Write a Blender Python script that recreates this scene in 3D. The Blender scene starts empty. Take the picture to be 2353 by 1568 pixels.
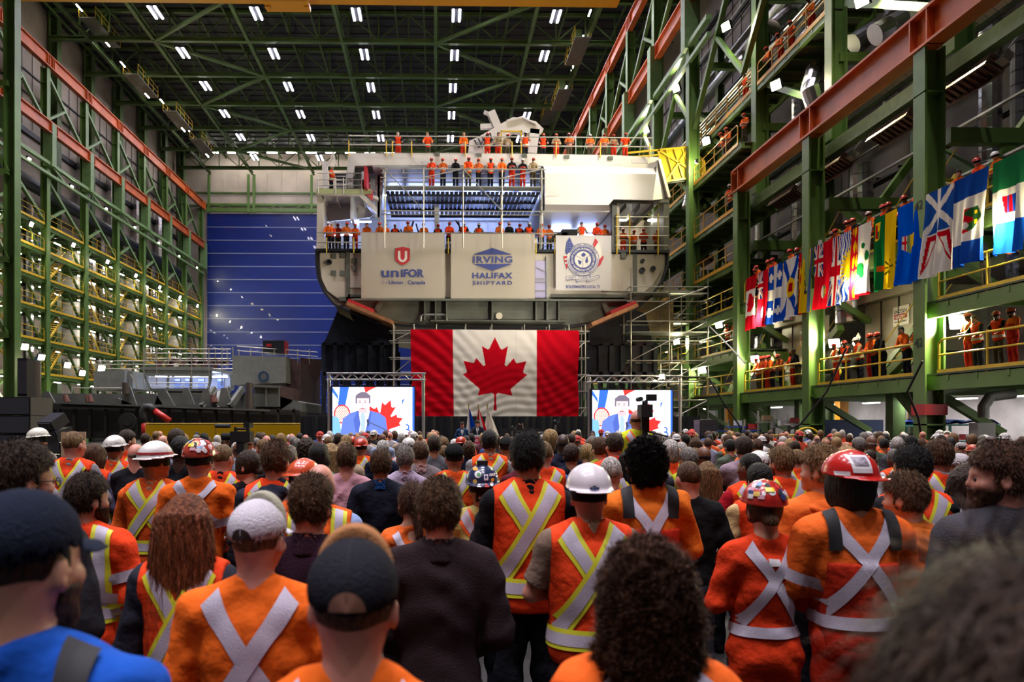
import bpy, math, random
import numpy as np
from mathutils import Vector, Matrix
R = random.Random(7)
SC = bpy.context.scene
COL = SC.collection
# ---------------------------------------------------------------- camera
FPX, PPX, PPY, YAW, CH = 1750.0, 1036.0, 973.0, math.atan(33/1750.0), 2.05
cd = bpy.data.cameras.new('camera'); cam = bpy.data.objects.new('camera', cd); COL.objects.link(cam)
cd.sensor_width = 36; cd.lens = FPX/2353*36
cd.shift_x = (1176.5-PPX)/2353; cd.shift_y = (PPY-784)/2353
cd.clip_start = .05; cd.clip_end = 400
cam.location = (0, 0, CH); cam.rotation_euler = (math.pi/2, 0, -YAW)
cd.dof.use_dof = True; cd.dof.focus_distance = 9.0; cd.dof.aperture_fstop = cd.lens/10.0
SC.camera = cam
SY, CY = math.sin(YAW), math.cos(YAW)
def pix(px, py, Y):
    a = (px-PPX)/FPX; b = (PPY-py)/FPX
    dx = SY+a*CY; dy = CY-a*SY; t = Y/dy
    return Vector((t*dx, Y, CH+t*b))
# ---------------------------------------------------------------- view, world
SC.view_settings.view_transform = 'Standard'; SC.view_settings.look = 'None'
SC.view_settings.gamma = 1; SC.view_settings.use_curve_mapping = False
SC.view_settings.exposure = 0.2
W = bpy.data.worlds.new('world'); SC.world = W; W.use_nodes = True
W.node_tree.nodes['Background'].inputs[0].default_value = (.62, .66, .8, 1)
W.node_tree.nodes['Background'].inputs[1].default_value = .008
SC.cycles.max_bounces = 5; SC.cycles.diffuse_bounces = 2; SC.cycles.glossy_bounces = 2
SC.cycles.transmission_bounces = 3; SC.cycles.transparent_max_bounces = 12
SC.cycles.sample_clamp_indirect = 4; SC.cycles.sample_clamp_direct = 0
SC.cycles.use_adaptive_sampling = True; SC.cycles.adaptive_threshold = .03
SC.cycles.caustics_reflective = False; SC.cycles.caustics_refractive = False
ROOF_E, FLOOD_E, TUBE_E = 170, 1000, 90
# ---------------------------------------------------------------- materials
def srgb(r, g, b):
    f = lambda c: (c/255/12.92) if c/255 <= .04045 else ((c/255+.055)/1.055)**2.4
    return (f(r), f(g), f(b), 1)
MATS = {}
def mat(name, col=(.5,.5,.5,1), rough=.5, metal=0, noise=0, nscale=3, bump=0, bscale=40, bd=.02, emit=None, estr=0, alpha=1,
        trans=0, coat=0, nmap=None, objcol=False, vcol=False, spec=.5, sheen=0):
    if name in MATS: return MATS[name]
    m = bpy.data.materials.new(name); m.use_nodes = True; nt = m.node_tree; N = nt.nodes; L = nt.links
    b = N['Principled BSDF']; b.inputs['Base Color'].default_value = col
    b.inputs['Roughness'].default_value = rough; b.inputs['Metallic'].default_value = metal
    b.inputs['Specular IOR Level'].default_value = spec
    b.inputs['Coat Weight'].default_value = coat
    if sheen: b.inputs['Sheen Weight'].default_value = sheen
    b.inputs['Alpha'].default_value = alpha; b.inputs['Transmission Weight'].default_value = trans
    src = None
    if objcol:
        o = N.new('ShaderNodeObjectInfo'); src = o.outputs['Color']
    if vcol:
        o = N.new('ShaderNodeAttribute'); o.attribute_name = 'paint'; src = o.outputs['Color']
    if noise or bump:
        tc = N.new('ShaderNodeTexCoord'); vec = tc.outputs['Object']
        if nmap: mp = N.new('ShaderNodeMapping'); mp.inputs['Scale'].default_value = nmap; L.new(vec, mp.inputs[0]); vec = mp.outputs[0]
    if noise:
        n = N.new('ShaderNodeTexNoise'); n.inputs['Scale'].default_value = nscale; n.inputs['Detail'].default_value = 5
        L.new(vec, n.inputs['Vector'])
        mr = N.new('ShaderNodeMapRange'); mr.inputs[1].default_value = .3; mr.inputs[2].default_value = .7
        mr.inputs[3].default_value = 1-noise; mr.inputs[4].default_value = 1+noise
        L.new(n.outputs['Fac'], mr.inputs[0])
        mx = N.new('ShaderNodeVectorMath'); mx.operation = 'SCALE'
        if src: L.new(src, mx.inputs[0])
        else: mx.inputs[0].default_value = col[:3]
        L.new(mr.outputs[0], mx.inputs['Scale']); src = mx.outputs[0]
    if src: L.new(src, b.inputs['Base Color'])
    if bump:
        n2 = N.new('ShaderNodeTexNoise'); n2.inputs['Scale'].default_value = bscale; n2.inputs['Detail'].default_value = 3
        L.new(vec, n2.inputs['Vector'])
        bp = N.new('ShaderNodeBump'); bp.inputs['Strength'].default_value = bump; bp.inputs['Distance'].default_value = bd
        L.new(n2.outputs['Fac'], bp.inputs['Height']); L.new(bp.outputs[0], b.inputs['Normal'])
    if emit:
        b.inputs['Emission Color'].default_value = emit; b.inputs['Emission Strength'].default_value = estr
    MATS[name] = m; return m
GREEN = mat('green_paint', (.085,.165,.032,1), .45, noise=.18, nscale=.8)
DKGREEN = mat('dark_green_paint', (.07,.125,.035,1), .5, noise=.25, nscale=.6)
ORANGE = mat('orange_beam_paint', (.50,.10,.018,1), .45, noise=.25, nscale=.7)
YELLOW = mat('yellow_paint', (.62,.40,.018,1), .45, noise=.15)
STEEL = mat('galvanised_steel', (.42,.42,.38,1), .4, metal=.7, noise=.15)
DARK = mat('dark_steel', (.02,.022,.028,1), .45, metal=.2, noise=.3, nscale=1)
BLACK = mat('matt_black', (.006,.006,.007,1), .7)
SILVER = mat('duct_metal', (.55,.55,.55,1), .25, metal=1, noise=.1)
HEATERM = mat('heater_metal', (.3,.22,.19,1), .35, metal=.8)
GREYMETAL = mat('primer_grey', (.13,.135,.12,1), .5, noise=.25, nscale=1.2)
GRATE = mat('deck_grating', (.05,.065,.04,1), .6)
TUBEM = mat('tube_glow', (1,1,1,1), emit=(1,.93,.85,1), estr=TUBE_E)
ROOFLM = mat('roof_lamp_glow', (1,1,1,1), emit=(.90,.86,1,1), estr=ROOF_E)
CROWDLM = mat('crowd_lamp_glow', (1,1,1,1), emit=(.95,.88,1,1), estr=30)
SPOTD = bpy.data.lights.new('added_lamp_spot', 'SPOT'); SPOTD.energy = 15000; SPOTD.spot_size = math.radians(78); SPOTD.spot_blend = .7; SPOTD.shadow_soft_size = .7; SPOTD.color = (.96,.90,1)  # spot light added inside each roof lamp housing to throw light straight down
SPOTR = SPOTD.copy(); SPOTR.energy = 9000
FLOODM = mat('flood_glow', (1,1,1,1), emit=(1,.92,.55,1), estr=FLOOD_E)
# ---------------------------------------------------------------- mesh helpers
class MB:
    def __init__(s): s.v = []; s.f = []; s.m = []
    def add(s, vs, fs, mi=0):
        o = len(s.v); s.v += [tuple(v) for v in vs]; s.f += [tuple(i+o for i in f) for f in fs]; s.m += [mi]*len(fs); return s
    BF = [(0,1,3,2),(4,6,7,5),(0,4,5,1),(2,3,7,6),(0,2,6,4),(1,5,7,3)]
    def box(s, c, d, rot=None, mi=0):
        c = Vector(c); vs = []
        for x in (-.5,.5):
            for y in (-.5,.5):
                for z in (-.5,.5):
                    p = Vector((x*d[0], y*d[1], z*d[2]))
                    if rot is not None: p = rot @ p
                    vs.append(c+p)
        return s.add(vs, s.BF, mi)
    def fr(s, a, b, up=(0,0,1)):
        a, b = Vector(a), Vector(b); d = (b-a).normalized(); u = Vector(up)
        if abs(d.dot(u)) > .98: u = Vector((0,1,0)) if abs(d.y) < .9 else Vector((1,0,0))
        r = d.cross(u).normalized(); u = r.cross(d); return a, b, d, r, u
    def bar(s, a, b, w, h=None, up=(0,0,1), mi=0):
        h = w if h is None else h
        a, b, d, r, u = s.fr(a, b, up); vs = []
        for p in (a, b):
            for i, j in ((-1,-1),(1,-1),(1,1),(-1,1)): vs.append(p+r*(i*w/2)+u*(j*h/2))
        return s.add(vs, [(0,3,2,1),(4,5,6,7),(0,1,5,4),(1,2,6,5),(2,3,7,6),(3,0,4,7)], mi)
    def ibeam(s, a, b, w, h, t=.05, up=(0,0,1), mi=0):
        a, b, d, r, u = s.fr(a, b, up)
        for k in (-1, 1): s.bar(a+u*(k*(h/2-t/2)), b+u*(k*(h/2-t/2)), w, t, up, mi)
        s.bar(a, b, t*.7, h-2*t, up, mi); return s
    def tube(s, pts, r, n=8, mi=0, cap=True, closed=False):
        pts = [Vector(p) for p in pts]; k = len(pts); rr = r if hasattr(r, '__len__') else [r]*k
        vs = []; prev = None
        for i, p in enumerate(pts):
            if closed: d = pts[(i+1) % k]-pts[i-1]
            else: d = pts[min(i+1,k-1)]-pts[max(i-1,0)]
            d.normalize()
            if prev is None:
                u = Vector((0,0,1)) if abs(d.z) < .9 else Vector((0,1,0))
                u = (u-d*u.dot(d)).normalized()
            else: u = (prev-d*prev.dot(d)).normalized()
            prev = u; w = d.cross(u)
            for j in range(n):
                t = 2*math.pi*j/n; vs.append(p+(u*math.cos(t)+w*math.sin(t))*rr[i])
        fs = []
        for i in range(k if closed else k-1):
            i2 = (i+1) % k
            for j in range(n): fs.append((i*n+j, i*n+(j+1)%n, i2*n+(j+1)%n, i2*n+j))
        if cap and not closed: fs += [tuple(range(n-1,-1,-1)), tuple((k-1)*n+j for j in range(n))]
        return s.add(vs, fs, mi)
    def prism(s, poly, a, b, mi=0):
        """poly: 2-D points; a(x,z)->front vertex, b(x,z)->back vertex"""
        n = len(poly); vs = [a(*p) for p in poly]+[b(*p) for p in poly]
        fs = [tuple(range(n)), tuple(range(2*n-1,n-1,-1))]+[(i, i+n, (i+1)%n+n, (i+1)%n) for i in range(n)]
        return s.add(vs, fs, mi)
    def slab(s, poly, y0, y1, mi=0):
        return s.prism(poly, lambda x, z: (x, y0, z), lambda x, z: (x, y1, z), mi)
    def lathe(s, c, prof, n=16, mi=0):
        vs = []; k = len(prof)
        for r, z in prof:
            for j in range(n):
                t = 2*math.pi*j/n; vs.append((c[0]+r*math.cos(t), c[1]+r*math.sin(t), c[2]+z))
        fs = [(i*n+j, i*n+(j+1)%n, (i+1)*n+(j+1)%n, (i+1)*n+j) for i in range(k-1) for j in range(n)]
        return s.add(vs, fs, mi)
    def build(s, name, m, parent=None, smooth=False, loc=None):
        me = bpy.data.meshes.new(name)
        vs = s.v
        if loc is not None: vs = [(v[0]-loc[0], v[1]-loc[1], v[2]-loc[2]) for v in vs]
        me.from_pydata(vs, [], s.f)
        ms = m if isinstance(m, (list, tuple)) else [m]
        for q in ms: me.materials.append(q)
        if len(ms) > 1: me.polygons.foreach_set('material_index', s.m)
        if smooth: me.polygons.foreach_set('use_smooth', [True]*len(me.polygons))
        me.update()
        o = bpy.data.objects.new(name, me); COL.objects.link(o)
        if loc is not None: o.location = loc
        if parent is not None: o.parent = parent
        return o
def tag(o, label, cat, group=None, kind=None):
    o['label'] = label; o['category'] = cat
    if group: o['group'] = group
    if kind: o['kind'] = kind
    return o
def struct(o, label=None):
    o['kind'] = 'structure'
    if label: o['label'] = label
    return o
def empty(name, loc=(0,0,0), rz=0):
    o = bpy.data.objects.new(name, None); COL.objects.link(o); o.location = loc; o.rotation_euler = (0,0,rz)
    o.empty_display_size = .1; return o
def copy_tree(o, parent=None):
    c = o.copy(); COL.objects.link(c); c.parent = parent
    for ch in o.children: copy_tree(ch, c)
    return c
def arr_mesh(name, V, F, m, parent=None, smooth=True, paint=None):
    me = bpy.data.meshes.new(name); V = np.asarray(V, np.float32); F = np.asarray(F, np.int32)
    me.vertices.add(len(V)); me.vertices.foreach_set('co', V.ravel())
    k = F.shape[1]; me.loops.add(F.size); me.loops.foreach_set('vertex_index', F.ravel())
    me.polygons.add(len(F)); me.polygons.foreach_set('loop_start', np.arange(0, F.size, k, dtype=np.int32))
    me.polygons.foreach_set('loop_total', np.full(len(F), k, np.int32))
    if smooth: me.polygons.foreach_set('use_smooth', np.ones(len(F), bool))
    me.update(calc_edges=True); me.materials.append(m)
    if paint is not None:
        a = me.attributes.new('paint', 'FLOAT_COLOR', 'POINT')
        c = np.ones((len(V), 4), np.float32); c[:, :3] = paint; a.data.foreach_set('color', c.ravel())
    o = bpy.data.objects.new(name, me); COL.objects.link(o)
    if parent is not None: o.parent = parent
    return o
def grid_faces(nu, nv):
    i = np.arange(nu-1)[:, None]*nv+np.arange(nv-1)[None, :]
    i = i.ravel(); return np.stack([i, i+nv, i+nv+1, i+1], 1)
def lin(c): return np.array(srgb(*c)[:3])
ORD = ['first','second','third','fourth','fifth','sixth','seventh','eighth','ninth','tenth','eleventh','twelfth','thirteenth','fourteenth','fifteenth','sixteenth','seventeenth','eighteenth','nineteenth','twentieth','twenty-first','twenty-second','twenty-third','twenty-fourth']
def text_mesh(body, size, bold=0, align='CENTER', sx=1, space=1):
    cu = bpy.data.curves.new('t', 'FONT'); cu.body = body; cu.size = size; cu.offset = bold; cu.align_x = align
    cu.space_character = space; cu.resolution_u = 3
    o = bpy.data.objects.new('t', cu); COL.objects.link(o)
    bpy.context.view_layer.update()
    dg = bpy.context.evaluated_depsgraph_get(); me = bpy.data.meshes.new_from_object(o.evaluated_get(dg))
    V = [(v.co.x*sx, v.co.y) for v in me.vertices]; F = [tuple(p.vertices) for p in me.polygons]
    bpy.data.objects.remove(o); bpy.data.meshes.remove(me)
    return V, F
# ================================================================ the hall
BAY = 7.85
YR = [25.2+BAY*k for k in range(-1, 13)]          # column lines of the hall
XL, XR, XLW, XRW, YB, HR = -36.6, 16.5, -40.2, 25.5, 121.0, 42.6
z_ = lambda h: h+CH
YL = [72+BAY*k for k in range(-1, 7)]
CONC = mat('concrete_floor', (.018,.017,.016,1), .5, noise=.3, nscale=.5)
struct(MB().box((-7, 45, -.1), (70, 156, .2)).build('floor', CONC))
# ceiling deck with ribs
ROOFM = mat('roof_deck', (.035,.038,.045,1), .6, noise=.2, nscale=.2)
b = MB().box((-8, 45, z_(HR)+.2), (68, 156, .3))
for k in range(96): b.box((-8, -30+k*1.6, z_(HR)), (68, .25, .12))
struct(b.build('ceiling', ROOFM))
# back wall: blue door, pale cladding above
CLAD = mat('pale_cladding', (.42,.36,.31,1), .55, noise=.2, nscale=.25)
BLUE = mat('blue_door_paint', (.004,.016,.15,1), .36, noise=.22, nscale=.12, coat=.2, spec=.3)
b = MB(); b.box((-8, YB+.3, z_(HR)/2), (68, .4, z_(HR)+1))
for k in range(26): b.box((-36+k*2.3, YB+.06, z_(36.6)), (.06, .06, 8))
for h in (34.4, 36.4): b.box((-8, YB, z_(h)), (68, .25, .28), mi=1)
struct(b.build('wall_back', [CLAD, DKGREEN]))
LINE = mat('door_seam', (.22,.26,.42,1), .5)
b = MB(); b.box((-8.6, YB-.25, z_(33)/2), (55, .3, z_(33)))
dp = b.build('door_1', BLUE); struct(dp, 'tall blue horizontally panelled hangar door closing the end wall of the hall')
b = MB()
for py in range(524, 1000, 30): b.box((-8.6, YB-.42, pix(600, py, YB).z), (55, .05, .09))
b.build('door_seam', LINE, dp)
b = MB()
for px, h in ((480, 40), (571, 40), (584, 40), (716, 40)):
    x = pix(px, 400, YB-1).x; b.bar((x, YB-1, z_(33)), (x, YB-1, z_(39)), .35)
b.bar((-37, YB-1, z_(33.4)), (20, YB-1, z_(33.4)), .4, .5); b.bar((-37, YB-1, z_(34.3)), (20, YB-1, z_(34.3)), .3, .3)
for k in range(28): b.bar((-37+k*2, YB-1, z_(33.4 if k % 2 else 34.2)), (-35+k*2, YB-1, z_(34.2 if k % 2 else 33.4)), .15)
struct(b.build('trim_1', GREEN), 'green lattice girder above the blue hangar door')
# side walls
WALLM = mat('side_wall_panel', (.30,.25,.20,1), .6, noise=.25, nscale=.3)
def side_wall(name, x, s, m=None):
    b = MB(); b.box((x+s*.3, 45, z_(HR)/2), (.4, 156, z_(HR)+1))
    for k in range(13):
        for h in (30.2, 32.4, 34.6, 36.8): b.box((x-s*.03, -20+k*12, z_(h)), (.1, 11.8, .12), mi=1)
    for k in range(80): b.box((x-s*.02, -28+k*1.9, z_(33.4)), (.06, .05, 8.6), mi=1)
    b.box((x-s*.05, 45, z_(28.6)), (.3, 156, .5), mi=1)
    return struct(b.build(name, [m or WALLM, DARK]))
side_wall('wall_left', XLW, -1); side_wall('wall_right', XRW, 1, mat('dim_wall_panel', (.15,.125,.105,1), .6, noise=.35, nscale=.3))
# roof trusses: bottom chords across, girts along, plan bracing, webs
TY = [78.5+BAY*k for k in range(-5, 6)]
n_b = 0
for i, y in enumerate(TY):
    b = MB(); b.ibeam((-39.5, y, z_(39.3)), (24, y, z_(39.3)), .45, .45, .06)
    b.bar((-39.5, y, z_(42.2)), (24, y, z_(42.2)), .3)
    for k in range(21):
        x = -39.5+k*3.05; b.bar((x, y, z_(39.4)), (x, y, z_(42.2)), .14)
        if i > 3: b.bar((x, y, z_(39.4 if k % 2 else 42.1)), (x+3.05, y, z_(42.1 if k % 2 else 39.4)), .12)
    struct(b.build('ceiling_beam', DKGREEN), 'green roof truss spanning the hall, %s from the end wall' % ORD[len(TY)-1-i])
for i, x in enumerate((-35.5, -28.9, -19.3, -9.7, -.1, 9.5, 15.5)):
    b = MB(); b.ibeam((x, 30, z_(39.3)), (x, YB-.6, z_(39.3)), .32, .4, .05)
    struct(b.build('ceiling_beam', DKGREEN), 'green lengthwise roof girder, %s counted from the left wall' % ORD[i])
b = MB()
for i in range(22):
    x = -39+i*2.9; b.bar((x, 36, z_(41.9)), (x, YB, z_(41.9)), .17, .2)
struct(b.build('trim_2', DKGREEN), 'thin green purlins carrying the dark roof deck')
b = MB()
for i in range(len(TY)-1):
    y0, y1 = TY[i], TY[i+1]
    for xa, xb in ((-28.9, -19.3), (-.1, 9.5)):
        p = (xa, xb) if i % 2 else (xb, xa)
        b.bar((p[0], y0, z_(39.15)), (p[1], y1, z_(39.15)), .3)
struct(b.build('trim_3', DKGREEN), 'diagonal wind bracing in the plane of the roof trusses')
# roof lamps
def lamp_proto():
    e = empty('roof_lamp')
    MB().box((0, 0, .06), (1.0, 2.4, .12)).build('housing', DARK, e)
    for s in (-1, 1):
        MB().box((s*.30, 0, -.02), (.15, 2.2, .05)).build('lamp_tube', ROOFLM, e)
    return e
lp = lamp_proto(); first = True
rows = [72.6+BAY*k for k in range(-14, 6)]
for i, y in enumerate(rows):
    for j, x in enumerate((-26.6, -17.1, -7.6, 1.9, 11.4)):
        if y < 60 and i % 2: continue
        o = copy_tree(lp)
        o.location = (x, y, z_(38.9))
        if y < 60:
            for ch in o.children:
                if ch.name.startswith('lamp_tube'): ch.material_slots[0].link = 'OBJECT'; ch.material_slots[0].material = CROWDLM
        q = bpy.data.objects.new('added_lamp_spot', SPOTD if y < 60 else SPOTR); COL.objects.link(q); q.parent = o; q.location = (0,0,-.1)
        if y > 60:
            tag(o, 'twin tube roof lamp, %s row from the end wall, %s column from the left' % (ORD[len(rows)-1-i], ORD[j]), 'lamp', 'roof lamps')
        else:
            tag(o, 'twin tube roof lamp high above the crowd, outside the photo', 'lamp', 'roof lamps over the crowd')
for ch in list(lp.children): bpy.data.objects.remove(ch)
bpy.data.objects.remove(lp)
# orange crane rails and their columns
def rail(name, x, y0, y1, h0, h1, lab, w=.45):
    b = MB(); b.ibeam((x, y0, z_((h0+h1)/2)), (x, y1, z_((h0+h1)/2)), w, h1-h0, .09)
    y = y0
    for yy in YL+YR:
        if y0 < yy < y1:
            for k in (-.45, .45): b.box((x, yy+k, z_((h0+h1)/2)), (w*.95, .06, h1-h0))
    b.bar((x, y0, z_(h1)+.08), (x, y1, z_(h1)+.08), .1, .14)
    return tag(b.build(name, ORANGE), lab, 'crane rail')
rail('crane_rail', XL+.3, 52, YB-1.2, 33.3, 34.5, 'upper orange crane rail along the left gallery')
rail('crane_rail', XL+.6, 52, YB-2.5, 27.0, 28.1, 'lower orange crane rail along the left gallery')
rail('crane_rail', XR-.1, 30, YB-1.2, 33.3, 34.5, 'upper orange crane rail high on the right side')
rail('crane_rail', XR-.1, 30, YB-2.5, 27.0, 28.1, 'second orange crane rail high on the right side')
rail('crane_rail', XR-.1, 12, 41.2, 12.5, 13.75, 'wide orange crane rail low on the right, running over the flags', .62)
def column(x, y, h0, h1, w, d, lab, m=GREEN):
    b = MB(); b.ibeam((x, y, z_(h0)), (x, y, z_(h1)), w, d, .07, up=(1,0,0))
    for h in (h0+2, h1-1.5): b.box((x, y, z_(h)), (d, w, .05))
    return struct(b.build('steel_column', m), lab)
for i, y in enumerate(YL):
    if i == 0: continue
    n = ORD[len(YL)-1-i]
    column(XL, y, -CH, 33.3, .62, .62, 'green front column of the left gallery, %s from the end wall' % n)
    column(XLW+.6, y, -CH, 42, .9, .9, 'dark green wall column behind the left gallery, %s from the end wall' % n, DKGREEN)
column(-33.9, 61.5, -CH, 42, .9, .9, 'massive green column at the left edge of the picture')
b = MB()
for z0, z1 in ((1,7),(7,13),(13,20),(20,27)):
    b.bar((-34.1, 61.2, z_(z0)), (-37.5, 61.2, z_(z1)), .3); b.bar((-34, 61.2, z_(z1)), (-38, 61.2, z_(z1)), .45)
struct(b.build('trim_4', GREEN), 'green brackets and braces on the massive column at the left edge')
for i, y in enumerate(YR):
    if y < 20: continue
    hi = y > 42
    column(XR, y, -CH, 33.3 if hi else 12.5, .62, .7, 'green front column of the right gallery, %s counted from the front' % ORD[i-1])
    if not hi: column(XR+1.0, y, 12.4, 42, .6, .7, 'upper green column standing above the low orange rail, %s from the front' % ORD[i-1])
    column(21.2, y, -CH, 30, .5, .5, 'inner green column of the right gallery, %s counted from the front' % ORD[i-1], DKGREEN)
# red band and number on the nearest right column
RED = mat('red_paint', (.42,.015,.02,1), .5)
b = MB().box((XR-.0, 25.2, z_(.45)), (.78, .70, .36)); o = b.build('column_band', RED); tag(o, 'dark red band painted round the near green column on the right', 'painted band')
for (t, yy, hh) in (('42', 25.2, 7.15), ('42', 25.2, 2.55)):
    V, F = text_mesh(t, .42, .008)
    b = MB(); b.add([(XR-.36-.004, yy+.0-v[0], z_(hh)+v[1]) for v in V], F)
    o = b.build('column_number', BLACK); tag(o, 'black number stencilled on the near right column, %s one' % ('upper' if hh > 5 else 'lower'), 'number')
# ---- bracing between rails (left and right)
def bracing(x, ys, h0, h1, lab, name, w=.28, m=GREEN):
    b = MB()
    for a, c in zip(ys[:-1], ys[1:]):
        b.bar((x, a, z_(h1)), (x, c, z_(h0)), w); b.bar((x, a, z_(h0)), (x, (a+c)/2, z_((h0+h1)/2)), w*.8)
    return struct(b.build(name, m), lab)
LG = mat('pale_green_paint', (.14,.24,.09,1), .45, noise=.15)
bracing(XL-.1, YL, 28.3, 33.2, 'pale green bracing between the two left crane rails', 'trim_5', m=LG)
bracing(XL-.1, YL, 18.9, 23.2, 'green bracing above the top deck of the left gallery', 'trim_6', m=LG)
yr2 = [y for y in YR if y > 45]
bracing(XR+.1, yr2, 28.3, 33.2, 'green bracing between the right crane rails', 'trim_7')
bracing(XR+.1, [y for y in YR if y > 30], 19, 26.8, 'green bracing under the right crane rails', 'trim_8')
def girder(name, x, y0, y1, h, lab, s=1):
    b = MB(); b.bar((x, y0, z_(h)), (x, y1, z_(h)), .35, .3); b.bar((x-s*.0, y0, z_(h-1.0)), (x, y1, z_(h-1.0)), .25, .25)
    for yy in (YL if x < 0 else yr2):
        b.box((x+s*.1, yy, z_(h+1.8)), (.9, .8, 4.0)); b.bar((x, yy, z_(h)), (x, yy+3, z_(h-1)), .15)
    return struct(b.build(name, LG), lab)
girder('trim_9', XL+.5, 52, YB-2, 24.2, 'pale green girder under the lower left crane rail', -1)
girder('trim_10', XR-.3, 45, YB-2, 24.2, 'pale green girder under the right crane rail', 1)
# under the low orange rail
b = MB(); b.bar((XR+.75, 12, z_(11.9)), (XR+.75, 41, z_(11.9)), .4, .55)
struct(b.build('trim_11', LG), 'pale green beam just under the low orange rail')
# ---- galleries ---------------------------------------------------------
POSTS = {}
def rail_seg(x, y0, y1, z, s, lab, grp, post=1.9, r=.028, m=YELLOW):
    e = empty('guard_railing', (x, y0, z)); L = y1-y0
    b = MB(); b.tube([(0,.12,.12),(0,.12,.95),(0,.28,1.08),(0,L-.28,1.08),(0,L-.12,.95),(0,L-.12,.12)], r, 6)
    b.tube([(0,.12,.58),(0,L-.12,.58)], r*.85, 6)
    b.build('handrail', m, e)
    n = max(2, int(L/post))
    if (r, m.name) not in POSTS: q = MB().tube([(0,0,-.12), (0,0,1.06)], r, 6).build('post', m); POSTS[(r, m.name)] = q.data; bpy.data.objects.remove(q)
    for k in range(1, n): q = bpy.data.objects.new('post', POSTS[(r, m.name)]); COL.objects.link(q); q.parent = e; q.location = (0, L*k/n, 0)
    MB().box((-s*.02, L/2, .0), (.02, L-.1, .2)).build('toe_board', m, e)
    return tag(e, lab, 'railing', grp)
def deck(x, depth, y0, y1, z, s, lab, edge=.34):
    """s=+1: gallery lies on the +x side of its edge"""
    b = MB(); b.box((x+s*depth/2, (y0+y1)/2, z-.04), (depth, y1-y0, .06), mi=1)
    b.bar((x+s*.12, y0, z-.06-edge/2), (x+s*.12, y1, z-.06-edge/2), .2, edge)
    b.bar((x+s*(depth-.2), y0, z-.06-edge/2), (x+s*(depth-.2), y1, z-.06-edge/2), .15, edge)
    k = y0+.3
    while k < y1: b.bar((x, k, z-.18), (x+s*depth, k, z-.18), .1, .18); k += 1.3
    return struct(b.build('floor_deck', [GREEN, GRATE]), lab)
HL = [1.7, 4.6, 7.7, 10.7, 13.5, 16.1, 18.6]
tube0 = None
def tube_lamp(x, y, z, lab, grp, L=1.25):
    global tube0
    if tube0 is None:
        tube0 = empty('tube_lamp'); MB().box((0,0,.05), (.16,L,.07)).build('housing', STEEL, tube0); MB().box((0,0,0), (.11,L*.96,.045)).build('tube', TUBEM, tube0)
        o = tube0
    else: o = copy_tree(tube0)
    o.location = (x, y, z); tag(o, lab, 'lamp', grp); return o
for li, h in enumerate(HL):
    for i in range(len(YL)-1):
        y0, y1 = YL[i], YL[i+1]; nb = ORD[len(YL)-2-i]; nl = ORD[len(HL)-1-li]
        if i == 0 : y0 += .5
        deck(XL, 3.2, y0, y1, z_(h), -1, 'green deck, left gallery, %s level from top, %s bay from end wall' % (nl, nb))
        if h > 2:
            rail_seg(XL+.12, y0+.35, y1-.35, z_(h), -1, 'yellow railing, left gallery, %s level from top, %s bay from end wall' % (nl, nb), 'left gallery railings')
        if li > 0:
          for q_ in (0, 1): tube_lamp(XL-1.2-q_*.5, y0+1.8+q_*3.9, z_(h)-.5, '%s tube lamp under left gallery deck, %s level from top, %s bay from end wall' % (('nearer','farther')[q_], nl, nb), 'left gallery tube lamps')
# knee braces and stair flights of the left gallery
STRIPE = mat('stair_yellow', (.7,.47,.03,1), .5)
for i in range(len(YL)-1):
    b = MB(); y0, y1 = YL[i], YL[i+1]
    for li in range(len(HL)-1):
        h, h2 = HL[li], HL[li+1]
        b.bar((XL-.2, y0+.2, z_(h2)-1.7), (XL-.2, y0+2.0, z_(h2)-.3), .22)
        b.bar((XL-.35, y1-.3, z_(h)), (XL-.35, y1-3.0, z_(h2)-.3), .2)
    struct(b.build('trim_%d' % (20+i), GREEN), 'green knee braces in the %s bay of the left gallery from the end wall' % ORD[len(YL)-2-i])
def stair(x, y0, y1, z0, z1, w, lab, grp, m=STRIPE):
    e = empty('stair_flight', (x, y0, z0)); n = int((z1-z0)/.22); dy, dz = (y1-y0)/n, (z1-z0)/n
    for sx in (-w/2, w/2):
        MB().bar((sx, 0, 0), (sx, y1-y0, z1-z0), .06, .22).build('stringer', m, e)
        MB().tube([(sx, 0, .95), (sx, y1-y0, z1-z0+.95)], .025, 5).build('handrail', YELLOW, e)
    b = MB()
    for k in range(n): b.box((0, dy*(k+.5), dz*(k+.5)), (w-.05, .24, .04))
    b.build('tread', m, e)
    return tag(e, lab, 'stairs', grp)
for i in (0, 1, 2, 3, 4, 5):
    for li in range(1, len(HL)-2):
        y = YL[i]+1.0; up = (i+li) % 2
        a, c = (y, y+3.6) if (i % 2) else (y+3.6, y)
        stair(XL-.75, a, c, z_(HL[li]), z_(HL[li+1]), .75, 'yellow striped stairs, left gallery, %s level from top, %s bay from end wall' % (ORD[len(HL)-1-li], ORD[len(YL)-2-i]), 'left gallery stairs')
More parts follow.
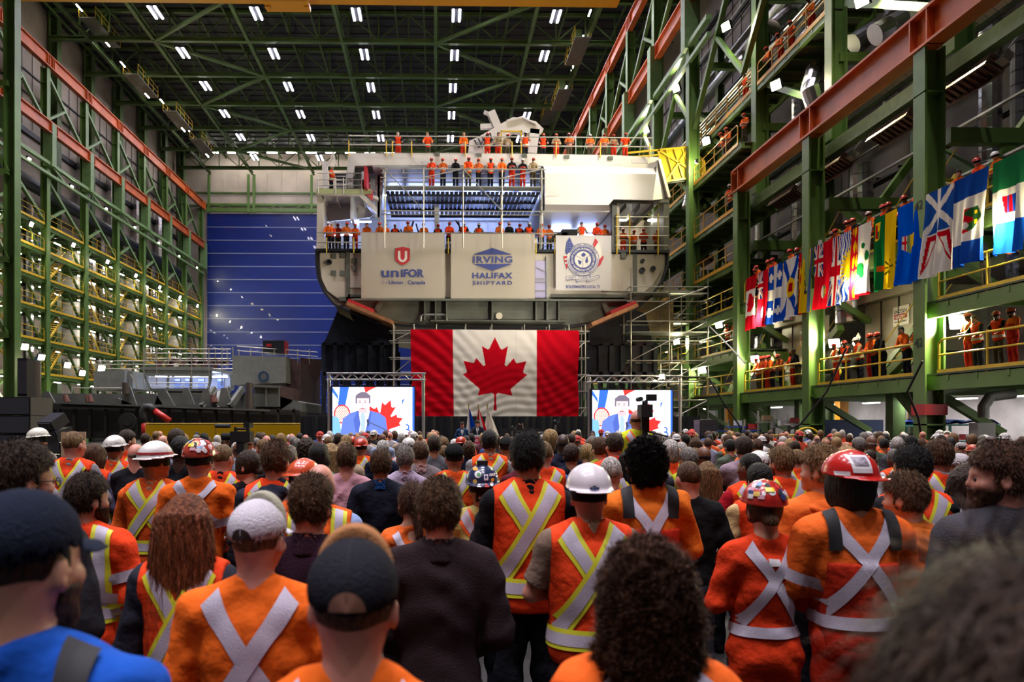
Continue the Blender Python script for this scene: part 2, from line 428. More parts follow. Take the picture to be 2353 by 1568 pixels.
# plant rooms, ducts and doors behind the left gallery
ROOM = mat('white_panel', (.62,.60,.55,1), .5)
for i in (2, 4, 6):
    for li in (1, 2, 3, 4, 5):
        if i >= len(YL)-1: continue
        e = empty('plant_room', (XLW+1.0, YL[i]+4.6, z_(HL[li])))
        MB().box((0,0,1.15), (1.6, 4.4, 2.3)).build('panel_wall', ROOM, e)
        d = MB().box((.83, .9, 1.0), (.04, .95, 2.0)).build('door', DARK, e); MB().box((.87,.55,1.0), (.05,.12,.05)).build('handle', STEEL, d)
        tag(e, 'white panelled room, left gallery, %s level from top, %s bay from end wall' % (ORD[len(HL)-1-li], ORD[len(YL)-2-i]), 'plant room', 'rooms on the left gallery')
def duct(pts, r, lab, m=SILVER, name='air_duct', n=14, grp=None):
    P = [Vector(p) for p in pts]; b = MB(); out = []; rr = []
    for a, c in zip(P[:-1], P[1:]):
        L = (c-a).length; k = max(1, int(L/.45))
        for j in range(k):
            t = j/k; out += [a.lerp(c, t), a.lerp(c, t+.12/k)]; rr += [r*1.035, r]
    out.append(P[-1]); rr.append(r); b.tube(out, rr, n)
    return tag(b.build(name, m, smooth=False), lab, 'duct', grp)
GDUCT = mat('grey_duct', (.12,.12,.12,1), .4, metal=.6)
duct([(XL-1.6, 66, z_(22.6)), (XL-1.6, 118, z_(22.3))], .62, 'long dark ribbed duct running high behind the left gallery', GDUCT)
for i, (k, hh) in enumerate(((1, 1), (3, 1), (5, 1))):
    duct([(XLW+1.2, YL[k]+1.6, z_(0)), (XLW+1.2, YL[k]+1.6, z_(21.5))], .48, 'vertical silver duct rising through the left gallery, %s from the end wall' % ORD[2-i])
for i in range(2, 6):
    duct([(XLW+1.0, YL[i]+5.5, z_(23)), (XLW+1.0, YL[i]+5.5, z_(29.5))], .7, 'fat silver duct on the upper left wall, %s from the end wall' % ORD[5-i], n=6)
# floods -----------------------------------------------------------------
flood0 = None
def flood(x, y, z, sx, lab, grp, tilt=.35, sc=1.0, yaw=0):
    global flood0
    if flood0 is None:
        flood0 = empty('flood_lamp'); MB().box((.1,0,.04), (.22,.62,.5)).box((.25,0,.25), (.3,.08,.3)).build('housing', DARK, flood0)
        MB().box((-.03,0,.0), (.05,.5,.4)).build('lens', FLOODM, flood0); o = flood0
    else: o = copy_tree(flood0)
    o.location = (x, y, z); o.rotation_euler = (0, -tilt if sx > 0 else -tilt, (0 if sx > 0 else math.pi)+yaw); o.scale = (sc,)*3
    return tag(o, lab, 'lamp', grp)
for i, y in enumerate(YL[:-1]):
    n = ORD[len(YL)-2-i]
    flood(XL+.55, y+3.9, z_(23.3), -1, 'bright flood lamp of the upper row on the left, %s from the end wall' % n, 'upper left floods', sc=.8)
    flood(XL+.55, y+4.3, z_(17.7), -1, 'bright flood lamp of the middle row on the left, %s from the end wall' % n, 'middle left floods', sc=.85)
for i, (px, py, Y) in enumerate(((57,798,63),(95,822,66),(155,840,69),(189,858,72),(233,848,60))):
    p = pix(px, py, Y); flood(p.x, p.y, p.z, -1, 'bright flood lamp low on the left above the grey hull, %s from the left' % ORD[i], 'low left floods', yaw=-.5)
for i, (px, py, Y) in enumerate(((1980,3,30),(1783,197,37),(1668,62,42),(1623,325,46),(1554,204,52),(1485,300,60))):
    p = pix(px, py, Y); flood(p.x, p.y, p.z, 1, 'bright flood lamp high on the right gallery, %s in line towards the end wall' % ORD[i], 'upper right floods', yaw=.5, sc=.9)
for i, (px, py, Y) in enumerate(((2205,742,24.6),(1917,790,32.4),(1735,826,40.2),(1652,748,45),(1555,787,50),(1615,852,48),(1522,866,33.8))):
    p = pix(px, py, Y); flood(p.x, p.y, p.z, 1, 'bright flood lamp at railing height on the right, %s towards the ship' % ORD[i], 'low right floods', yaw=.75, sc=(.95,.75,.75,.7,.7,.7,.42)[i])
for i, (px, py, Y) in enumerate(((2325,525,21.9),(1990,610,29.4),(1790,718,38))):
    p = pix(px, py, Y); flood(16.42, p.y*.995, z_((5.7, 5.55, 5.35)[i]), 1, 'flood lamp glaring through the hanging flags, %s towards the ship' % ORD[i], 'floods behind the flags', sc=.85)
# ================================================================ right galleries
HRL = [1.65, 4.05, 6.45]
LVL = ['lowest', 'second', 'third']
for li, h in enumerate(HRL):
    for i in range(len(YR)-1):
        y0, y1 = YR[i], YR[i+1]
        if y0 < 15 or y0 > 75 or (li == 1 and 25 < y0 < 40): continue
        nb = ORD[i]
        deck(XR-.1, 4.6, y0, y1, z_(h), 1, 'green deck, right gallery, %s level, %s bay from the front' % (LVL[li], nb), .5)
        rail_seg(XR-.05, y0+.45, y1-.45, z_(h), 1, 'yellow railing, right gallery, %s level, %s bay from the front' % (LVL[li], nb), 'right gallery railings', 1.9, .036)
        tube_lamp(XR+2.2, y0+4.6, z_(h)-.65, 'tube lamp under the right gallery deck, %s level, %s bay from the front' % (LVL[li], nb), 'right gallery tube lamps', 1.5)
        b = MB(); b.bar((XR+.2, y0, z_(h)-.45), (21.2, y0, z_(h)-.45), .35, .5); b.bar((XR+.2, y0, z_(h)-.6), (XR+2.5, y0, z_(h)-2.0), .25)
        struct(b.build('beam', GREEN), 'green cross beam under the right gallery, %s level, %s column from the front' % (LVL[li], nb))
for j, (h, ya, x) in enumerate(((8.95, 41, XR), (11.9, 41, XR), (15.3, 41, XR), (18.2, 33, XR+.7))):
    y = ya
    while y < 72:
        nb = ORD[int((y-ya)/BAY)]
        deck(x, 2.2, y, y+BAY, z_(h), 1, 'narrow upper catwalk on the right, %s above the flags, %s bay' % (ORD[j], nb), .3)
        rail_seg(x, y+.3, y+BAY-.3, z_(h), 1, 'yellow railing, upper right catwalk, %s above the flags, %s bay going back' % (ORD[j], nb), 'upper right railings', 1.6, .032,
                 mat('ochre_paint', (.55,.27,.015,1), .5))
        y += BAY
# diagonal braces of the right gallery (ground floor and upper)
for i, y in enumerate(YR[:-4]):
    if y < 20: continue
    b = MB(); b.bar((18.4, y+.5, z_(-1.9)), (18.4, y+4.6, z_(1.2)), .42, .35); b.bar((18.4, y+5.0, 0), (18.4, y+5.0, z_(1.3)), .5, .5)
    struct(b.build('trim_%d' % (40+i), LG), 'pale green diagonal brace on the ground floor of the right gallery, %s from the front' % ORD[i])
    b = MB(); b.bar((XR+1.2, y, z_(4.2)), (XR+1.2, y+4.5, z_(1.8)), .3); b.bar((21.2, y, z_(6.6)), (21.2, y+7, z_(11.8)), .35)
    b.bar((XR+.6, y, z_(9.6)), (21.2, y, z_(9.6)), .4, .5); b.bar((21.2, y, z_(12)), (XR+1, y, z_(7.0)), .3); b.bar((21.2, y-8, z_(9.6)), (21.2, y, z_(9.6)), .3, .45)
    b.bar((XR+1.1, y, z_(16)), (22, y, z_(16)), .35, .4); b.bar((XR+1.1, y+.2, z_(14)), (XR+1.1, y+7, z_(18)), .3); b.bar((19.5, y, z_(18.2)), (19.5, y+7.8, z_(23)), .35)
    b.bar((XR+1.1, y, z_(23)), (22, y, z_(23)), .35, .4)
    struct(b.build('trim_%d' % (60+i), GREEN), 'green beams and braces inside the right gallery, %s from the front' % ORD[i])
HAZ = mat('hazard_stripes', (.6,.45,.02,1), .5)
for i, y in enumerate(YR):
    if 20 < y < 60:
        for j, (h, yy) in enumerate(((1.7, 5.4), (6.5, 5.2))):
            stair(XR+1.7, y+yy, y+yy-3.4, z_(h), z_(h+2.4), .9, 'stair flight inside the right gallery, %s level, %s from the front' % (('lower', 'upper')[j], ORD[i]), 'right gallery stairs', HAZ if j else GREEN)
# radiant heaters
for i, y in enumerate((20.4, 24.6, 28.6, 33.2, 37.6)):
    e = empty('radiant_heater', (XR+.9, y, z_(11.2))); e.rotation_euler = (0, .55, 0)
    b = MB(); b.bar((-.3, -1.3, -.1), (-.3, 1.3, -.1), .05, .3); b.bar((.3, -1.3, -.1), (.3, 1.3, -.1), .05, .3); b.box((0, 0, .1), (.7, 2.7, .08))
    for k in range(9): b.box((0, -1.2+k*.3, -.04), (.6, .03, .12))
    b.build('reflector', HEATERM, e); MB().box((.05, -1.45, .12), (.3, .35, .3)).tube([(0,-1.4,.2),(0,-1.6,.8)], .03, 6).build('burner', STEEL, e)
    tag(e, 'long tilted radiant heater under the low orange rail, %s from the front' % ORD[i], 'heater', 'radiant heaters')
for i, (px, py, Y) in enumerate(((1690,510,47),(1640,555,50),(1620,600,54))):
    p = pix(px, py, Y); e = empty('radiant_heater', p); e.rotation_euler = (0, .7, 0)
    MB().box((0,0,0), (.6,2.0,.3)).build('reflector', mat('maroon_metal', (.12,.04,.03,1), .5), e); MB().box((0,-1.1,.1), (.3,.3,.25)).build('burner', STEEL, e)
    tag(e, 'maroon radiant heater on the catwalk side near the ship, %s from the front' % ORD[i], 'heater', 'maroon heaters')
# silver ducts on the right
def pduct(pts, r, lab, m=SILVER, n=16): return duct([pix(*p) for p in pts], r, lab, m, n=n)
pduct([(1838,195,46.5),(1838,600,46.5)], .5, 'tall spiral silver duct behind the second right column')
pduct([(1978,380,38.5),(1978,470,38.5)], .55, 'silver spiral duct stub above the flags behind the third railing')
pduct([(2060,255,31),(1925,255,36)], .01, 'thin conduit under the rail') if False else None
pduct([(1880,245,35),(1868,205,35),(1878,165,36),(1910,140,37),(1950,115,38),(2000,75,37)], .52, 'bent silver duct elbow behind the upper right column')
pduct([(2010,80,30),(2075,45,30)], .42, 'short ribbed silver duct under the roof of the right gallery')
pduct([(1960,100,33),(2010,70,33)], .42, 'dark silver duct section beside the ribbed duct', GDUCT)
pduct([(1780,65,40),(1815,35,40),(1850,55,40)], .5, 'ribbed silver elbow duct high on the right behind the catwalk')
pduct([(1700,150,44),(1740,100,44)], .45, 'slanting silver duct behind the upper catwalk')
pduct([(1955,745,34),(1955,690,34)], .62, 'silver duct elbow under the flags, lower half')
pduct([(1955,700,34),(1990,665,34),(2000,640,34)], .55, 'silver duct elbow under the flags, upper half')
pduct([(1600,430,50),(1585,480,50)], .55, 'silver duct bend below the yellow gangway'); pduct([(1880,950,37),(1880,760,37)], .05, 'thin grey standpipe beside the second right column', STEEL)
pduct([(1820,740,40),(1820,640,40)], .45, 'small silver duct hidden behind the flags')
pduct([(2260,960,24),(2260,935,24),(2275,912,24),(2330,905,24)], .16, 'bent grey conduit pipe above the electrical cabinet', GREYMETAL)
pduct([(2345,100,26),(2345,420,26)], .3, 'dark duct at the right edge of the picture', GDUCT)
for i in range(5):
    b = MB(); y0, y1 = 30, 70; b.tube([(XR+1.7+i*.35, y0, z_(20.5+i*.15)), (XR+1.7+i*.35, y1, z_(20.5+i*.15))], .09, 6)
    tag(b.build('service_pipe', STEEL), 'straight steel service pipe under the upper right catwalk, %s from the hall side' % ORD[i], 'pipe', 'service pipes')
for i, (h, x) in enumerate(((10.3, 18.2), (8.9, 18.9))):
    tag(MB().tube([(x, 16, z_(h)), (x, 44, z_(h))], .07, 6).build('conduit', STEEL), 'steel conduit below the radiant heaters, %s one' % ('upper', 'lower')[i], 'pipe')
# fume extraction units with red/white sign
FUME = mat('beige_grey_enamel', (.30,.29,.23,1), .45, noise=.08)
WHITE = mat('white_paint', (.75,.73,.70,1), .45)
def ptext(body, size, px, py, Y, m, name, par, nrm='x', bold=.0, sx=1):
    V, F = text_mesh(body, size, bold, sx=sx); p = pix(px, py, Y); b = MB()
    b.add([((p.x, p.y-v[0], p.z+v[1]) if nrm == 'x' else (p.x+v[0], p.y, p.z+v[1])) for v in V], F)
    return b.build(name, m, par)
for (n, y0, y1, sx_) in (('nearer', 28.4, 33.4, 28.9), ('farther', 36.5, 41.5, 38.2)):
    e = empty('fume_extractor', (19.0, y0, z_(HRL[0])))
    b = MB(); L = y1-y0; b.box((.9, L/2, 2.35), (1.8, L, 2.5)); b.build('casing', FUME, e)
    b = MB(); b.bar((-.12, -.2, 3.75), (-.12, L+.2, 3.75), .5, .35); b.build('header', FUME, e)
    b = MB()
    for k in range(6): b.tube([(-.3, .5+k*.8, 4.05), (-.3, .5+k*.8, 4.25), (-.15, .9+k*.8, 4.25)], .07, 6)
    b.build('valve', mat('valve_bronze', (.2,.17,.12,1), .5, metal=.5), e)
    b = MB()
    for k in range(1, 4): b.box((-.03, L*k/4, 2.4), (.05, .05, 2.3))
    b.build('door_latch', DARK, e)
    s = MB().box((-.03, L*.47, 2.75), (.03, 1.05, .78)).build('sign_plate', WHITE, e)
    s2 = MB().box((-.05, L*.47, 2.72), (.01, .85, .20)).build('sign_band', RED, s)
    for (t, zz, sz, m) in (('LINCOLN', 2.86, .2, BLACK), ('ELECTRIC', 2.655, .15, WHITE), ('THE WELDING EXPERTS', 2.48, .075, BLACK)):
        V, F = text_mesh(t, sz, .005); q = MB(); q.add([(-.062, L*.47-v[0], zz+v[1]) for v in V], F); q.build('sign_text', m, s)
    b = MB().box((.9, L/2, .55), (1.6, L, 1.0)); b.build('plinth', GREYMETAL, e)
    tag(e, 'beige fume extraction cabinet with a red and white sign behind the lowest railing, %s one' % n, 'cabinet')
tag(MB().tube([(18.2, 33.2, z_(2.9)), (18.2, 36.2, z_(2.9))], .6, 18).build('filter_drum', GREYMETAL, smooth=True), 'grey filter drum lying on the lowest right gallery behind the crowd', 'drum')
# security camera
e = empty('security_camera', pix(1893, 560, 33)); MB().box((0,0,0), (.5,.3,.25)).build('housing', WHITE, e); MB().tube([(.1,0,.1),(.5,0,-.2)], .04, 6).build('bracket', STEEL, e)
tag(e, 'white surveillance camera on the second right column beside the flags', 'camera')
# ---- ground floor behind the right columns
BRW = mat('bright_workshop_wall', (.42,.40,.44,1), .6, noise=.3, nscale=.6)
struct(MB().box((24.8, 42, z_(.0)), (.2, 60, 4.0)).build('wall_workshop', BRW), 'pale workshop wall behind the ground floor columns')
BLU = mat('blue_tarp', (.02,.06,.38,1), .45); OYEL = mat('orange_yellow_pipe', (.75,.30,.01,1), .45)
def pbox(px0, px1, py0, py1, Y, dep, m, name, lab=None, cat=None, par=None, grp=None):
    a, c = pix(px0, py1, Y), pix(px1, py0, Y)
    b = MB().box(((a.x+c.x)/2, Y+dep/2, (a.z+c.z)/2), (c.x-a.x, dep, c.z-a.z)); o = b.build(name, m, par)
    if lab: tag(o, lab, cat, grp)
    return o
for i, (x0, x1, Y) in enumerate(((1672,1690,60),(1930,1950,37),(2077,2090,34))):
    pbox(x0, x1, 905, 1010, Y, .5, OYEL, 'yellow_post', 'orange yellow duct pipe standing behind the right columns, %s from the left' % ORD[i], 'pipe', grp='yellow pipes')
pbox(1890, 2030, 965, 1010, 33, 1.5, mat('blue_container', (.01,.035,.13,1), .5), 'storage_container', 'dark blue container on the floor behind the second right column', 'container')
def tarp(px0, px1, py, Y, lab):
    a, c = pix(px0, py, Y), pix(px1, py, Y); e = empty('work_table', (a.x, Y, 0)); L = c.x-a.x
    MB().box((L/2, .6, a.z-.15), (L, 1.2, .06)).build('tabletop', mat('teal_frame', (.03,.2,.17,1), .5), e)
    for k, (xx, yy) in enumerate(((.05,.05),(L-.05,.05),(.05,1.1),(L-.05,1.1))): MB().box((xx, yy, (a.z-.15)/2), (.07,.07,a.z-.15)).build('leg', mat('teal_frame'), e)
    nu, nv = 30, 8; U, Vv = np.meshgrid(np.linspace(0, L, nu), np.linspace(0, 1.2, nv), indexing='ij')
    Z = a.z-.08+.1*np.abs(np.sin(U*3.1+Vv*2))+.05*np.sin(U*9)
    arr_mesh('tarp', np.stack([U, Vv, Z], -1).reshape(-1, 3), grid_faces(nu, nv), BLU, e)
    for k in range(7): MB().box((.3+k*L/7.5, .2, a.z-.6), (.25,.2,.22)).build('crate', RED if k % 2 else WHITE, e)
    MB().box((L/2, .6, a.z-.75), (L, 1.1, .05)).build('shelf', mat('teal_frame'), e)
    tag(e, lab, 'table')
tarp(2075, 2125, 970, 30, 'work table heaped with blue tarpaulin left of the near right column')
tarp(2182, 2300, 968, 28, 'long work table heaped with blue tarpaulin right of the near right column')
o = pbox(2247, 2288, 972, 1020, 23.5, .4, mat('grey_cabinet', (.22,.22,.22,1), .5), 'electrical_cabinet', 'grey electrical cabinet beside the near right column', 'cabinet')
e = empty('exit_sign', pix(2236, 899, 26)); MB().box((0,0,0), (.5,.06,.24)).build('sign_box', mat('exit_green', (.02,.25,.10,1), .5, emit=(.02,.4,.15,1), estr=.6), e)
b = MB().box((-.13,-.035,0), (.05,.01,.12)).bar((-.05,-.035,0),(.15,-.035,0),.03,.04).bar((.08,-.035,.06),(.17,-.035,0),.03,.03).bar((.08,-.035,-.06),(.17,-.035,0),.03,.03); b.build('sign_symbol', WHITE, e)
tag(e, 'small green running man exit sign hung under the right gallery', 'sign')
# convex mirror, yellow hoop, cables, racks
p = pix(1884, 910, 33); tag(MB().lathe((p.x, p.y, p.z), [(0,-.22),(.3,-.12),(.42,0),(.4,.03)], 20).build('dome_mirror', mat('mirror', (.8,.8,.8,1), .05, metal=1), smooth=True), 'convex safety mirror hanging under the lowest right deck', 'mirror')
p = pix(1855, 1015, 30); b = MB(); b.tube([(p.x+math.cos(t)*.55, p.y, p.z+.0+math.sin(t)*.55) for t in [math.pi*k/14 for k in range(15)]], .035, 6); b.tube([(p.x-1.4,p.y,p.z+.25),(p.x+.6,p.y,p.z+.25)], .03, 6)
tag(b.build('hoop_frame', YELLOW), 'yellow tubular hoop frame behind the crowd at the right', 'frame')
for i, pts in enumerate((((1945,800,24),(1900,900,25),(1840,975,26),(1790,1000,27)), ((2120,830,22.5),(2085,900,23),(2110,960,23.5),(2118,1010,24)), ((1630,870,33),(1665,930,34),(1700,980,35)), ((1630,750,40),(1680,800,36),(1712,835,33)))):
    q = [pix(*p) for p in pts]; out = []
    for a, c in zip(q[:-1], q[1:]): out += [a.lerp(c, t/4) for t in range(4)]
    out.append(q[-1]); tag(MB().tube(out, .035, 6).build('cable', BLACK if i < 3 else STEEL), ['black cable hanging from the lowest right deck to the crowd', 'brown cable dangling beside the near right column', 'black cable running down beside the scaffold tower', 'pale rope stretched to the third right column'][i], 'cable')
RR = random.Random(3)
for i in range(14):
    px = 1640+i*34; Y = 38-i*.4
    if 1880 < px < 2030: continue
    e = empty('stock_rack', pix(px, 1000, Y)); e.location.z = 0; hh = 1.6+RR.random()*1.2
    for sx in (0, .8): MB().box((sx, 0, hh/2), (.07,.07,hh)).build('upright', STEEL, e)
    for k in range(3): MB().box((.4, 0, .5+k*hh/3.3), (.85,.5,.06)).build('shelf', [STEEL, BLU, WHITE][RR.randint(0,2)], e)
    for k in range(3): MB().box((.2+RR.random()*.4, 0, .7+k*hh/3.3), (.3+.2*RR.random(),.3,.25)).build('box', [WHITE, RED, mat('cardboard', (.3,.2,.1,1), .7), DARK][RR.randint(0,3)], e)
    tag(e, 'steel stock rack with boxes on the workshop floor at the right, %s from the left' % ORD[i if i < 7 else i-3], 'rack', 'workshop racks')
# workshop lamps on the ground floor
for i, y in enumerate((23, 26, 29, 32, 35, 39, 43, 50)):
    o = tube_lamp(22.5, y, z_(1.05), 'workshop tube lamp over the ground floor at the right, %s from the front' % ORD[i], 'workshop lamps'); o.scale = (2, 1, 1)
# ================================================================ ship block
YS = 47.0
HULLW = mat('hull_primer_white', (.54,.48,.38,1), .55, noise=.14, nscale=.5)
SHIPW = mat('ship_white', (.66,.62,.57,1), .35, noise=.05, nscale=.4)
GREYG = mat('grey_green_primer', (.105,.11,.085,1), .5, noise=.3, nscale=.9)
def sx(px, Y=YS): return pix(px, 800, Y).x
def szz(py, Y=YS): return pix(1003, py, Y).z
ship = empty('ship_block', (3.4, YS, szz(752)))
SL = ship.location.copy()
def sb(b, name, m, par=ship, smooth=False):
    b.v = [(v[0]-SL.x, v[1]-SL.y, v[2]-SL.z) for v in b.v]; return b.build(name, m, par, smooth)
def P2(pts, Y=YS): return [(pix(a, c, Y).x, pix(a, c, Y).z) for a, c in pts]
hull = P2([(727,575),(727,605),(731,640),(745,672),(768,700),(800,716),(860,738),(930,749),(1000,753),(1290,753),(1350,747),(1410,732),(1460,712),(1495,682),(1520,648),(1533,610),(1535,575)])
sb(MB().slab(hull, YS+.15, YS+15), 'hull_shell', HULLW)
# hull flare farther back on the left, with a pink stripe
fl = P2([(727,600),(731,640),(745,672),(768,700),(776,716),(770,700),(752,660),(738,630)])
sb(MB().slab(P2([(731,640),(745,672),(768,700),(800,716),(810,735),(776,715),(752,672)]), YS+.3, YS+9), 'hull_flare', mat('lime_primer', (.42,.42,.22,1), .5))
inner = P2([(735,578),(735,606),(739,640),(752,668),(775,685),(795,692),(1440,692),(1470,680),(1500,655),(1520,622),(1527,595),(1527,578)])
sb(MB().slab(inner, YS+.0, YS+.2), 'insulated_bulkhead', HULLW)
# grey-green bottom part with stiffeners
low = P2([(795,694),(850,722),(900,736),(960,746),(1010,750),(1290,750),(1345,742),(1400,728),(1455,700),(1458,694)])
sb(MB().slab(low, YS-.02, YS+.22), 'bottom_bulkhead', GREYG)
b = MB(); b.bar((sx(808), YS-.25, szz(692)), (sx(1462), YS-.25, szz(692)), .6, .12)
for px in (976, 1001, 1026, 1130, 1230, 1255, 1282): b.bar((sx(px), YS-.2, szz(692)), (sx(px), YS-.2, szz(738)), .08, .4)
b.bar((sx(990), YS-.2, szz(739)), (sx(1300), YS-.2, szz(739)), .3, .08); b.bar((sx(1385), YS-.2, szz(694)), (sx(1395), YS-.2, szz(718)), .08, .3); b.bar((sx(878), YS-.2, szz(694)), (sx(866), YS-.2, szz(715)), .08, .3)
sb(b, 'stiffeners', GREYG)
b = MB(); b.tube([(sx(967), YS-.3, szz(740)), (sx(968), YS-.3, szz(728)), (sx(974), YS-.3, szz(725)), (sx(1020), YS-.3, szz(725)), (sx(1026), YS-.3, szz(728)), (sx(1027), YS-.3, szz(740))], .06, 6)
sb(b, 'pipe_run', STEEL)
b = MB(); b.lathe((0,0,0), [(0,.05),(.2,.05),(.22,0)], 16); c0 = (sx(1146), YS-.2, szz(727)); b.v = [(c0[0]+x, c0[1]-z, c0[2]+y) for x, y, z in b.v]; sb(b, 'gauge', mat('gauge_cream', (.6,.55,.4,1), .5))
# dark vertical welds, squares and rims
b = MB()
for px in (800, 1459): b.box((sx(px), YS-.03, szz(635)), (.24, .08, 3.2))
b.box((sx(1115), YS-.02, szz(688)), (20*.9, .1, .25)); b.box((sx(830), YS-.03, szz(684)), (1.6, .08, .35)); b.box((sx(1350), YS-.03, szz(682)), (4.6,.08,.3))
for px, py in ((768,590),(788,588),(768,629),(787,629),(815,601),(815,617)): b.box((sx(px), YS-.03, szz(py)), (.28, .08, .32))
b.box((sx(823), YS-.03, szz(663)), (1.0,.06,.05)); b.box((sx(1418), YS-.03, szz(669)), (2.0,.06,.04))
sb(b, 'bare_steel_patches', GREYG)
b = MB()
for px, py, r in ((757,604,.17),(1476,598,.12),(1475,620,.18),(1500,616,.16)):
    q = MB().lathe((0,0,0), [(0,.04),(r*.6,.04),(r*.6,.12),(r,.12),(r,0)], 18); b.add([(sx(px)+x, YS-.02-z, szz(py)+y) for x, y, z in q.v], q.f)
sb(b, 'hull_ports', DARK)
b = MB()
def poly_rim(pts, w, Y0, dep):
    q = [pix(a, c, Y0) for a, c in pts]
    for a, c in zip(q[:-1], q[1:]): b.bar((a.x, Y0+dep/2, a.z), (c.x, Y0+dep/2, c.z), dep, w, up=(0,1,0)) if False else b.bar((a.x, Y0, a.z), (c.x, Y0, c.z), w, .3, up=(0,1,0))
poly_rim([(727,575),(727,605),(731,640),(745,672),(768,700),(800,716),(860,738),(930,749),(1000,753),(1290,753),(1350,747),(1410,732),(1460,712),(1495,682),(1520,648),(1533,610),(1535,575)], .12, YS, .3)
b.bar((sx(727), YS-.05, szz(577)), (sx(1535), YS-.05, szz(577)), .3, .16)
sb(b, 'plate_edge', DARK)
# opening with purple light between banners
# main deck floor, superstructure
HD = 10.62
b = MB(); b.box(((sx(728)+sx(1534))/2, YS+7.5, z_(HD)-.06), (sx(1534)-sx(728), 15, .12)); sb(b, 'main_deck', GREYG)
SW2 = mat('superstructure_white', (.60,.62,.66,1), .4, noise=.05)
b = MB(); b.box((sx(1130), YS+7, z_(13.6)), (21, .2, 6.2))
for k in range(26): b.box((sx(760)+k*.78, YS+6.85, z_(13)), (.06, .12, 6))
for h in (12.6, 14.4): b.box((sx(1130), YS+6.8, z_(h)), (21,.2,.12))
sb(b, 'inner_bulkhead', SW2)
b = MB()
for k in range(9): b.box((sx(880)+k*1.2, YS+6.8, z_(15.2)), (.75, .08, .9))
for k in range(14): b.box((sx(780)+k*1.35, YS+6.8, z_(11.8)), (.5, .08, .7))
sb(b, 'inner_windows', mat('pale_glass', (.35,.45,.75,1), .1))
# left outer wall and bridge wing
b = MB(); b.slab(P2([(727,575),(729,440),(741,455),(742,500),(748,575)]), YS, YS+3); b.box((sx(733), YS+5, z_(12.4)), (.2, 9, 3.6)); sb(b, 'side_wall', HULLW)
b = MB(); b.slab(P2([(727,440),(828,440),(866,478),(866,492),(826,452),(727,449)]), YS-.1, YS+.1)
b.slab(P2([(727,449),(826,452),(866,491),(866,495),(727,495)]), YS+.1, YS+.2) if False else None
za = z_(14.2); xs = [sx(728), sx(830), sx(866)]
b.add([(xs[0],YS,za-.1),(xs[1],YS,za-.1),(xs[2],YS+1.2,za-.1),(xs[2],YS+5,za-.1),(xs[0],YS+5,za-.1),
       (xs[0],YS,za+.1),(xs[1],YS,za+.1),(xs[2],YS+1.2,za+.1),(xs[2],YS+5,za+.1),(xs[0],YS+5,za+.1)],
      [(0,1,2,3,4),(9,8,7,6,5),(0,5,6,1),(1,6,7,2),(2,7,8,3),(3,8,9,4),(4,9,5,0)])
for k in range(4): b.bar((xs[0]+.4+k*.8, YS+.4, za-.2), (xs[0]+.4+k*.8, YS+4.8, za-.2), .08, .3)
b.slab(P2([(742,470),(760,462),(828,462),(858,492),(850,500),(742,510)], YS+2.2), YS+2.2, YS+2.35)
sb(b, 'bridge_wing_deck', SHIPW)
b = MB(); b.box((sx(790), YS-.05, za+.05), (3.4,.16,.3)); sb(b, 'wing_edge', mat('wing_lime', (.42,.45,.2,1), .5))
# parapet / roof band
b = MB(); b.slab(P2([(802,352),(1000,352),(1200,354),(1400,357),(1512,362),(1516,372),(1500,390),(1250,384),(1238,381),(866,380),(815,382),(806,440),(799,440),(799,360)]), YS-.05, YS+.2)
b.box((sx(1155), YS+5, z_(16.35)), (sx(1510)-sx(802), 10, .2))
sb(b, 'roof_band', SHIPW)
b = MB()
for px, py in ((1005,357),(1101,358),(1205,359),(1302,361),(1402,363)): b.box((sx(px), YS-.1, szz(py-1)), (.3,.1,.2))
sb(b, 'roof_notches', GREYG)
# inner chamfered ceiling and beams of the bridge opening
b = MB(); b.box((sx(1050), YS+3.5, z_(15.85)), (10.4, 7, .15))
b.slab(P2([(806,385),(866,381),(880,392),(880,440),(872,500),(862,500),(862,400),(815,398)], YS+1.5), YS+1.5, YS+1.7)
for k in range(8): b.bar((sx(880)+k*1.25, YS+.3, z_(15.6)), (sx(880)+k*1.25, YS+7, z_(15.6)), .08, .3)
b.box((sx(808), YS+2.2, z_(14.4)), (.18, 4.2, 3.6)); b.box((sx(866), YS+4, z_(13.8)), (.15, 5, 5))
b.box((sx(1247), YS+3.5, z_(13.7)), (.15, 6.5, 5.2)); b.box((sx(1004), YS+1.6, z_(12.2)), (.3,.3,3.4))
sb(b, 'bridge_ceiling', SW2)
# big white box on the right: upper bevel, face, lower bevel, side facet
x0, x1, x2 = sx(1250), sx(1512), sx(1400)
def q4(b, pts, dep=.15):
    v = [pix(a, c, Y) for a, c, Y in pts]; n = len(v)
    b.add([tuple(p) for p in v]+[(p.x, p.y+dep, p.z) for p in v], [tuple(range(n)), tuple(range(2*n-1, n-1, -1))]+[(i, i+n, (i+1) % n+n, (i+1) % n) for i in range(n)])
b = MB()
q4(b, [(1248,378,YS+.1),(1500,384,YS+.1),(1508,400,YS-.8),(1252,397,YS-.8)])
q4(b, [(1252,397,YS-.8),(1508,400,YS-.8),(1500,460,YS-.8),(1410,458,YS-.8),(1399,471,YS-.8),(1252,470,YS-.8)])
q4(b, [(1252,470,YS-.8),(1399,471,YS-.8),(1404,486,YS+.1),(1252,486,YS+.1)])
q4(b, [(1508,400,YS-.8),(1512,364,YS),(1535,450,YS+.2),(1532,457,YS+.2),(1500,460,YS-.8)])
b.box(((x0+x1)/2, YS+3, z_(16.0)), (x1-x0, 6, .1)); b.box(((x0+x2)/2, YS+3, z_(13.15)), (x2-x0, 6, .12)); b.box((x1+.15, YS+3.4, z_(15.0)), (.15, 6, 2.3))
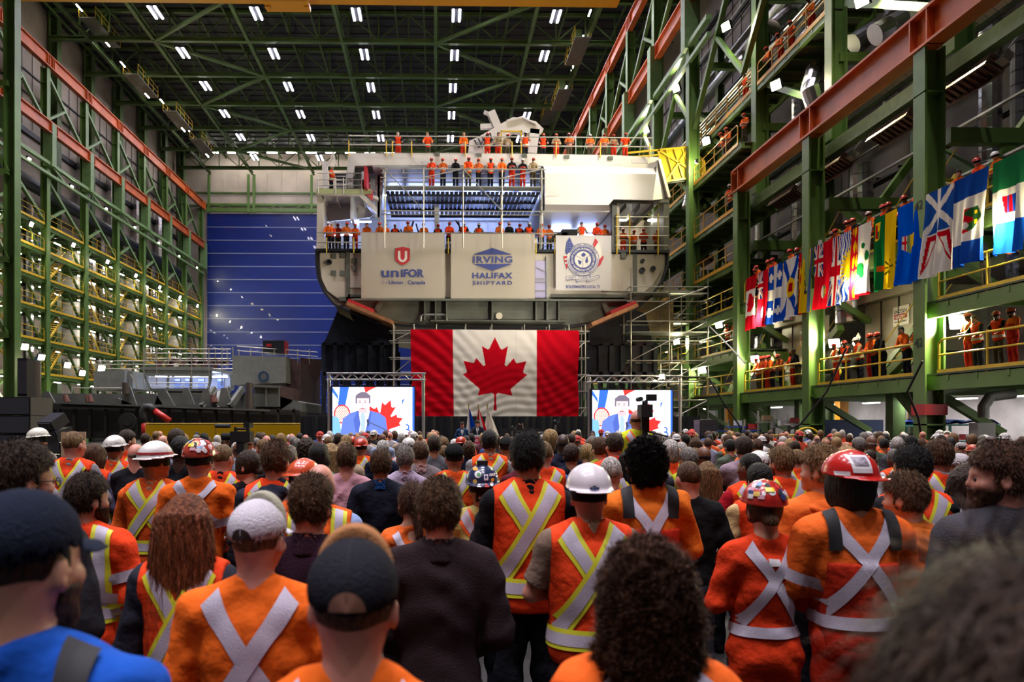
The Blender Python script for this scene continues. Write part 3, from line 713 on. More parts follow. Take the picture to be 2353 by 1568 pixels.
sb(b, 'bridge_front_box', SHIPW)
b = MB(); b.bar((sx(1512), YS-.1, szz(366)), (sx(1536), YS, szz(452)), .3, .18); b.box((sx(1460), YS-1.0, szz(381)), (1.0,.06,.22)); b.bar((sx(1397), YS-1, szz(388)), (sx(1419), YS-1, szz(388)), .06); b.bar((sx(1258), YS-1, szz(457)), (sx(1282), YS-1, szz(457)), .05)
sb(b, 'box_trim', SHIPW)
# open bay at the right, lower
b = MB(); b.bar((sx(1411), YS, szz(460)), (sx(1411), YS, szz(577)), .3, .25); b.bar((sx(1530), YS, szz(458)), (sx(1530), YS, szz(577)), .35, .25)
b.bar((sx(1408), YS, szz(461)), (sx(1535), YS, szz(461)), .3, .2); b.box((sx(1532), YS+3, z_(12.2)), (.15, 6, 3.2))
for k in range(3): b.bar((sx(1440)+k*.85, YS+.2, szz(468)), (sx(1440)+k*.85, YS+5, szz(468)), .07, .3)
sb(b, 'bay_frame', GREYG)
b = MB(); b.box((sx(1470), YS+5, z_(12.2)), (3.6, .15, 3.4)); b.box((sx(1408), YS+2.8, z_(12.2)), (.12, 5, 3.3))
b.box((sx(1418), YS+.1, szz(515)), (.3,.2,3))
sb(b, 'bay_lining', HULLW)
b = MB(); b.box((sx(1450), YS+4.8, z_(11.7)), (.8,.1,1.9)); b.box((sx(1495), YS+4.8, z_(11.7)), (.8,.1,1.9)); b.box((sx(1462), YS+4.8, z_(13.3)), (.4,.1,.25)); sb(b, 'bay_openings', DARK)
b = MB()
for px in (1396, 1432): b.box((sx(px), YS-.05, szz(584)), (.3,.2,.5))
sb(b, 'deck_lugs', GREYG)
# plate for the opening in the banner gap, purple room light put into its colour
b = MB(); b.box((sx(1243), YS-.04, szz(642)), (.75, .1, 2.3)); sb(b, 'access_opening', mat('violet_light_paint', (.40,.36,.55,1), .5))
b = MB(); b.bar((sx(1256), YS-.1, szz(590)), (sx(1257), YS-.1, szz(690)), .12); b.bar((sx(1232), YS-.12, szz(615)), (sx(1256), YS-.12, szz(625)), .05)
for yy in (640, 648, 668): b.bar((sx(1230), YS-.12, szz(yy)), (sx(1257), YS-.12, szz(yy)), .05)
sb(b, 'opening_bars', STEEL)
# light fins at the left wing: stair, radar frame
b = MB(); b.slab(P2([(737,362),(750,366),(750,440),(738,440)]), YS+.5, YS+.7); b.bar((sx(800), YS+.5, szz(362)), (sx(790), YS+.5, szz(440)), .1); b.bar((sx(763), YS+.5, szz(345)), (sx(752), YS+.5, szz(378)), .08); b.bar((sx(763), YS+.5, szz(345)), (sx(768), YS+.5, szz(375)), .08)
for k in range(7): b.bar((sx(799), YS+.6, szz(362+k*11)), (sx(792), YS+.6, szz(366+k*11)), .05)
sb(b, 'wing_fins', SHIPW)
b = MB(); b.box((sx(843), YS+.3, z_(14.9)), (.16, 2.6, 1.2)); q4(b, [(833,418,YS-.1),(857,440,YS+.2),(857,462,YS+.2),(833,440,YS-.1)]); sb(b, 'wing_screen', RED)
b = MB(); b.box((sx(838), YS-.15, szz(408)), (.3,.3,.5)); sb(b, 'wing_light_box', WHITE)
# dark slatted stowage
b = MB()
for k in range(6): b.box((sx(785), YS+.9, szz(392+k*9)), (1.0,.3,.13))
sb(b, 'cable_rack', DARK)
# LED work lights inside the ship (bluish)
LEDM = mat('led_glow', (1,1,1,1), emit=(.45,.55,1,1), estr=55)
for i, (px, h, Y) in enumerate(((830,13.2,50),(900,15.4,51.5),(960,15.4,51.5),(1020,15.4,51.5),(1080,15.4,51.5),(1150,15.4,51.5),(1210,15.4,51.5),(960,12.6,52.5),(1100,12.6,52.5),(1220,12.6,52.5),(1290,12.8,51.5),(1350,12.8,51.5),(790,12.6,51))):
    p = pix(px, 500, Y); tag(MB().box((p.x, p.y, z_(h)), (1.3,.12,.08)).build('led_batten', LEDM), 'bluish work light inside the ship block, %s by height and from the left' % ORD[i % 12], 'lamp', 'work lights inside the ship')
for i, px in enumerate((1430, 1500)):
    p = pix(px, 500, 50); tag(MB().box((p.x, p.y, z_(13.4)), (.6,.2,.06)).build('led_batten', TUBEM), 'warm work light in the open bay of the ship, %s one' % ('left', 'right')[i], 'lamp')
# pipework inside
b = MB()
for k in range(30):
    px = RR.uniform(880, 1240); b.bar((sx(px), YS+RR.uniform(3,6.5), z_(RR.uniform(11,12.5))), (sx(px+RR.uniform(-30,30)), YS+RR.uniform(3,6.5), z_(RR.uniform(12,13.5))), .08)
for k in range(5): b.box((sx(1170+k*14), YS+2.5, z_(11.6)), (.4,.4,.7))
b.box((sx(1290), YS+1.6, z_(11.9)), (1.2,.6,.5)); b.box((sx(1318), YS+1.6, z_(12.0)), (1.0,.6,.7)); b.box((sx(1123), YS+1.6, z_(11.7)), (.9,.5,.9))
sb(b, 'inside_equipment', BLACK)
tag(ship, 'huge white and primer grey ship block resting on black cradles', 'ship')
# white davit crane on the ship roof
e = empty('davit_crane', (sx(1150), YS+2.5, z_(16.4)))
def eb(b, n, m, sm=False): b.v = [(v[0]-e.location.x, v[1]-e.location.y, v[2]-e.location.z) for v in b.v]; return b.build(n, m, e, sm)
YC = YS+2.5
b = MB(); b.ibeam(pix(1128,258,YC), pix(1158,330,YC), .5, .5, .12, up=(0,1,0)); b.bar(pix(1112,258,YC), pix(1128,264,YC), .2); eb(b, 'mast', SHIPW)
b = MB(); b.slab([(pix(*p, YC).x, pix(*p, YC).z) for p in ((1076,350),(1078,328),(1100,318),(1160,283),(1178,273),(1230,283),(1248,300),(1238,312),(1180,305),(1130,330),(1120,352))], YC-.3, YC+.3); eb(b, 'boom', SHIPW)
b = MB(); b.bar(pix(1104,292,YC), pix(1150,290,YC), .3); b.bar(pix(1110,325,YC), pix(1118,352,YC), .5); b.bar(pix(1228,300,YC), pix(1222,354,YC), .6); b.tube([pix(1165,278,YC-.4), pix(1200,270,YC-.4), pix(1232,285,YC-.4)], .08, 6); eb(b, 'strut', SHIPW)
b = MB()
for k in range(5): b.tube([pix(1090+k*9, 322-k*4, YC-.4), pix(1100+k*8, 340-k*3, YC-.45), pix(1112+k*7, 320, YC-.4)], .05, 6)
eb(b, 'hoses', BLACK)
b = MB(); b.bar(pix(1150,302,YC-.5), pix(1200,302,YC-.5), .08); b.bar(pix(1152,300,YC-.5), pix(1152,352,YC-.5), .08); b.bar(pix(1198,300,YC-.5), pix(1198,352,YC-.5), .08); eb(b, 'yellow_frame', YELLOW)
tag(e, 'folded white davit crane on the roof of the ship block', 'crane')
# scaffolding ---------------------------------------------------------------
TUBE = mat('scaffold_tube', (.45,.43,.36,1), .4, metal=.6)
PLANK = mat('scaffold_plank', (.33,.34,.29,1), .5, metal=.4)
def scaffold(xs, ys, zs, ztop, lab, planks=(), braces=True, r=.035, z0=0, name='scaffold'):
    e = empty(name, (xs[0], ys[0], z0)); o = Vector((xs[0], ys[0], z0))
    for x in xs:
        for y in ys: MB().tube([(x-o.x, y-o.y, 0), (x-o.x, y-o.y, ztop-z0)], r, 6).build('upright', TUBE, e)
    for z in zs:
        b = MB()
        for y in ys: b.tube([(xs[0]-.25-o.x, y-o.y, z-z0), (xs[-1]+.25-o.x, y-o.y, z-z0)], r, 6)
        for x in xs: b.tube([(x-o.x, -.15, z-z0), (x-o.x, ys[-1]-o.y+.15, z-z0)], r, 6)
        b.build('ledger', TUBE, e)
    for z in planks:
        b = MB(); n = 4
        for k in range(n): b.box(((xs[0]+xs[-1])/2-o.x, (ys[-1]-ys[0])*(k+.5)/n, z-z0-.05), (xs[-1]-xs[0]+.2, (ys[-1]-ys[0])/n-.03, .06))
        b.build('plank', PLANK, e)
    if braces:
        b = MB()
        for k in range(len(xs)-1):
            for j in range(len(zs)-1):
                if (k+j) % 2: b.tube([(xs[k]-o.x, -.05, zs[j]-z0), (xs[k+1]-o.x, -.05, zs[j+1]-z0)], r*.9, 5)
        b.build('brace', TUBE, e)
    return tag(e, lab, 'scaffold')
# workers' scaffold in front of the bridge opening
zd = z_(14.4)
XS = [sx(p) for p in (886, 974, 1063, 1151, 1240)]
scaffold(XS, [YS-.9, YS-.1], [zd+.45, zd+1.0, z_(12.85)], zd+1.1, 'tube scaffold carrying workers across the bridge opening', planks=(zd,), z0=z_(HD))
e = tag(empty('deck_soffit', (sx(1063), YS+2.5, zd-.2)), 'dark slatted scaffold deck seen from below inside the ship', 'deck')
b = MB()
for k in range(34): b.box((-4.6+k*.28, 0, 0), (.2, 5.4, .1))
for k in range(4): b.box((0, -2.4+k*1.6, -.12), (9.4,.12,.12))
b.build('slats', mat('dark_slats', (.05,.055,.075,1), .4, metal=.4), e)
# roof guard rails of the ship
def pt_rail(pts, z, hs, lab, posts, m=TUBE, pm=YELLOW, h=.75):
    e = empty('guard_railing', (pts[0][0], pts[0][1], z)); o = Vector((pts[0][0], pts[0][1], 0))
    for q in hs: MB().tube([(p[0]-o.x, p[1]-o.y, q) for p in pts], .035, 6).build('rail_tube', m, e)
    for p in posts: MB().tube([(p[0]-o.x, p[1]-o.y, -.2), (p[0]-o.x, p[1]-o.y, h)], .04, 6).build('post', pm, e)
    return tag(e, lab, 'railing')
zr = z_(16.6)
pt_rail([(sx(802),YS-.15),(sx(1500),YS-.15)], zr, (.5, 1.05), 'tube guard rail with yellow posts along the ship roof', [(sx(p),YS-.15) for p in (802,888,902,946,1069,1176,1277,1378,1491)])
pt_rail([(sx(730),YS-.15),(sx(832),YS-.15),(sx(858),YS+1)], za+.1, (.3,.65,1.05), 'white guard rail round the left bridge wing', [(sx(p),YS-.15) for p in (732,772,790,832)], pm=SHIPW)
pt_rail([(sx(731),YS-.3),(sx(1278),YS-.3)], z_(HD), (.45,1.05), 'long tube guard rail along the main deck of the ship', [(sx(p),YS-.3) for p in (752,814,848,1030,1230,1273)])
pt_rail([(sx(1412),YS-.3),(sx(1532),YS-.3)], z_(HD), (.35,.95,1.5,2.1), 'scaffold rails across the open bay of the ship', [(sx(p),YS-.3) for p in (1415,1444,1509)], h=2.3)
# yellow gangway
e = empty('yellow_gangway', pix(1530,400,50)); o = e.location
NET = mat('yellow_net', (.8,.66,.01,1), .6, alpha=.6)
def gp(px, py, Y): v = pix(px, py, Y); return (v.x-o.x, v.y-o.y, v.z-o.z)
tp = [(1512,345),(1585,338),(1618,372)]; bt = [(1530,418),(1610,405),(1619,395)]
b = MB()
for Y in (49, 51.2):
    T = [gp(*p, Y) for p in tp]; B = [gp(*p, Y) for p in bt]
    for a, c in ((T[0],T[1]),(T[1],T[2]),(B[0],B[1]),(B[1],B[2]),(T[0],B[0]),(T[1],B[1]),(T[2],B[2]),(T[0],B[1]),(T[1],B[0])): b.bar(a, c, .12)
    for k in range(5):
        t = k/4; b.bar(Vector(T[0]).lerp(Vector(T[1]), t), Vector(B[0]).lerp(Vector(B[1]), t), .08)
    b.bar(gp(1438,352,Y), gp(1512,345,Y), .1); b.bar(gp(1440,362,Y), gp(1514,356,Y), .08)
b.build('gangway_truss', YELLOW, e)
for Y in (49.1, 51.1):
    T = [gp(*p, Y) for p in tp]; B = [gp(*p, Y) for p in bt]
    MB().add(T+B, [(0,3,4,1),(1,4,5,2)]).build('netting', NET, e)
b = MB(); A, B2, C2, D2 = gp(1530,418,49), gp(1612,406,49), gp(1612,406,51.2), gp(1530,418,51.2); b.add([A,B2,C2,D2]+[(v[0],v[1],v[2]-.15) for v in (A,B2,C2,D2)], MB.BF and [(0,1,2,3),(7,6,5,4),(0,4,5,1),(1,5,6,2),(2,6,7,3),(3,7,4,0)]); b.build('gangway_floor', GRATE, e)
tag(e, 'yellow netted gangway between the ship roof and the right gallery', 'gangway')
p = pix(1600, 372, 47.5); flood(p.x, p.y, p.z, 1, 'added flood lamp brightening the yellow gangway from the gallery side', 'added gangway flood', yaw=-.9, sc=.4, tilt=0)  # small extra flood, added to brighten the gangway
BEAMD = bpy.data.lights.new('flood_beam', 'SPOT'); BEAMD.energy = 5200; BEAMD.spot_size = math.radians(62); BEAMD.spot_blend = .8; BEAMD.shadow_soft_size = .35; BEAMD.color = (1, .93, .80)
for o_ in [o for o in list(COL.objects) if o.name.startswith('flood_lamp') and o.get('group') in ('low right floods', 'upper right floods')]:
    if not (23 < o_.location.y < 43): continue
    m_ = Matrix.LocRotScale(o_.location, o_.rotation_euler, o_.scale); src = m_ @ Vector((-.12,0,0)); d_ = Vector((3.4, YS, 14)) - src
    q = bpy.data.objects.new('flood_beam', BEAMD); COL.objects.link(q); q.parent = o_
    q.matrix_local = m_.inverted() @ (Matrix.Translation(src) @ d_.to_track_quat('-Z', 'Y').to_matrix().to_4x4())
# cradles -------------------------------------------------------------------
CR = mat('cradle_blue_black', (.018,.023,.036,1), .35, noise=.4, nscale=1.5)
def cradle(top, lab, flip):
    e = empty('ship_cradle', (sx(top[0][0]), YS+1, 0)); o = e.location
    pl = [(pix(a, c, YS+1).x-o.x, pix(a, c, YS+1).z) for a, c in top]
    MB().slab(pl, -.1, .15).build('web_plate', CR, e); MB().slab(pl, 6, 6.2).build('rear_plate', CR, e)
    b = MB(); xs = [p[0] for p in pl]; xa, xb = min(xs), max(xs); zt = pix(1003, 860, YS+1).z; zm = pix(1003, 790, YS+1).z; b2 = MB()
    for k in range(7): x = xa+(xb-xa)*k/6; b.bar((x, -.2, 0), (x, -.2, zm), .25); b2.bar((x, 6, 0), (x, 6, zm), .25)
    b2.bar((xa, 6, zt), (xb, 6, zt), .25); b2.build('rear_frame', CR, e)
    for z in (.3, 2.4, zt, zm): b.bar((xa, -.2, z), (xb, -.2, z), .25)
    for k in range(6):
        x = xa+(xb-xa)*k/6; x2 = xa+(xb-xa)*(k+1)/6; b.bar((x, -.2, 2.4 if k % 2 else zt), (x2, -.2, zt if k % 2 else 2.4), .16)
    b.build('frame', CR, e)
    return tag(e, lab, 'cradle')
cradle([(777,712),(800,720),(905,752),(905,862),(745,862),(745,790)], 'black steel cradle under the left side of the hull', 0)
cradle([(1352,752),(1455,712),(1482,722),(1500,790),(1503,862),(1360,862)], 'black steel cradle under the right side of the hull', 1)
for i, (a, c) in enumerate((((803,705),(905,748)), ((1349,752),(1452,709)))):
    p, q = pix(*a, YS-.5), pix(*c, YS-.5); e = empty('cradle_pad', p)
    MB().bar((0,0,0), q-p, 3.0, .2).build('timber_block', mat('orange_timber', (.35,.14,.05,1), .6, noise=.3), e)
    r = MB().bar(Vector((0,.3,.22)), (q-p)*(.55 if i == 0 else 1)+Vector((0,.3,.22)), 2.6, .25).build('red_pad', RED, e) if i == 0 else MB().bar((q-p)*.45+Vector((0,.3,.22)), (q-p)+Vector((0,.3,.22)), 2.6, .25).build('red_pad', RED, e)
    tag(e, 'curved timber and red packing between hull and cradle, %s side' % ('left', 'right')[i], 'packing')
# scaffold behind the flag and tower on the right
Yf = 45.4
scaffold([pix(p, 900, Yf).x for p in (904, 951, 1003, 1070, 1130, 1205, 1262, 1307, 1345)], [Yf, Yf+1.2], [z_(h) for h in (-.4, .9, 1.9, 2.9, 3.9, 4.9, 5.5)], z_(5.9), 'tube scaffold holding up the giant flag', braces=True)
Yt = 46
scaffold([pix(p, 900, Yt).x for p in (1450, 1538, 1627)], [Yt, Yt+1.8], [z_(h) for h in (.2,1.4,2.6,3.8,5.0,6.2,7.4,8.3)], z_(9.4), 'tall tube scaffold tower beside the right cradle', planks=[z_(h) for h in (2.9, 5.6, 8.0)])
scaffold([pix(p, 900, 49).x for p in (1500, 1560, 1600)], [48.5, 50.5], [z_(h) for h in (1,2.5,4,5.5,7,8.5)], z_(9), 'second tube scaffold standing behind the right scaffold tower', planks=[z_(h) for h in (3.5, 6.5)])
p = pix(1485, 728, 47.2); tag(MB().box((p.x+.8, 48, p.z), (2.3,.05,2.3)).build('plywood_sheet', mat('plywood', (.45,.33,.16,1), .6, noise=.15)), 'plywood sheet leaning in the scaffold right of the hull', 'plywood')
# ================================================================ left hull section
YG = 50.0
hs = empty('hull_section', pix(400, 990, YG)); hs.location.z = 0; HO = hs.location.copy()
def hb(b, name, m): b.v = [(v[0]-HO.x, v[1]-HO.y, v[2]-HO.z) for v in b.v]; return b.build(name, m, hs)
def gs(pts, Y, dep, b=None):
    b = b or MB(); return b.slab([(pix(a, c, Y).x, pix(a, c, Y).z) for a, c in pts], Y, Y+dep)
GM = GREYMETAL; GL = mat('light_grey_primer', (.23,.24,.21,1), .5, noise=.12)
b = gs([(75,936),(150,926),(690,946),(690,1008),(75,1008)], 44.5, 12); hb(b, 'base_block', mat('dark_brown_steel', (.02,.019,.014,1), .6, noise=.4, nscale=.6))
b = MB()
for k in range(17): px = 100+k*36; b.bar(pix(px, 940, 44.2), pix(px, 1005, 44.2), .12, .3)
b.bar(pix(75,930,44.2), pix(690,946,44.2), .3, .15); hb(b, 'base_ribs', mat('dark_brown_steel'))
b = gs([(75,930),(90,905),(620,905),(690,925),(690,950),(75,936)], 46, 10); b.bar(pix(140,926,44), pix(620,944,44), .5, .1); hb(b, 'lower_deck', GM)
b = MB()
for (px, w, h0, h1) in ((290,26,938,888),(350,24,930,905),(370,34,938,897),(425,22,930,892),(470,24,935,893),(512,24,935,892),(105,20,925,900),(250,60,932,915)):
    gs([(px-w/2, h0), (px-w/6, h1), (px+w/3, h1), (px+w, h0)], 45, .15, b)
for k in range(5): b.bar(pix(500+k*3, 900+k*2, 46), pix(470+k*30, 940, 45), .2, .3) if k < 2 else b.bar(pix(430+k*32, 893, 46), pix(400+k*32, 935, 45), .25, .35)
hb(b, 'brackets', GM)
b = gs([(322,846),(540,846),(520,853),(486,853),(486,896),(345,896),(333,866)], 49, .2); b.bar(pix(322,847,48.9), pix(490,847,48.9), .6, .25); b.bar(pix(490,847,48.9), pix(537,855,53), .6, .25)
hb(gs([(345,893),(480,893),(480,899),(345,899)], 48.8, 4, MB()), 'wheelhouse_sill', GM)
b = MB(); gs([(322,843),(486,843),(486,852),(322,850)], 48.7, 5, b); gs([(328,850),(486,850),(486,866),(338,864)], 48.75, .15, b)
for px, px2 in ((331,348),(388,385),(486,478),(440,438)): b.bar(pix(px, 860, 48.9), pix(px2, 897, 48.9), .14)
gs([(486,850),(537,862),(537,896),(530,896),(528,868),(486,860)], 51, .2, b)
hb(b, 'wheelhouse_roof', GL)
b = MB(); gs([(340,862),(535,862),(535,897),(345,897)], 53, .15, b); hb(b, 'wheelhouse_back', SW2)
b = MB()
for px in (400, 425, 455, 500): gs([(px,868),(px+14,868),(px+14,893),(px,893)], 52.9, .1, b)
hb(b, 'wheelhouse_windows', mat('pale_glass'))
b = MB(); gs([(215,853),(286,850),(286,895),(215,897)], 50, 4, b); gs([(286,850),(305,853),(305,893),(286,895)], 50.5, 4, b); hb(b, 'left_deckhouse', GL)
b = MB(); gs([(535,817),(657,820),(657,880),(535,885)], 48, 7, b); hb(b, 'right_deckhouse', GL)
b = MB(); gs([(657,820),(692,832),(692,930),(657,925)], 49.5, 8, b); gs([(640,885),(680,895),(670,925),(640,945)], 46, 2, b); hb(b, 'shell_plate', mat('rust_grey', (.10,.055,.045,1), .6, noise=.3))
# curved rusty bow
V = []; nu, nv = 10, 10
for i in range(nu):
    for j in range(nv):
        t, s = i/(nu-1), j/(nv-1)
        px = 690+44*(1-s**2.2)*t+6*t; py = 822+s*95+6*t; v = pix(px, py, 50+6*t); V.append((v.x-HO.x, v.y-HO.y, v.z-HO.z))
arr_mesh('bow_plating', V, grid_faces(nu, nv), mat('rust_red', (.13,.045,.03,1), .6, noise=.3), hs)
b = MB(); gs([(583,885),(640,888),(640,935),(583,935)], 45.5, 1.5, b); b.bar(pix(583,887,45.4), pix(645,890,45.4), .2, .15); b.bar(pix(612,888,45.4), pix(612,935,45.4), .1); hb(b, 'mooring_trunk', GM)
b = MB()
for px, y0, y1 in ((82,830,925),(289,880,905),(573,880,940)): b.tube([pix(px,y1,44.8), pix(px,y0,44.8)], .28 if px < 100 else .2, 12)
hb(b, 'bollard_posts', mat('rust_post', (.07,.05,.04,1), .6))
b = MB()
for px in range(225, 720, 27): b.tube([pix(px, 838 if px > 330 else 850, 49), pix(px, 803 if px > 330 else 828, 49)], .03, 5)
for y0 in (802, 812, 824): b.tube([pix(335,y0,49), pix(530,y0+1,49)], .03, 5)
for y0 in (796, 806): b.tube([pix(545,y0,49), pix(730,y0+14,52)], .03, 5)
for y0 in (830, 838, 848): b.tube([pix(222,y0,49), pix(540,y0,49)], .03, 5)
for px in (330,360,440,480,510,535): b.tube([pix(px,885,48.5), pix(px,798,48.5)], .035, 5)
hb(b, 'rails', TUBE)
b = MB()
for (x0,y0,x1,y1) in ((340,868,480,868),(340,880,480,881),(345,889,480,889),(165,892,165,905),(165,892,280,892),(300,860,318,895),(308,860,318,895)): b.tube([pix(x0,y0,48.4), pix(x1,y1,48.4)], .03, 5)
hb(b, 'handrails', TUBE)
b = MB()
for px in (150, 200, 490, 205, 487): b.tube([pix(px,908,44.9), pix(px+4,925,44.9)], [.12,.2], 8)
for k in range(24): px = RR.uniform(350,520); b.box(pix(px, RR.uniform(828,842), 49.5), (.3,.3,.3))
hb(b, 'deck_fittings', mat('rust_red'))
b = MB(); b.lathe((0,0,0), [(.35,.1),(.55,.1),(.55,0),(.35,0)], 20); c0 = pix(606, 866, 47.9); q = b.v; b.v = [(c0.x+x*.6, c0.y-z, c0.z+y*.6) for x, y, z in q]; hb(b, 'porthole_ring', mat('blue_ring', (.02,.05,.12,1), .5))
for i, px in enumerate((375, 420, 460, 505)):
    p = pix(px, 866, 51); tag(MB().box(p, (1.0,.12,.08)).build('led_batten', mat('led_glow2', (1,1,1,1), emit=(.5,.6,1,1), estr=45)), 'bluish work light in the wheelhouse of the grey hull section, %s from the left' % ORD[i], 'lamp', 'wheelhouse work lights')
tag(hs, 'long unfinished grey ship section with wheelhouse in front of the blue door', 'ship section')
e = empty('tool_container', pix(633, 815, 51)); MB().box((0,0,.45), (1.4,1.2,.85)).build('crate_body', DARK, e); MB().box((.72,0,.45), (.05,1.2,.85)).box((-.3,-.62,.55), (.35,.04,.18)).build('red_side', RED, e)
tag(e, 'dark container with red markings on top of the grey hull section', 'container')
# red pipe with black elbow
e = empty('hose_pipe', pix(332, 1005, 40)); e.location.z = 0; o = e.location
def L_(p): v = pix(*p); return (v.x-o.x, v.y-o.y, v.z-o.z)
MB().tube([L_((333,1010,40)), L_((333,968,40))], .18, 14).build('lower_pipe', mat('hose_red', (.45,.015,.012,1), .4), e, True); MB().tube([L_((354,944,40)), L_((390,968,40))], .17, 14).build('upper_pipe', mat('hose_red'), e, True)
MB().tube([L_(q) for q in ((333,972,40),(330,958,40),(329,945,40),(334,936,40),(344,936,40),(354,944,40))], .2, 14).build('elbow', mat('rubber', (.03,.03,.03,1), .6), e, True)
tag(e, 'red pipe with a black rubber elbow left of the yellow barrier', 'pipe')
b = MB().lathe((0,0,0), [(0,.1),(.28,.1),(.28,.05),(.5,.05),(.5,0)], 20); c0 = pix(293, 968, 43.5); b.v = [(c0.x+x, c0.y-z, c0.z+y) for x, y, z in b.v]; tag(b.build('pulley_wheel', mat('dark_brown_steel')), 'brown pulley wheel on the side of the dark base block', 'wheel')
# yellow barrier
FILM = mat('yellow_film', (.65,.38,.005,1), .25, alpha=.75)
for i, (x0, x1, Y, m) in enumerate(((335,495,38,FILM),(498,690,38,FILM),(692,708,37.8,mat('orange_film', (.7,.25,.02,1), .4)),(709,722,37.6,mat('violet_film', (.55,.35,.6,1), .4, alpha=.8)))):
    a, c = pix(x0, 976, Y), pix(x1, 976, Y); e = empty('film_barrier', (a.x, Y, 0)); L = c.x-a.x
    MB().box((L/2, 0, a.z/2), (L, .03, a.z)).build('film', m, e); MB().tube([(0,0,0),(0,0,a.z+.05),(L,0,a.z+.05),(L,0,0)], .03, 6).build('barrier_frame', YELLOW if i < 3 else STEEL, e)
    tag(e, ['yellow film welding screen nearest the red pipe', 'long yellow film welding screen in the middle', 'narrow orange film screen at the end of the yellow ones', 'narrow violet film screen at the end of the row'][i], 'barrier')
# loudspeakers ----------------------------------------------------------------
SPK = mat('speaker_black', (.008,.008,.009,1), .5); SPK2 = mat('speaker_grille', (.03,.03,.035,1), .6)
def stack(px0, px1, ys_, Y, dep, lab):
    for i, (a, c) in enumerate(zip(ys_[:-1], ys_[1:])):
        p, q = pix(px0, c, Y), pix(px1, a, Y); e = empty('loudspeaker', ((p.x+q.x)/2, Y+dep/2, p.z)); w, h = q.x-p.x, q.z-p.z
        MB().box((0,0,h/2), (w, dep, h-.01)).build('cabinet', SPK, e); MB().box((0,-dep/2-.01,h/2), (w*.93, .02, h*.85)).build('grille', SPK2, e)
        tag(e, lab % ORD[i], 'loudspeaker', 'stacked loudspeakers')
stack(-18, 70, [912, 955, 998, 1041, 1090], 14, .8, 'big black subwoofer in the stack at the left edge, %s from the top')
stack(40, 62, [823, 912], 24, .5, 'tall narrow black loudspeaker above the subwoofers at the left edge, %s')
stack(1608, 1648, [965, 978, 991, 1004, 1030], 30, .7, 'black loudspeaker in the stack right of the right screen, %s from the top')
stack(708, 748, [952, 972, 992, 1012], 37, .7, 'black loudspeaker in the stack left of the left screen, %s from the top')
for i, (px, py, rot) in enumerate(((112,978,.28),(122,1003,.14),(130,1030,.05),(134,1058,0))):
    p = pix(px, py, 12.5); e = empty('line_array_speaker', p); e.rotation_euler = (rot*2, 0, -.5)
    MB().box((0,.1,0), (.34,.3,.18)).build('cabinet', mat('array_blue_black', (.012,.013,.02,1), .4), e); MB().box((0,-.06,0), (.30,.02,.15)).build('grille', SPK2, e)
    tag(e, 'line array loudspeaker behind the bearded white helmet, %s from the top' % ORD[i], 'loudspeaker', 'line array')
tag(pbox(140, 196, 993, 1050, 12, .03, mat('poster_beige', (.5,.33,.2,1), .6), 'notice_board'), 'beige notice board behind the man with buzz cut hair', 'board')
# overhead crane at the very top
YCR = 62.5
e = empty('overhead_crane', (-12, YCR, z_(34.6))); MB().box((0,0,.85), (54,1.2,1.7)).build('bridge_girder', mat('crane_yellow', (.62,.27,.01,1), .45), e)
p = pix(660, 12, YCR); b = MB(); b.box((p.x+12, 0, p.z-z_(34.6)+.05), (3.6, 1.6, .35)).box((p.x+12-1.6, 0, p.z-z_(34.6)-.1), (.4,.4,.3)).box((p.x+12+1.6, 0, p.z-z_(34.6)-.1), (.4,.4,.3)); b.build('trolley', mat('crane_yellow'), e)
tag(e, 'yellow overhead crane bridge across the very top of the picture', 'crane')
# catwalks under the roof corners
def catwalk(px, py, Y, L, s, lab):
    p = pix(px, py, Y); e = empty('roof_catwalk', p); MB().box((0,L/2,0), (1.6,L,.12)).build('walkway', GREYMETAL, e)
    b = MB()
    for sx_ in (-.8,.8):
        b.tube([(sx_,0,1.1),(sx_,L,1.1)], .04, 5).tube([(sx_,0,.55),(sx_,L,.55)], .03, 5)
        for k in range(int(L/1.5)+1): b.tube([(sx_,k*1.5,0),(sx_,k*1.5,1.1)], .03, 5)
    b.build('handrail', YELLOW, e); MB().box((0,L*.6,1.6), (.9,1.2,1.5)).build('control_box', GREEN, e)
    tag(e, lab, 'catwalk', 'roof catwalks')
for i, (px, py, Y) in enumerate(((200,40,76),(300,170,84),(390,255,93),(450,320,104))):
    catwalk(px, py, Y, 6, 1, 'yellow railed catwalk hung under the roof at the left, %s from the camera' % ORD[i])
    for k in range(3): tube_lamp(pix(px-18+k*12, py-25, Y).x, Y+2*k, min(43.2, pix(px, py-22+k*18, Y).z), 'thin white lamp over the left roof catwalks, %s one of the %s' % (ORD[k], ORD[i]), 'catwalk lamps', 2)
for i, (px, py, Y) in enumerate(((1340,85,76),(1300,205,88),(1270,245,98))):
    catwalk(px, py, Y, 6, -1, 'yellow railed catwalk hung under the roof at the right, %s from the camera' % ORD[i])
    for k in range(2): tube_lamp(pix(px+15-k*8, py-50, Y).x, Y+2*k, min(43.2, pix(px, py-55+k*35, Y).z), 'thin white lamp over the right roof catwalks, %s one of the %s' % (ORD[k], ORD[i]), 'catwalk lamps', 2)
for i in range(14):
    p = pix(490+i*45, 351, YB-3); o = tube_lamp(p.x, p.y, p.z, 'wide strip lamp on the end wall above the lattice girder, %s from the left' % (ORD[i] if i < 12 else ('thirteenth','fourteenth')[i-12]), 'end wall strip lamps'); o.rotation_euler = (0,0,math.pi/2); o.scale = (2,1.3,2)
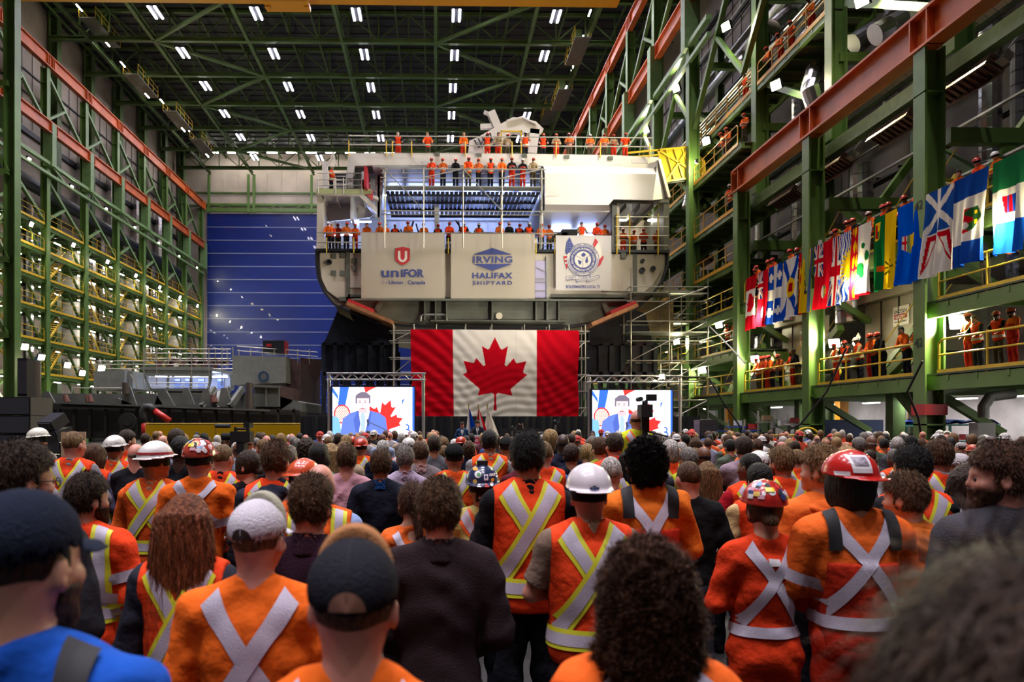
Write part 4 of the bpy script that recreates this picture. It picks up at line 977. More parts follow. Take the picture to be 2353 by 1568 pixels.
# ================================================================ people: implicit surfaces
def V3(*a): return np.array(a, float)
def cap(P, a, b, ra, rb):
    a = np.asarray(a, float); b = np.asarray(b, float); ab = b-a; t = np.clip(((P-a)@ab)/max(ab@ab, 1e-9), 0, 1)
    return np.linalg.norm(P-a-t[:, None]*ab, axis=1)-(ra+(rb-ra)*t)
def ell(P, c, r, M=None):
    q = P-np.asarray(c, float)
    if M is not None: q = q@M
    r = np.asarray(r, float); k0 = np.linalg.norm(q/r, axis=1); k1 = np.linalg.norm(q/(r*r), axis=1)
    return k0*(k0-1)/np.maximum(k1, 1e-6)
def smin(a, b, k):
    h = np.clip(.5+.5*(b-a)/k, 0, 1); return b+(a-b)*h-k*h*(1-h)
def poly(fn, lo, hi, h):
    lo = np.asarray(lo, float); n = np.maximum(4, np.ceil((np.asarray(hi)-lo)/(4*h)).astype(int))*4
    ax = [lo[i]+h*np.arange(n[i]+1) for i in range(3)]
    S = n//4
    c = [lo[i]+h*4*(np.arange(S[i])+.5) for i in range(3)]
    G = np.stack(np.meshgrid(*c, indexing='ij'), -1).reshape(-1, 3)
    d = fn(G).reshape(S); near = np.abs(d) < 4*h*1.25
    full = np.repeat(np.repeat(np.repeat(np.sign(d), 4, 0), 4, 1), 4, 2)
    mk = np.repeat(np.repeat(np.repeat(near, 4, 0), 4, 1), 4, 2)
    F = np.ones(n+1)*1.0; F[:-1, :-1, :-1] = full; M = np.zeros(n+1, bool)
    for dx in (0, 1):
        for dy in (0, 1):
            for dz in (0, 1): M[dx:n[0]+dx, dy:n[1]+dy, dz:n[2]+dz] |= mk
    I = np.argwhere(M); D = fn(lo+I*h); F[M] = D; F[F == 0] = 1e-7
    s = F < 0
    # cells with a sign change
    c8 = [s[dx:n[0]+dx, dy:n[1]+dy, dz:n[2]+dz] for dx in (0,1) for dy in (0,1) for dz in (0,1)]
    su = sum(x.astype(np.int8) for x in c8); cell = (su > 0) & (su < 8)
    idx = -np.ones(tuple(n), int); C = np.argwhere(cell); idx[cell] = np.arange(len(C))
    acc = np.zeros((len(C), 3)); cnt = np.zeros(len(C)); off = [(0,0,0),(0,0,1),(0,1,0),(0,1,1),(1,0,0),(1,0,1),(1,1,0),(1,1,1)]
    for i in range(8):
        for j in range(i+1, 8):
            if sum(abs(np.array(off[i])-off[j])) != 1: continue
            A = C+off[i]; B = C+off[j]; fa = F[tuple(A.T)]; fb = F[tuple(B.T)]; m = (fa < 0) != (fb < 0)
            t = fa[m]/(fa[m]-fb[m]); acc[m] += A[m]+(B[m]-A[m])*t[:, None]; cnt[m] += 1
    Vt = lo+h*acc/np.maximum(cnt, 1)[:, None]
    Q = []
    for ax_ in range(3):
        o1, o2 = [(1,2),(2,0),(0,1)][ax_]
        sl = [slice(1, n[0]), slice(1, n[1]), slice(1, n[2])]; sl[ax_] = slice(0, n[ax_])
        sl2 = list(sl); sl2[ax_] = slice(1, n[ax_]+1)
        a = s[tuple(sl)]; b = s[tuple(sl2)]; E = np.argwhere(a != b)
        st = np.array([1,1,1]); st[ax_] = 0; E = E+st; flip = s[tuple(E.T)]
        u = np.zeros(3, int); u[o1] = 1; v = np.zeros(3, int); v[o2] = 1
        q = np.stack([idx[tuple(E.T)], idx[tuple((E-u).T)], idx[tuple((E-u-v).T)], idx[tuple((E-v).T)]], 1)
        q[~flip] = q[~flip][:, ::-1]; Q.append(q)
    Q = np.concatenate(Q); Q = Q[(Q >= 0).all(1)]
    return Vt, Q
def rotx(a): c, s = math.cos(a), math.sin(a); return np.array([[1,0,0],[0,c,-s],[0,s,c]])
def rotz(a): c, s = math.cos(a), math.sin(a); return np.array([[c,-s,0],[s,c,0],[0,0,1]])
POSES = {  # elbow, wrist for the +x arm (the other is mirrored), z for a 1.80 m figure
 'down': ((.245,-.03,1.15), (.235,.06,.90)), 'front': ((.255,-.02,1.16), (.075,.19,1.02)),
 'cross': ((.265,.03,1.19), (-.07,.20,1.20)), 'rail': ((.25,.20,1.10), (.06,.36,1.08)),
 'hands': ((.29,.12,1.21), (.27,.34,1.10)), 'up': ((.24,.22,1.42), (.10,.26,1.62)), 'back': ((.27,-.08,1.17), (.07,-.17,.98)),
 'phone': ((.2,.18,1.2), (.06,.3,1.38))}
class Body:
    def __init__(s, pose='front', fat=1.0, hyaw=0, hpitch=0, lean=0, sh=1.0, h=1.80, lift=None, tilt=0):
        s.fat, s.sh, s.h = fat, sh, h; s.hyaw, s.hpitch, s.lean = hyaw, hpitch, lean
        s.Mh = rotz(hyaw)@rotx(hpitch); s.Ml = rotx(-lean)
        s.nb = s.L((0,-.02,1.50)); s.hc = s.nb+s.Mh@np.array([0,.025,.185])
        e, w = POSES[pose]; s.arms = []
        for k, sx_ in enumerate((1, -1)):
            S = s.L((sx_*.185*sh, -.01, 1.435)); ee, ww = (e, w) if not (lift and k == 0) else POSES[lift]
            E = np.array([sx_*(ee[0]+.185*(sh-1)+.05*(fat-1)), ee[1]+math.tan(lean)*(ee[2]-.95)*.5, ee[2]]); Wr = np.array([sx_*ww[0], ww[1]+math.tan(lean)*(ww[2]-.95)*.5+.08*(fat-1), ww[2]])
            if pose == 'cross' and k: Wr = Wr+np.array([0, .035, -.03])
            s.arms.append((S, E, Wr))
    def L(s, p):
        p = np.array(p, float); o = np.array([0,0,.95]); return o+s.Ml@(p-o)
    def H(s, P): return (P-s.hc)@s.Mh            # into head space
    def torso(s, P, g=0, k=.06, low=True):
        f, sh = s.fat, s.sh; Ml = s.Ml
        d = ell(P, s.L((0,-.005,1.29)), (.165*sh*(.6+.4*f)+g, .115*f+g, .21+g), Ml)
        d = smin(d, cap(P, s.L((-.15*sh,-.012,1.43)), s.L((.15*sh,-.012,1.43)), .062+g, .062+g), k)
        for q in (-1, 1): d = smin(d, cap(P, s.L((q*.035,-.022,1.525)), s.L((q*.165*sh,-.015,1.455)), .042+g, .05+g), .05)
        d = smin(d, ell(P, s.L((0,.008,1.08)), (.145*f+g, .108*f+g, .2+g), Ml), k)
        if low: d = smin(d, ell(P, s.L((0,-.01,.93)), (.158*(.5+.5*f)+g, .118*(.6+.4*f)+g, .13+g)), k)
        return d
    def arm(s, P, g=0, upto=2, k=.03, frac=1.0):
        d = None
        for S, E, Wr in s.arms:
            if upto == .5:      # short sleeve
                t = E+(S-E)*.22; a = cap(P, S, t, .056+g, .05+g*1.35); n = (t-S)/np.linalg.norm(t-S); a = np.maximum(a, (P-t)@n)
            else:
                a = cap(P, S, E, .054+g, .042+g); t = E+(Wr-E)*.93
                b = cap(P, E, t, .042+g, .029+g*1.1); n = (t-E)/np.linalg.norm(t-E)
                if g: b = np.maximum(b, (P-t)@n)
                a = smin(a, b, .02)
            d = a if d is None else np.minimum(d, a)
        return d
    def hands(s, P):
        d = None
        for k, (S, E, Wr) in enumerate(s.arms):
            u = (Wr-E)/np.linalg.norm(Wr-E); side = np.cross(u, [0,0,1]) if abs(u[2]) < .8 else np.array([0,1,0.]); side /= np.linalg.norm(side); nrm = np.cross(side, u)
            c = Wr+u*.05; a = cap(P, Wr, c+u*.02, .024, .03); a = np.maximum(a, np.abs((P-c)@nrm)-.016)
            for i, L in enumerate((.062,.074,.068,.052)):
                b0 = c+u*.03+side*(i-1.5)*.0195; b1 = b0+u*L*.55-nrm*.008; b2 = b1+u*L*.35-nrm*.026
                a = smin(a, np.minimum(cap(P, b0, b1, .0095, .009), cap(P, b1, b2, .009, .0075)), .006)
            th = c-u*.035+side*-.03; a = smin(a, cap(P, th, th+u*.05-side*.025-nrm*.02, .012, .0095), .01)
            d = a if d is None else np.minimum(d, a)
        return d
    def legs(s, P, g=0, feet=False):
        d = None
        for q in (-1, 1):
            hp, kn, an = (q*.085,-.005,.92), (q*.10,.015,.50), (q*.105,-.025,.09)
            a = smin(cap(P, hp, kn, .088+g, .056+g), cap(P, kn, an, .056+g, .04+g*1.3), .04)
            a = smin(a, cap(P, (q*.1,-.035,.38), (q*.103,-.03,.25), .045+g, .035+g), .04)
            if feet: a = smin(a, ell(P, (q*.112,.055,.04), (.045+g,.135+g,.045+g)), .03)
            d = a if d is None else np.minimum(d, a)
        return d
    def skull(s, Q, g=0): return smin(ell(Q, (0,-.012,.022), (.077+g,.098+g,.100+g)), ell(Q, (0,.028,-.045), (.058+g,.068+g,.078+g)), .05)
    def head(s, P):
        Q = s.H(P); d = s.skull(Q)
        d = smin(d, ell(Q, (0,.078,-.095), (.026,.022,.022)), .03); d = smin(d, cap(Q, (-.03,.076,.012), (.03,.076,.012), .014, .014), .02)
        for q in (-1, 1):
            d = -smin(-d, ell(Q, (q*.031,.098,-.012), (.017,.014,.012)), .012)
            d = smin(d, ell(Q, (q*.045,.066,-.035), (.022,.022,.02)), .02)
            e = ell(Q, (q*.083,-.004,-.018), (.011,.020,.033)); e = np.maximum(e, -ell(Q, (q*.093,.002,-.016), (.008,.011,.02))); d = smin(d, e, .008)
        d = smin(d, cap(Q, (0,.092,.0), (0,.105,-.034), .006, .0105), .012)
        d = smin(d, ell(Q, (0,.093,-.066), (.024,.012,.010)), .01); d = np.maximum(d, -ell(Q, (0,.106,-.066), (.022,.01,.0022)))
        return d
    def neck(s, P): return cap(P, s.L((0,-.025,1.46)), s.hc+s.Mh@np.array([0,-.028,-.05]), .060*(.75+.25*s.fat), .056*(.7+.3*s.fat))
    def body(s, P):
        d = smin(s.head(P), s.neck(P), .035); d = smin(d, s.torso(P, -.006), .04); d = smin(d, s.arm(P, 0), .03); d = smin(d, s.hands(P), .012)
        return smin(d, s.legs(P, -.004, True), .05)
    # ---- clothes
    def fold(s, P):
        rs = np.random.RandomState(int(s.fat*100+abs(s.hyaw)*100+s.sh*100)); o = np.zeros_like(P)
        for k in range(7):
            w = rs.normal(0, 1, 3)*np.array([16,14,24.]); a = np.sin(P@w+rs.uniform(0,6)+1.5*np.sin(P@(w[::-1]*.4))); o += a[:,None]*rs.normal(0,.75,3)
        return o
    def top(s, P, g=.014, sleeve='long', hem=.92, fold=.004, coverall=False, collar=.0):
        P2 = P+fold*s.fold(P)
        d = s.torso(P2, g, .07)
        if sleeve != 'none': d = smin(d, s.arm(P2, g*.9+.004, .5 if sleeve == 'short' else 2), .03)
        if coverall: return smin(d, np.maximum(s.legs(P2, .02), .07-P[:,2]), .06)
        return np.maximum(d, hem-P[:,2])
    def vest(s, P, g=.026, hem=.86):
        P2 = P+.003*np.stack([np.sin(P[:,2]*25+P[:,0]*14), np.sin(P[:,2]*19+P[:,0]*23), np.sin(P[:,0]*22)], 1)
        d = s.torso(P2, g, .08); q = (P-np.array([0,0,.95]))@s.Ml
        d = np.maximum(d, np.abs(q[:,0])-.192*s.sh-.03*np.clip(1.3-q[:,2]-.95, 0, 1)); d = np.maximum(d, hem-P[:,2])
        d = np.maximum(d, -cap(P, s.L((0,-.0,1.50)), s.L((0,.03,1.70)), .078, .09))
        return d
    def pants(s, P, g=.017):
        P2 = P+.006*np.stack([np.sin(P[:,2]*27), np.sin(P[:,2]*21+P[:,0]*30), 0*P[:,2]], 1)
        d = np.minimum(s.legs(P2, g), 9); d = smin(d, ell(P2, (0,-.01,.93), (.165*(.5+.5*s.fat), .128*(.6+.4*s.fat), .13)), .05)
        return np.maximum(np.maximum(d, P[:,2]-1.0), .06-P[:,2])
    def shoes(s, P):
        d = np.minimum(*[smin(ell(P, (q*.112,.055,.035), (.053,.145,.055)), cap(P, (q*.105,-.025,.05), (q*.105,-.025,.12), .052, .052), .03) for q in (-1,1)])
        return np.maximum(d, -P[:,2])
    def collar(s, P, r=.078, th=.011, up=.035):
        a = s.L((0,-.022,1.478)); b = a+(s.hc-a)*(up+.055)/np.linalg.norm(s.hc-a)
        o = cap(P, a, b, r+.012, r); n = (b-a)/np.linalg.norm(b-a)
        o = np.maximum(o, (P-b)@n); o = np.maximum(o, -((P-a)@n)-.01); return np.maximum(o, -(cap(P, a, b+n*.1, r+.012-th, r-th)))
    def hood(s, P):
        c = s.L((0,-.075,1.475)); d = ell(P, c, (.135,.075,.065)); d = smin(d, cap(P, s.L((-.09,.0,1.5)), s.L((.09,0.,1.5)), .055, .055), .04); d = smin(d, ell(P, s.L((.0,-.11,1.43)), (.07,.05,.07)), .03)
        d += .006*np.sin(P[:,0]*60+P[:,2]*40)*np.sin(P[:,2]*70)
        return np.maximum(d, -ell(P, s.L((0,.05,1.55)), (.075,.085,.1)))
    def hair(s, P, kind='short', g=.012):
        Q = s.H(P)
        if kind in ('short','crop','bald'):
            g2 = {'short': g, 'crop': .003, 'bald': .0022}[kind]
            d = s.skull(Q, g2)+(0 if kind != 'short' else .004*np.sin(Q[:,0]*75+3*np.sin(Q[:,2]*40))*np.sin(Q[:,2]*63+Q[:,1]*50))
            if kind == 'short': d = smin(d, ell(Q, (0,-.005,.055), (.076+g,.092+g,.078+g)), .02)
            hl = np.where(Q[:,1] > .03, .035-(Q[:,1]-.03)*-.3, -.045-(.04 if kind == 'short' else .03)*np.clip(-Q[:,1]/.08, 0, 1))
            d = np.maximum(d, (hl-Q[:,2])); d = np.maximum(d, -ell(Q, (0,.125,-.03), (.075,.075,.095)))
            for q in (-1, 1): d = np.maximum(d, -ell(Q, (q*.09,.004,-.025), (.02,.026,.034)))
            if kind == 'bald': d = np.maximum(d, Q[:,2]-.02)
            return d
        if kind == 'bigcurl':
            d = ell(Q, (0,-.02,.02), (.098+g,.115+g,.115+g)); d = smin(d, ell(Q, (0,-.045,-.13), (.118+g,.08+g,.15+g)), .06)
            d += .016*np.sin(Q[:,0]*85+2*np.sin(Q[:,2]*50))*np.sin(Q[:,2]*80+2*np.sin(Q[:,1]*50))*np.sin(Q[:,1]*75+1)
        elif kind == 'curly':
            d = ell(Q, (0,-.02,.025), (.088+g,.108+g,.108+g)); d = smin(d, ell(Q, (0,-.045,-.06), (.08+g,.06+g,.08+g)), .05)
            d += .009*np.sin(Q[:,0]*95+2*np.sin(Q[:,2]*50))*np.sin(Q[:,2]*90+2*np.sin(Q[:,1]*50))*np.sin(Q[:,1]*85+1)*2
        elif kind == 'long':
            d = smin(s.skull(Q, g+.004), ell(Q, (0,-.03,-.03), (.09+g,.085+g,.14)), .03)
            d = smin(d, np.maximum(ell(Q, (0,-.075,-.17), (.125+g,.05+g,.33)), Q[:,2]-.05), .05)
            a = np.arctan2(Q[:,0], -Q[:,1]-.02); d += .004*np.sin(a*26+4*np.sin(Q[:,2]*12))+.002*np.sin(a*61+5*np.sin(Q[:,2]*17))
        elif kind == 'pony':
            d = s.skull(Q, g); d = smin(d, cap(Q, (0,-.10,.0), (.01,-.13,-.2), .035, .022), .02)
            d = np.maximum(d, -.075-Q[:,2]-np.where(Q[:,1] < -.08, 9, 0))
        elif kind == 'bob':
            d = smin(s.skull(Q, g+.01), ell(Q, (0,-.025,-.05), (.078+g,.08+g,.088+g)), .03); d += .004*np.sin(Q[:,0]*80)*np.sin(Q[:,2]*20)
        elif kind == 'bun':
            d = smin(s.skull(Q, g), ell(Q, (0,-.11,-.05), (.04,.035,.04)), .02); d = np.maximum(d, -.07-Q[:,2])
        d = np.maximum(d, -ell(Q, (0,.135,-.045), (.078,.09,.115)))
        return d
    def beard(s, P):
        Q = s.H(P); d = s.skull(Q, .010); d = smin(d, ell(Q, (0,.07,-.115), (.045,.04,.04)), .03)
        d = np.maximum(d, Q[:,2]+.045); d = np.maximum(d, .0-Q[:,1]); return d+.002*np.sin(Q[:,0]*200)*np.sin(Q[:,2]*180)
    def helmet(s, P, back=False, full=False):
        Q = s.H(P)-np.array([0,-.005,.055]); Q = Q@rotx(.10)
        if back: Q = Q*np.array([-1,-1,1])
        d = ell(Q, (0,0,-.005), (.112,.135,.112)); d = np.maximum(d, -.012-Q[:,2])
        rid = cap(Q, (0,-.1,.055), (0,.1,.055), .045, .045)*0+9
        br = ell(Q, (0,.035 if not full else 0,-.012), (.118 if not full else .145,.165 if not full else .17,.008))
        d = smin(d, br, .012)
        r = np.abs(Q[:,0]); d = d-.004*np.exp(-(r/.018)**2)*np.clip(Q[:,2]*12, 0, 1)
        return np.maximum(d, -ell(Q, (0,0,-.02), (.104,.127,.105)))
    def suspension(s, P):
        Q = s.H(P); d = s.skull(Q, .012); return np.maximum(np.maximum(d, Q[:,2]-.045), -.025-.0*Q[:,1]-Q[:,2])
    def capdome(s, P, back=False, brim=True):
        Q = s.H(P)-np.array([0,-.008,.045])
        if back: Q = Q*np.array([-1,-1,1])
        d = ell(Q, (0,-.004,-.005), (.093,.114,.098)); d = np.maximum(d, -.062-.42*np.clip(-Q[:,1],0,1)*.0+.25*np.clip(Q[:,1],-.1,.2)-Q[:,2])
        if brim:
            c = Q-np.array([0,.105,-.022]); c = c@rotx(-.12); c[:,2] += 3.2*c[:,0]**2; b = ell(c, (0,0,0), (.078,.085,.0065)); b = np.maximum(b, -.03-c[:,1]); d = smin(d, b, .006)
        return np.maximum(d, -ell(Q, (0,0,-.03), (.087,.108,.11)))
    def pt(s, x, v):
        """chart of the back: x across, v up over the shoulder; returns ray origin and direction"""
        if v < 0: o = np.array([x, -.6, 1.36+v]); d = np.array([0,1.,0])
        else:
            f = v/.13; c = np.array([x, -.02, 1.36]); dd = np.array([0,-math.cos(f),math.sin(f)]); o = c+dd*.6; d = -dd
        return s.L(o), s.Ml@d
def trace(fn, O, D, off):
    t = np.zeros(len(O)); 
    for _ in range(46):
        d = fn(O+D*t[:, None]); t += np.clip(d, -.02, .2)*.85
    d = fn(O+D*t[:, None]); R_ = O+D*(t-off)[:, None]; R_[d > .03] = 1e6; return R_
def ribbon(B, fn, a, b, w, off, n=26, m=5, side=1):
    O, D = [], []
    dx, dv = b[0]-a[0], b[1]-a[1]; L = math.hypot(dx, dv); nx, nv = -dv/L, dx/L
    for i in range(n):
        t = i/(n-1)
        for j in range(m):
            u = (j/(m-1)-.5)*w; o, d = B.pt(a[0]+dx*t+nx*u, a[1]+dv*t+nv*u); O.append(o); D.append(d)
    return trace(fn, np.array(O), np.array(D), off), grid_faces(n, m)
def band(B, fn, z, w, off, th0=0, th1=2*math.pi, n=64, m=4):
    O, D = [], []
    for i in range(n):
        t = th0+(th1-th0)*i/(n-1)
        for j in range(m):
            zz = z+(j/(m-1)-.5)*w; dd = np.array([math.sin(t), -math.cos(t), 0]); O.append(B.L(dd*.6+[0,-.0,zz])); D.append(B.Ml@(-dd))
    return trace(fn, np.array(O), np.array(D), off), grid_faces(n, m)
def armband(B, k, fr, g, w, off=.006, n=20):
    S, E, Wr = B.arms[k]; u = (E-S) if fr < 1 else (Wr-E); c = S+(E-S)*fr if fr < 1 else E+(Wr-E)*(fr-1); u = u/np.linalg.norm(u)
    a = np.cross(u, [0,0,1.]); a /= np.linalg.norm(a); b = np.cross(u, a); O, D = [], []
    for i in range(n):
        t = 2*math.pi*i/(n-1); dd = a*math.cos(t)+b*math.sin(t)
        for j in range(3): O.append(c+u*((j/2-.5)*w)+dd*.085); D.append(-dd)
    return trace(lambda P: B.top(P, g, 'long', .9), np.array(O), np.array(D), off), grid_faces(n, 3)
# ---------------------------------------------------------------- cloth & skin materials (colour of each piece set per object)
SKIN = mat('skin', rough=.5, objcol=True, noise=.08, nscale=14, bump=.1, bscale=220)
CLOTH = mat('cloth', rough=.85, objcol=True, noise=.05, nscale=5, bump=.45, bscale=9, bd=.06, spec=.12)
KNIT = mat('knit_cloth', rough=.9, objcol=True, bump=.5, bscale=160, noise=.1, nscale=8, spec=.08)
HAIRM = mat('hair', rough=.5, objcol=True, noise=.7, nscale=70, bump=1, bscale=150, bd=.02, spec=.3, nmap=(1,1,.14))
PLAST = mat('helmet_plastic', rough=.22, objcol=True, noise=.06, nscale=10, coat=.5)
TAPEM = mat('reflective_tape', (.56,.51,.60,1), .42, metal=.15, bump=.3, bscale=260)
LIMEM = mat('lime_tape', (.72,.70,.03,1), .6); ORTM = mat('orange_tape', (.85,.13,.015,1), .6)
STICK = mat('sticker_mix', rough=.3, coat=.3)
def _stick():
    nt = STICK.node_tree; N = nt.nodes; L = nt.links; b = N['Principled BSDF']; tc = N.new('ShaderNodeTexCoord')
    v = N.new('ShaderNodeTexVoronoi'); v.inputs['Scale'].default_value = 34; L.new(tc.outputs['Object'], v.inputs['Vector'])
    r = N.new('ShaderNodeValToRGB'); r.color_ramp.interpolation = 'CONSTANT'; el = r.color_ramp.elements
    cs = [(.75,.72,.7,1),(.5,.02,.02,1),(.7,.68,.66,1),(.03,.08,.3,1),(.02,.02,.02,1),(.65,.6,.55,1),(.7,.45,.03,1),(.6,.55,.6,1)]
    el[0].color = cs[0]; el[1].position = 1/8; el[1].color = cs[1]
    for i in range(2, 8): e = el.new(i/8); e.color = cs[i]
    s = N.new('ShaderNodeSeparateColor'); L.new(v.outputs['Color'], s.inputs[0]); L.new(s.outputs[0], r.inputs[0]); L.new(r.outputs[0], b.inputs['Base Color'])
_stick()
def c_(r, g, b): return srgb(r, g, b)
SK = {'fair': c_(205,150,125), 'pink': c_(200,135,115), 'tan': c_(170,110,80), 'brown': c_(105,66,45), 'dark': c_(60,38,28)}
HC = {'black': (.008,.007,.006,1), 'dark': (.030,.016,.008,1), 'brown': (.07,.034,.014,1), 'light': (.17,.095,.038,1), 'red': (.17,.05,.018,1), 'blond': (.32,.2,.08,1), 'grey': (.18,.16,.14,1), 'white': (.45,.42,.38,1), 'auburn': (.06,.025,.012,1)}
ORS = (.80,.135,.012,1); HIV = (.80,.060,.012,1); REDB = (.50,.028,.010,1); RUST = (.55,.12,.02,1)
HI = {}
HI['strand'] = 0
def mesh_of(fn, lo, hi, h, name, m, par, col=None):
    V, Q = poly(fn, lo, hi, h); o = arr_mesh(name, V, Q, m, par)
    if col: o.color = col
    return o
def tape(name, parts, m, par, label=None):
    V = np.concatenate([p[0] for p in parts]); o = 0; F = []
    for p in parts: F.append(p[1]+o); o += len(p[0])
    F = np.concatenate(F); F = F[(np.abs(V[F]).max(-1) < 1e3).all(1)]; V[np.abs(V).max(1) > 1e3] = 0
    ob = arr_mesh(name, V, F, m, par)
    return ob
def person(B, res=.011, skin='fair', hair='short', hcol='brown', top=None, tcol=(.1,.1,.1,1), sleeve='long', hem=.92, tg=.014, vest=None, tapes=None, pants=(.01,.01,.014,1),
           hat=None, hatcol=(.8,.8,.8,1), beard=False, glasses=False, collar=None, hood=None, bib=None, coverall=False, strands=0, extra=None, knit=False, lite=False, bare=True):
    e = empty('person'); lo, hi = (-.5,-.42,-.02), (.5,.62,2.0)
    b = mesh_of(B.body, lo, hi, res, 'body', SKIN, e, SK.get(skin, skin))
    C = KNIT if knit else CLOTH
    topf = lambda P: B.top(P, tg, sleeve, hem, coverall=coverall)
    t = mesh_of(topf, (-.5,-.4,.05 if coverall else .75), (.5,.55,1.66), res*1.05, 'coverall' if coverall else 'shirt', C, e, tcol)
    if not coverall: mesh_of(B.pants, (-.3,-.25,0), (.3,.25,1.06), max(res*1.4, .014), 'trousers', CLOTH, e, pants)
    mesh_of(B.shoes, (-.2,-.15,-.03), (.2,.25,.2), max(res*1.4, .014), 'shoes', C, e, (.012,.01,.01,1))
    outer = topf; host = t
    if vest:
        vf = B.vest; host = mesh_of(vf, (-.32,-.32,.78), (.32,.32,1.66), res*1.05, 'safety_vest', CLOTH, e, vest); outer = lambda P: np.minimum(vf(P), topf(P))
    if bib:
        bf = lambda P: np.maximum(np.maximum(B.torso(P, tg+.012, .08), 0.80-P[:,2]), ((P-np.array([0,0,.95]))@B.Ml)[:,2]-.375)
        bf2 = lambda P: np.maximum(bf(P), np.abs(P[:,0])-.17)
        host = mesh_of(bf2, (-.3,-.3,.78), (.3,.3,1.45), res*1.05, 'bib', CLOTH, e, bib); outer = lambda P: np.minimum(bf2(P), topf(P))
    if collar: mesh_of(B.collar, (-.15,-.2,1.38), (.15,.2,1.7), res*.8, 'collar', C, e, collar)
    if hood: mesh_of(B.hood, (-.2,-.25,1.3), (.2,.25,1.68), res*.9, 'hood', C, e, hood)
    if tapes: make_tapes(B, outer, host, tapes)
    hd = None
    if hair != 'none':
        kk = hair; hi2 = hair if not (hat and hair == 'short') else 'crop'
        hf = lambda P: B.hair(P, hi2)
        if hat: hf = lambda P: np.maximum(B.hair(P, hi2), B.H(P)[:,2]-.055)
        hd = mesh_of(hf, B.hc+(-.22,-.24,-.56), B.hc+(.22,.2,.2), res*.8, 'hair', HAIRM, e, HC.get(hcol, hcol))
    if beard: mesh_of(B.beard, B.hc+(-.12,-.16,-.2), B.hc+(.12,.16,.05), res*.8, 'beard', HAIRM, e, HC.get(hcol, hcol))
    if hat in ('helmet', 'helmet_back', 'helmet_full'):
        f = lambda P: B.helmet(P, hat == 'helmet_back', hat == 'helmet_full')
        ho = mesh_of(f, B.hc+(-.24,-.26,-.06), B.hc+(.24,.26,.24), res*.75, 'hard_hat', PLAST, e, hatcol)
        mesh_of(B.suspension, B.hc+(-.13,-.16,-.1), B.hc+(.13,.16,.1), res, 'harness', CLOTH, ho, (.02,.02,.02,1))
        e['_hat'] = 1; B._hatf = f; B._hat = ho
    if hat in ('cap', 'cap_back'):
        f = lambda P: B.capdome(P, hat == 'cap_back')
        ho = mesh_of(f, B.hc+(-.2,-.26,-.08), B.hc+(.2,.26,.2), res*.75, 'cap', KNIT, e, hatcol); B._hatf = f; B._hat = ho
    if not lite or hat is None and glasses:
        ev = MB()
        for q in (-1, 1):
            c = B.hc+B.Mh@np.array([q*.031,.083,-.012]); q2 = MB().lathe((0,0,0), [(0,-.0115),(.008,-.008),(.0115,0),(.008,.008),(0,.0115)], 10); ev.add([(c[0]+x, c[1]+y, c[2]+z) for x, y, z in q2.v], q2.f)
        ev.build('eyes', mat('eye_dark', (.06,.04,.03,1), .2), e, True)
    if glasses:
        g = MB()
        for q in (-1, 1):
            pts = [B.hc+B.Mh@np.array([q*.033+.022*math.cos(a), .108, -.012+.017*math.sin(a)]) for a in [k*math.pi/6 for k in range(12)]]
            g.tube(pts, .0022, 5, closed=True); g.tube([B.hc+B.Mh@np.array([q*.055,.106,-.006]), B.hc+B.Mh@np.array([q*.084,.0,-.002])], .0022, 5)
        g.build('glasses', BLACK, e)
    B.e = e; B.top_o = t; B.hair_o = hd; B.outer = outer; B.host = host
    if strands and hd is not None: add_strands(B, hair, HC.get(hcol, hcol), strands)
    return e
def make_tapes(B, fn, host, spec):
    """spec: style, outer colour material, widths"""
    st, om, wo, wi, zb = spec; sh = B.sh; A = .125*sh; Z = .165*sh; lowv = zb-1.36+.035
    segs = {'X': [((-A,.15),(Z,lowv)), ((A,.15),(-Z,lowv))], 'Xhi': [((-A,.17),(Z*.9,lowv+.12)), ((A,.17),(-Z*.9,lowv+.12))],
            'bibX': [((-.14,-.03),(.15,lowv)), ((.14,-.03),(-.15,lowv))], 'Y': [((-A,.17),(0,-.06)), ((A,.17),(0,-.06))], 'H': [((-A,.17),(-A,lowv)), ((A,.17),(A,lowv))]}[st]
    so, si = [], []
    for k, (a, b) in enumerate(segs):
        if om: so.append(ribbon(B, fn, a, b, wo, .004+.004*k))
        si.append(ribbon(B, fn, a, b, wi, .0065+.004*k))
    if zb and st != 'Y' and st != 'Xhi':
        if om: tape('waist_border', [band(B, fn, zb, wo, .009)], om, host)
        tape('waist_tape', [band(B, fn, zb, wi, .0115)], TAPEM, host)
    if om: tape('tape_border', so, om, host)
    tape('reflective_tape', si, TAPEM, host)
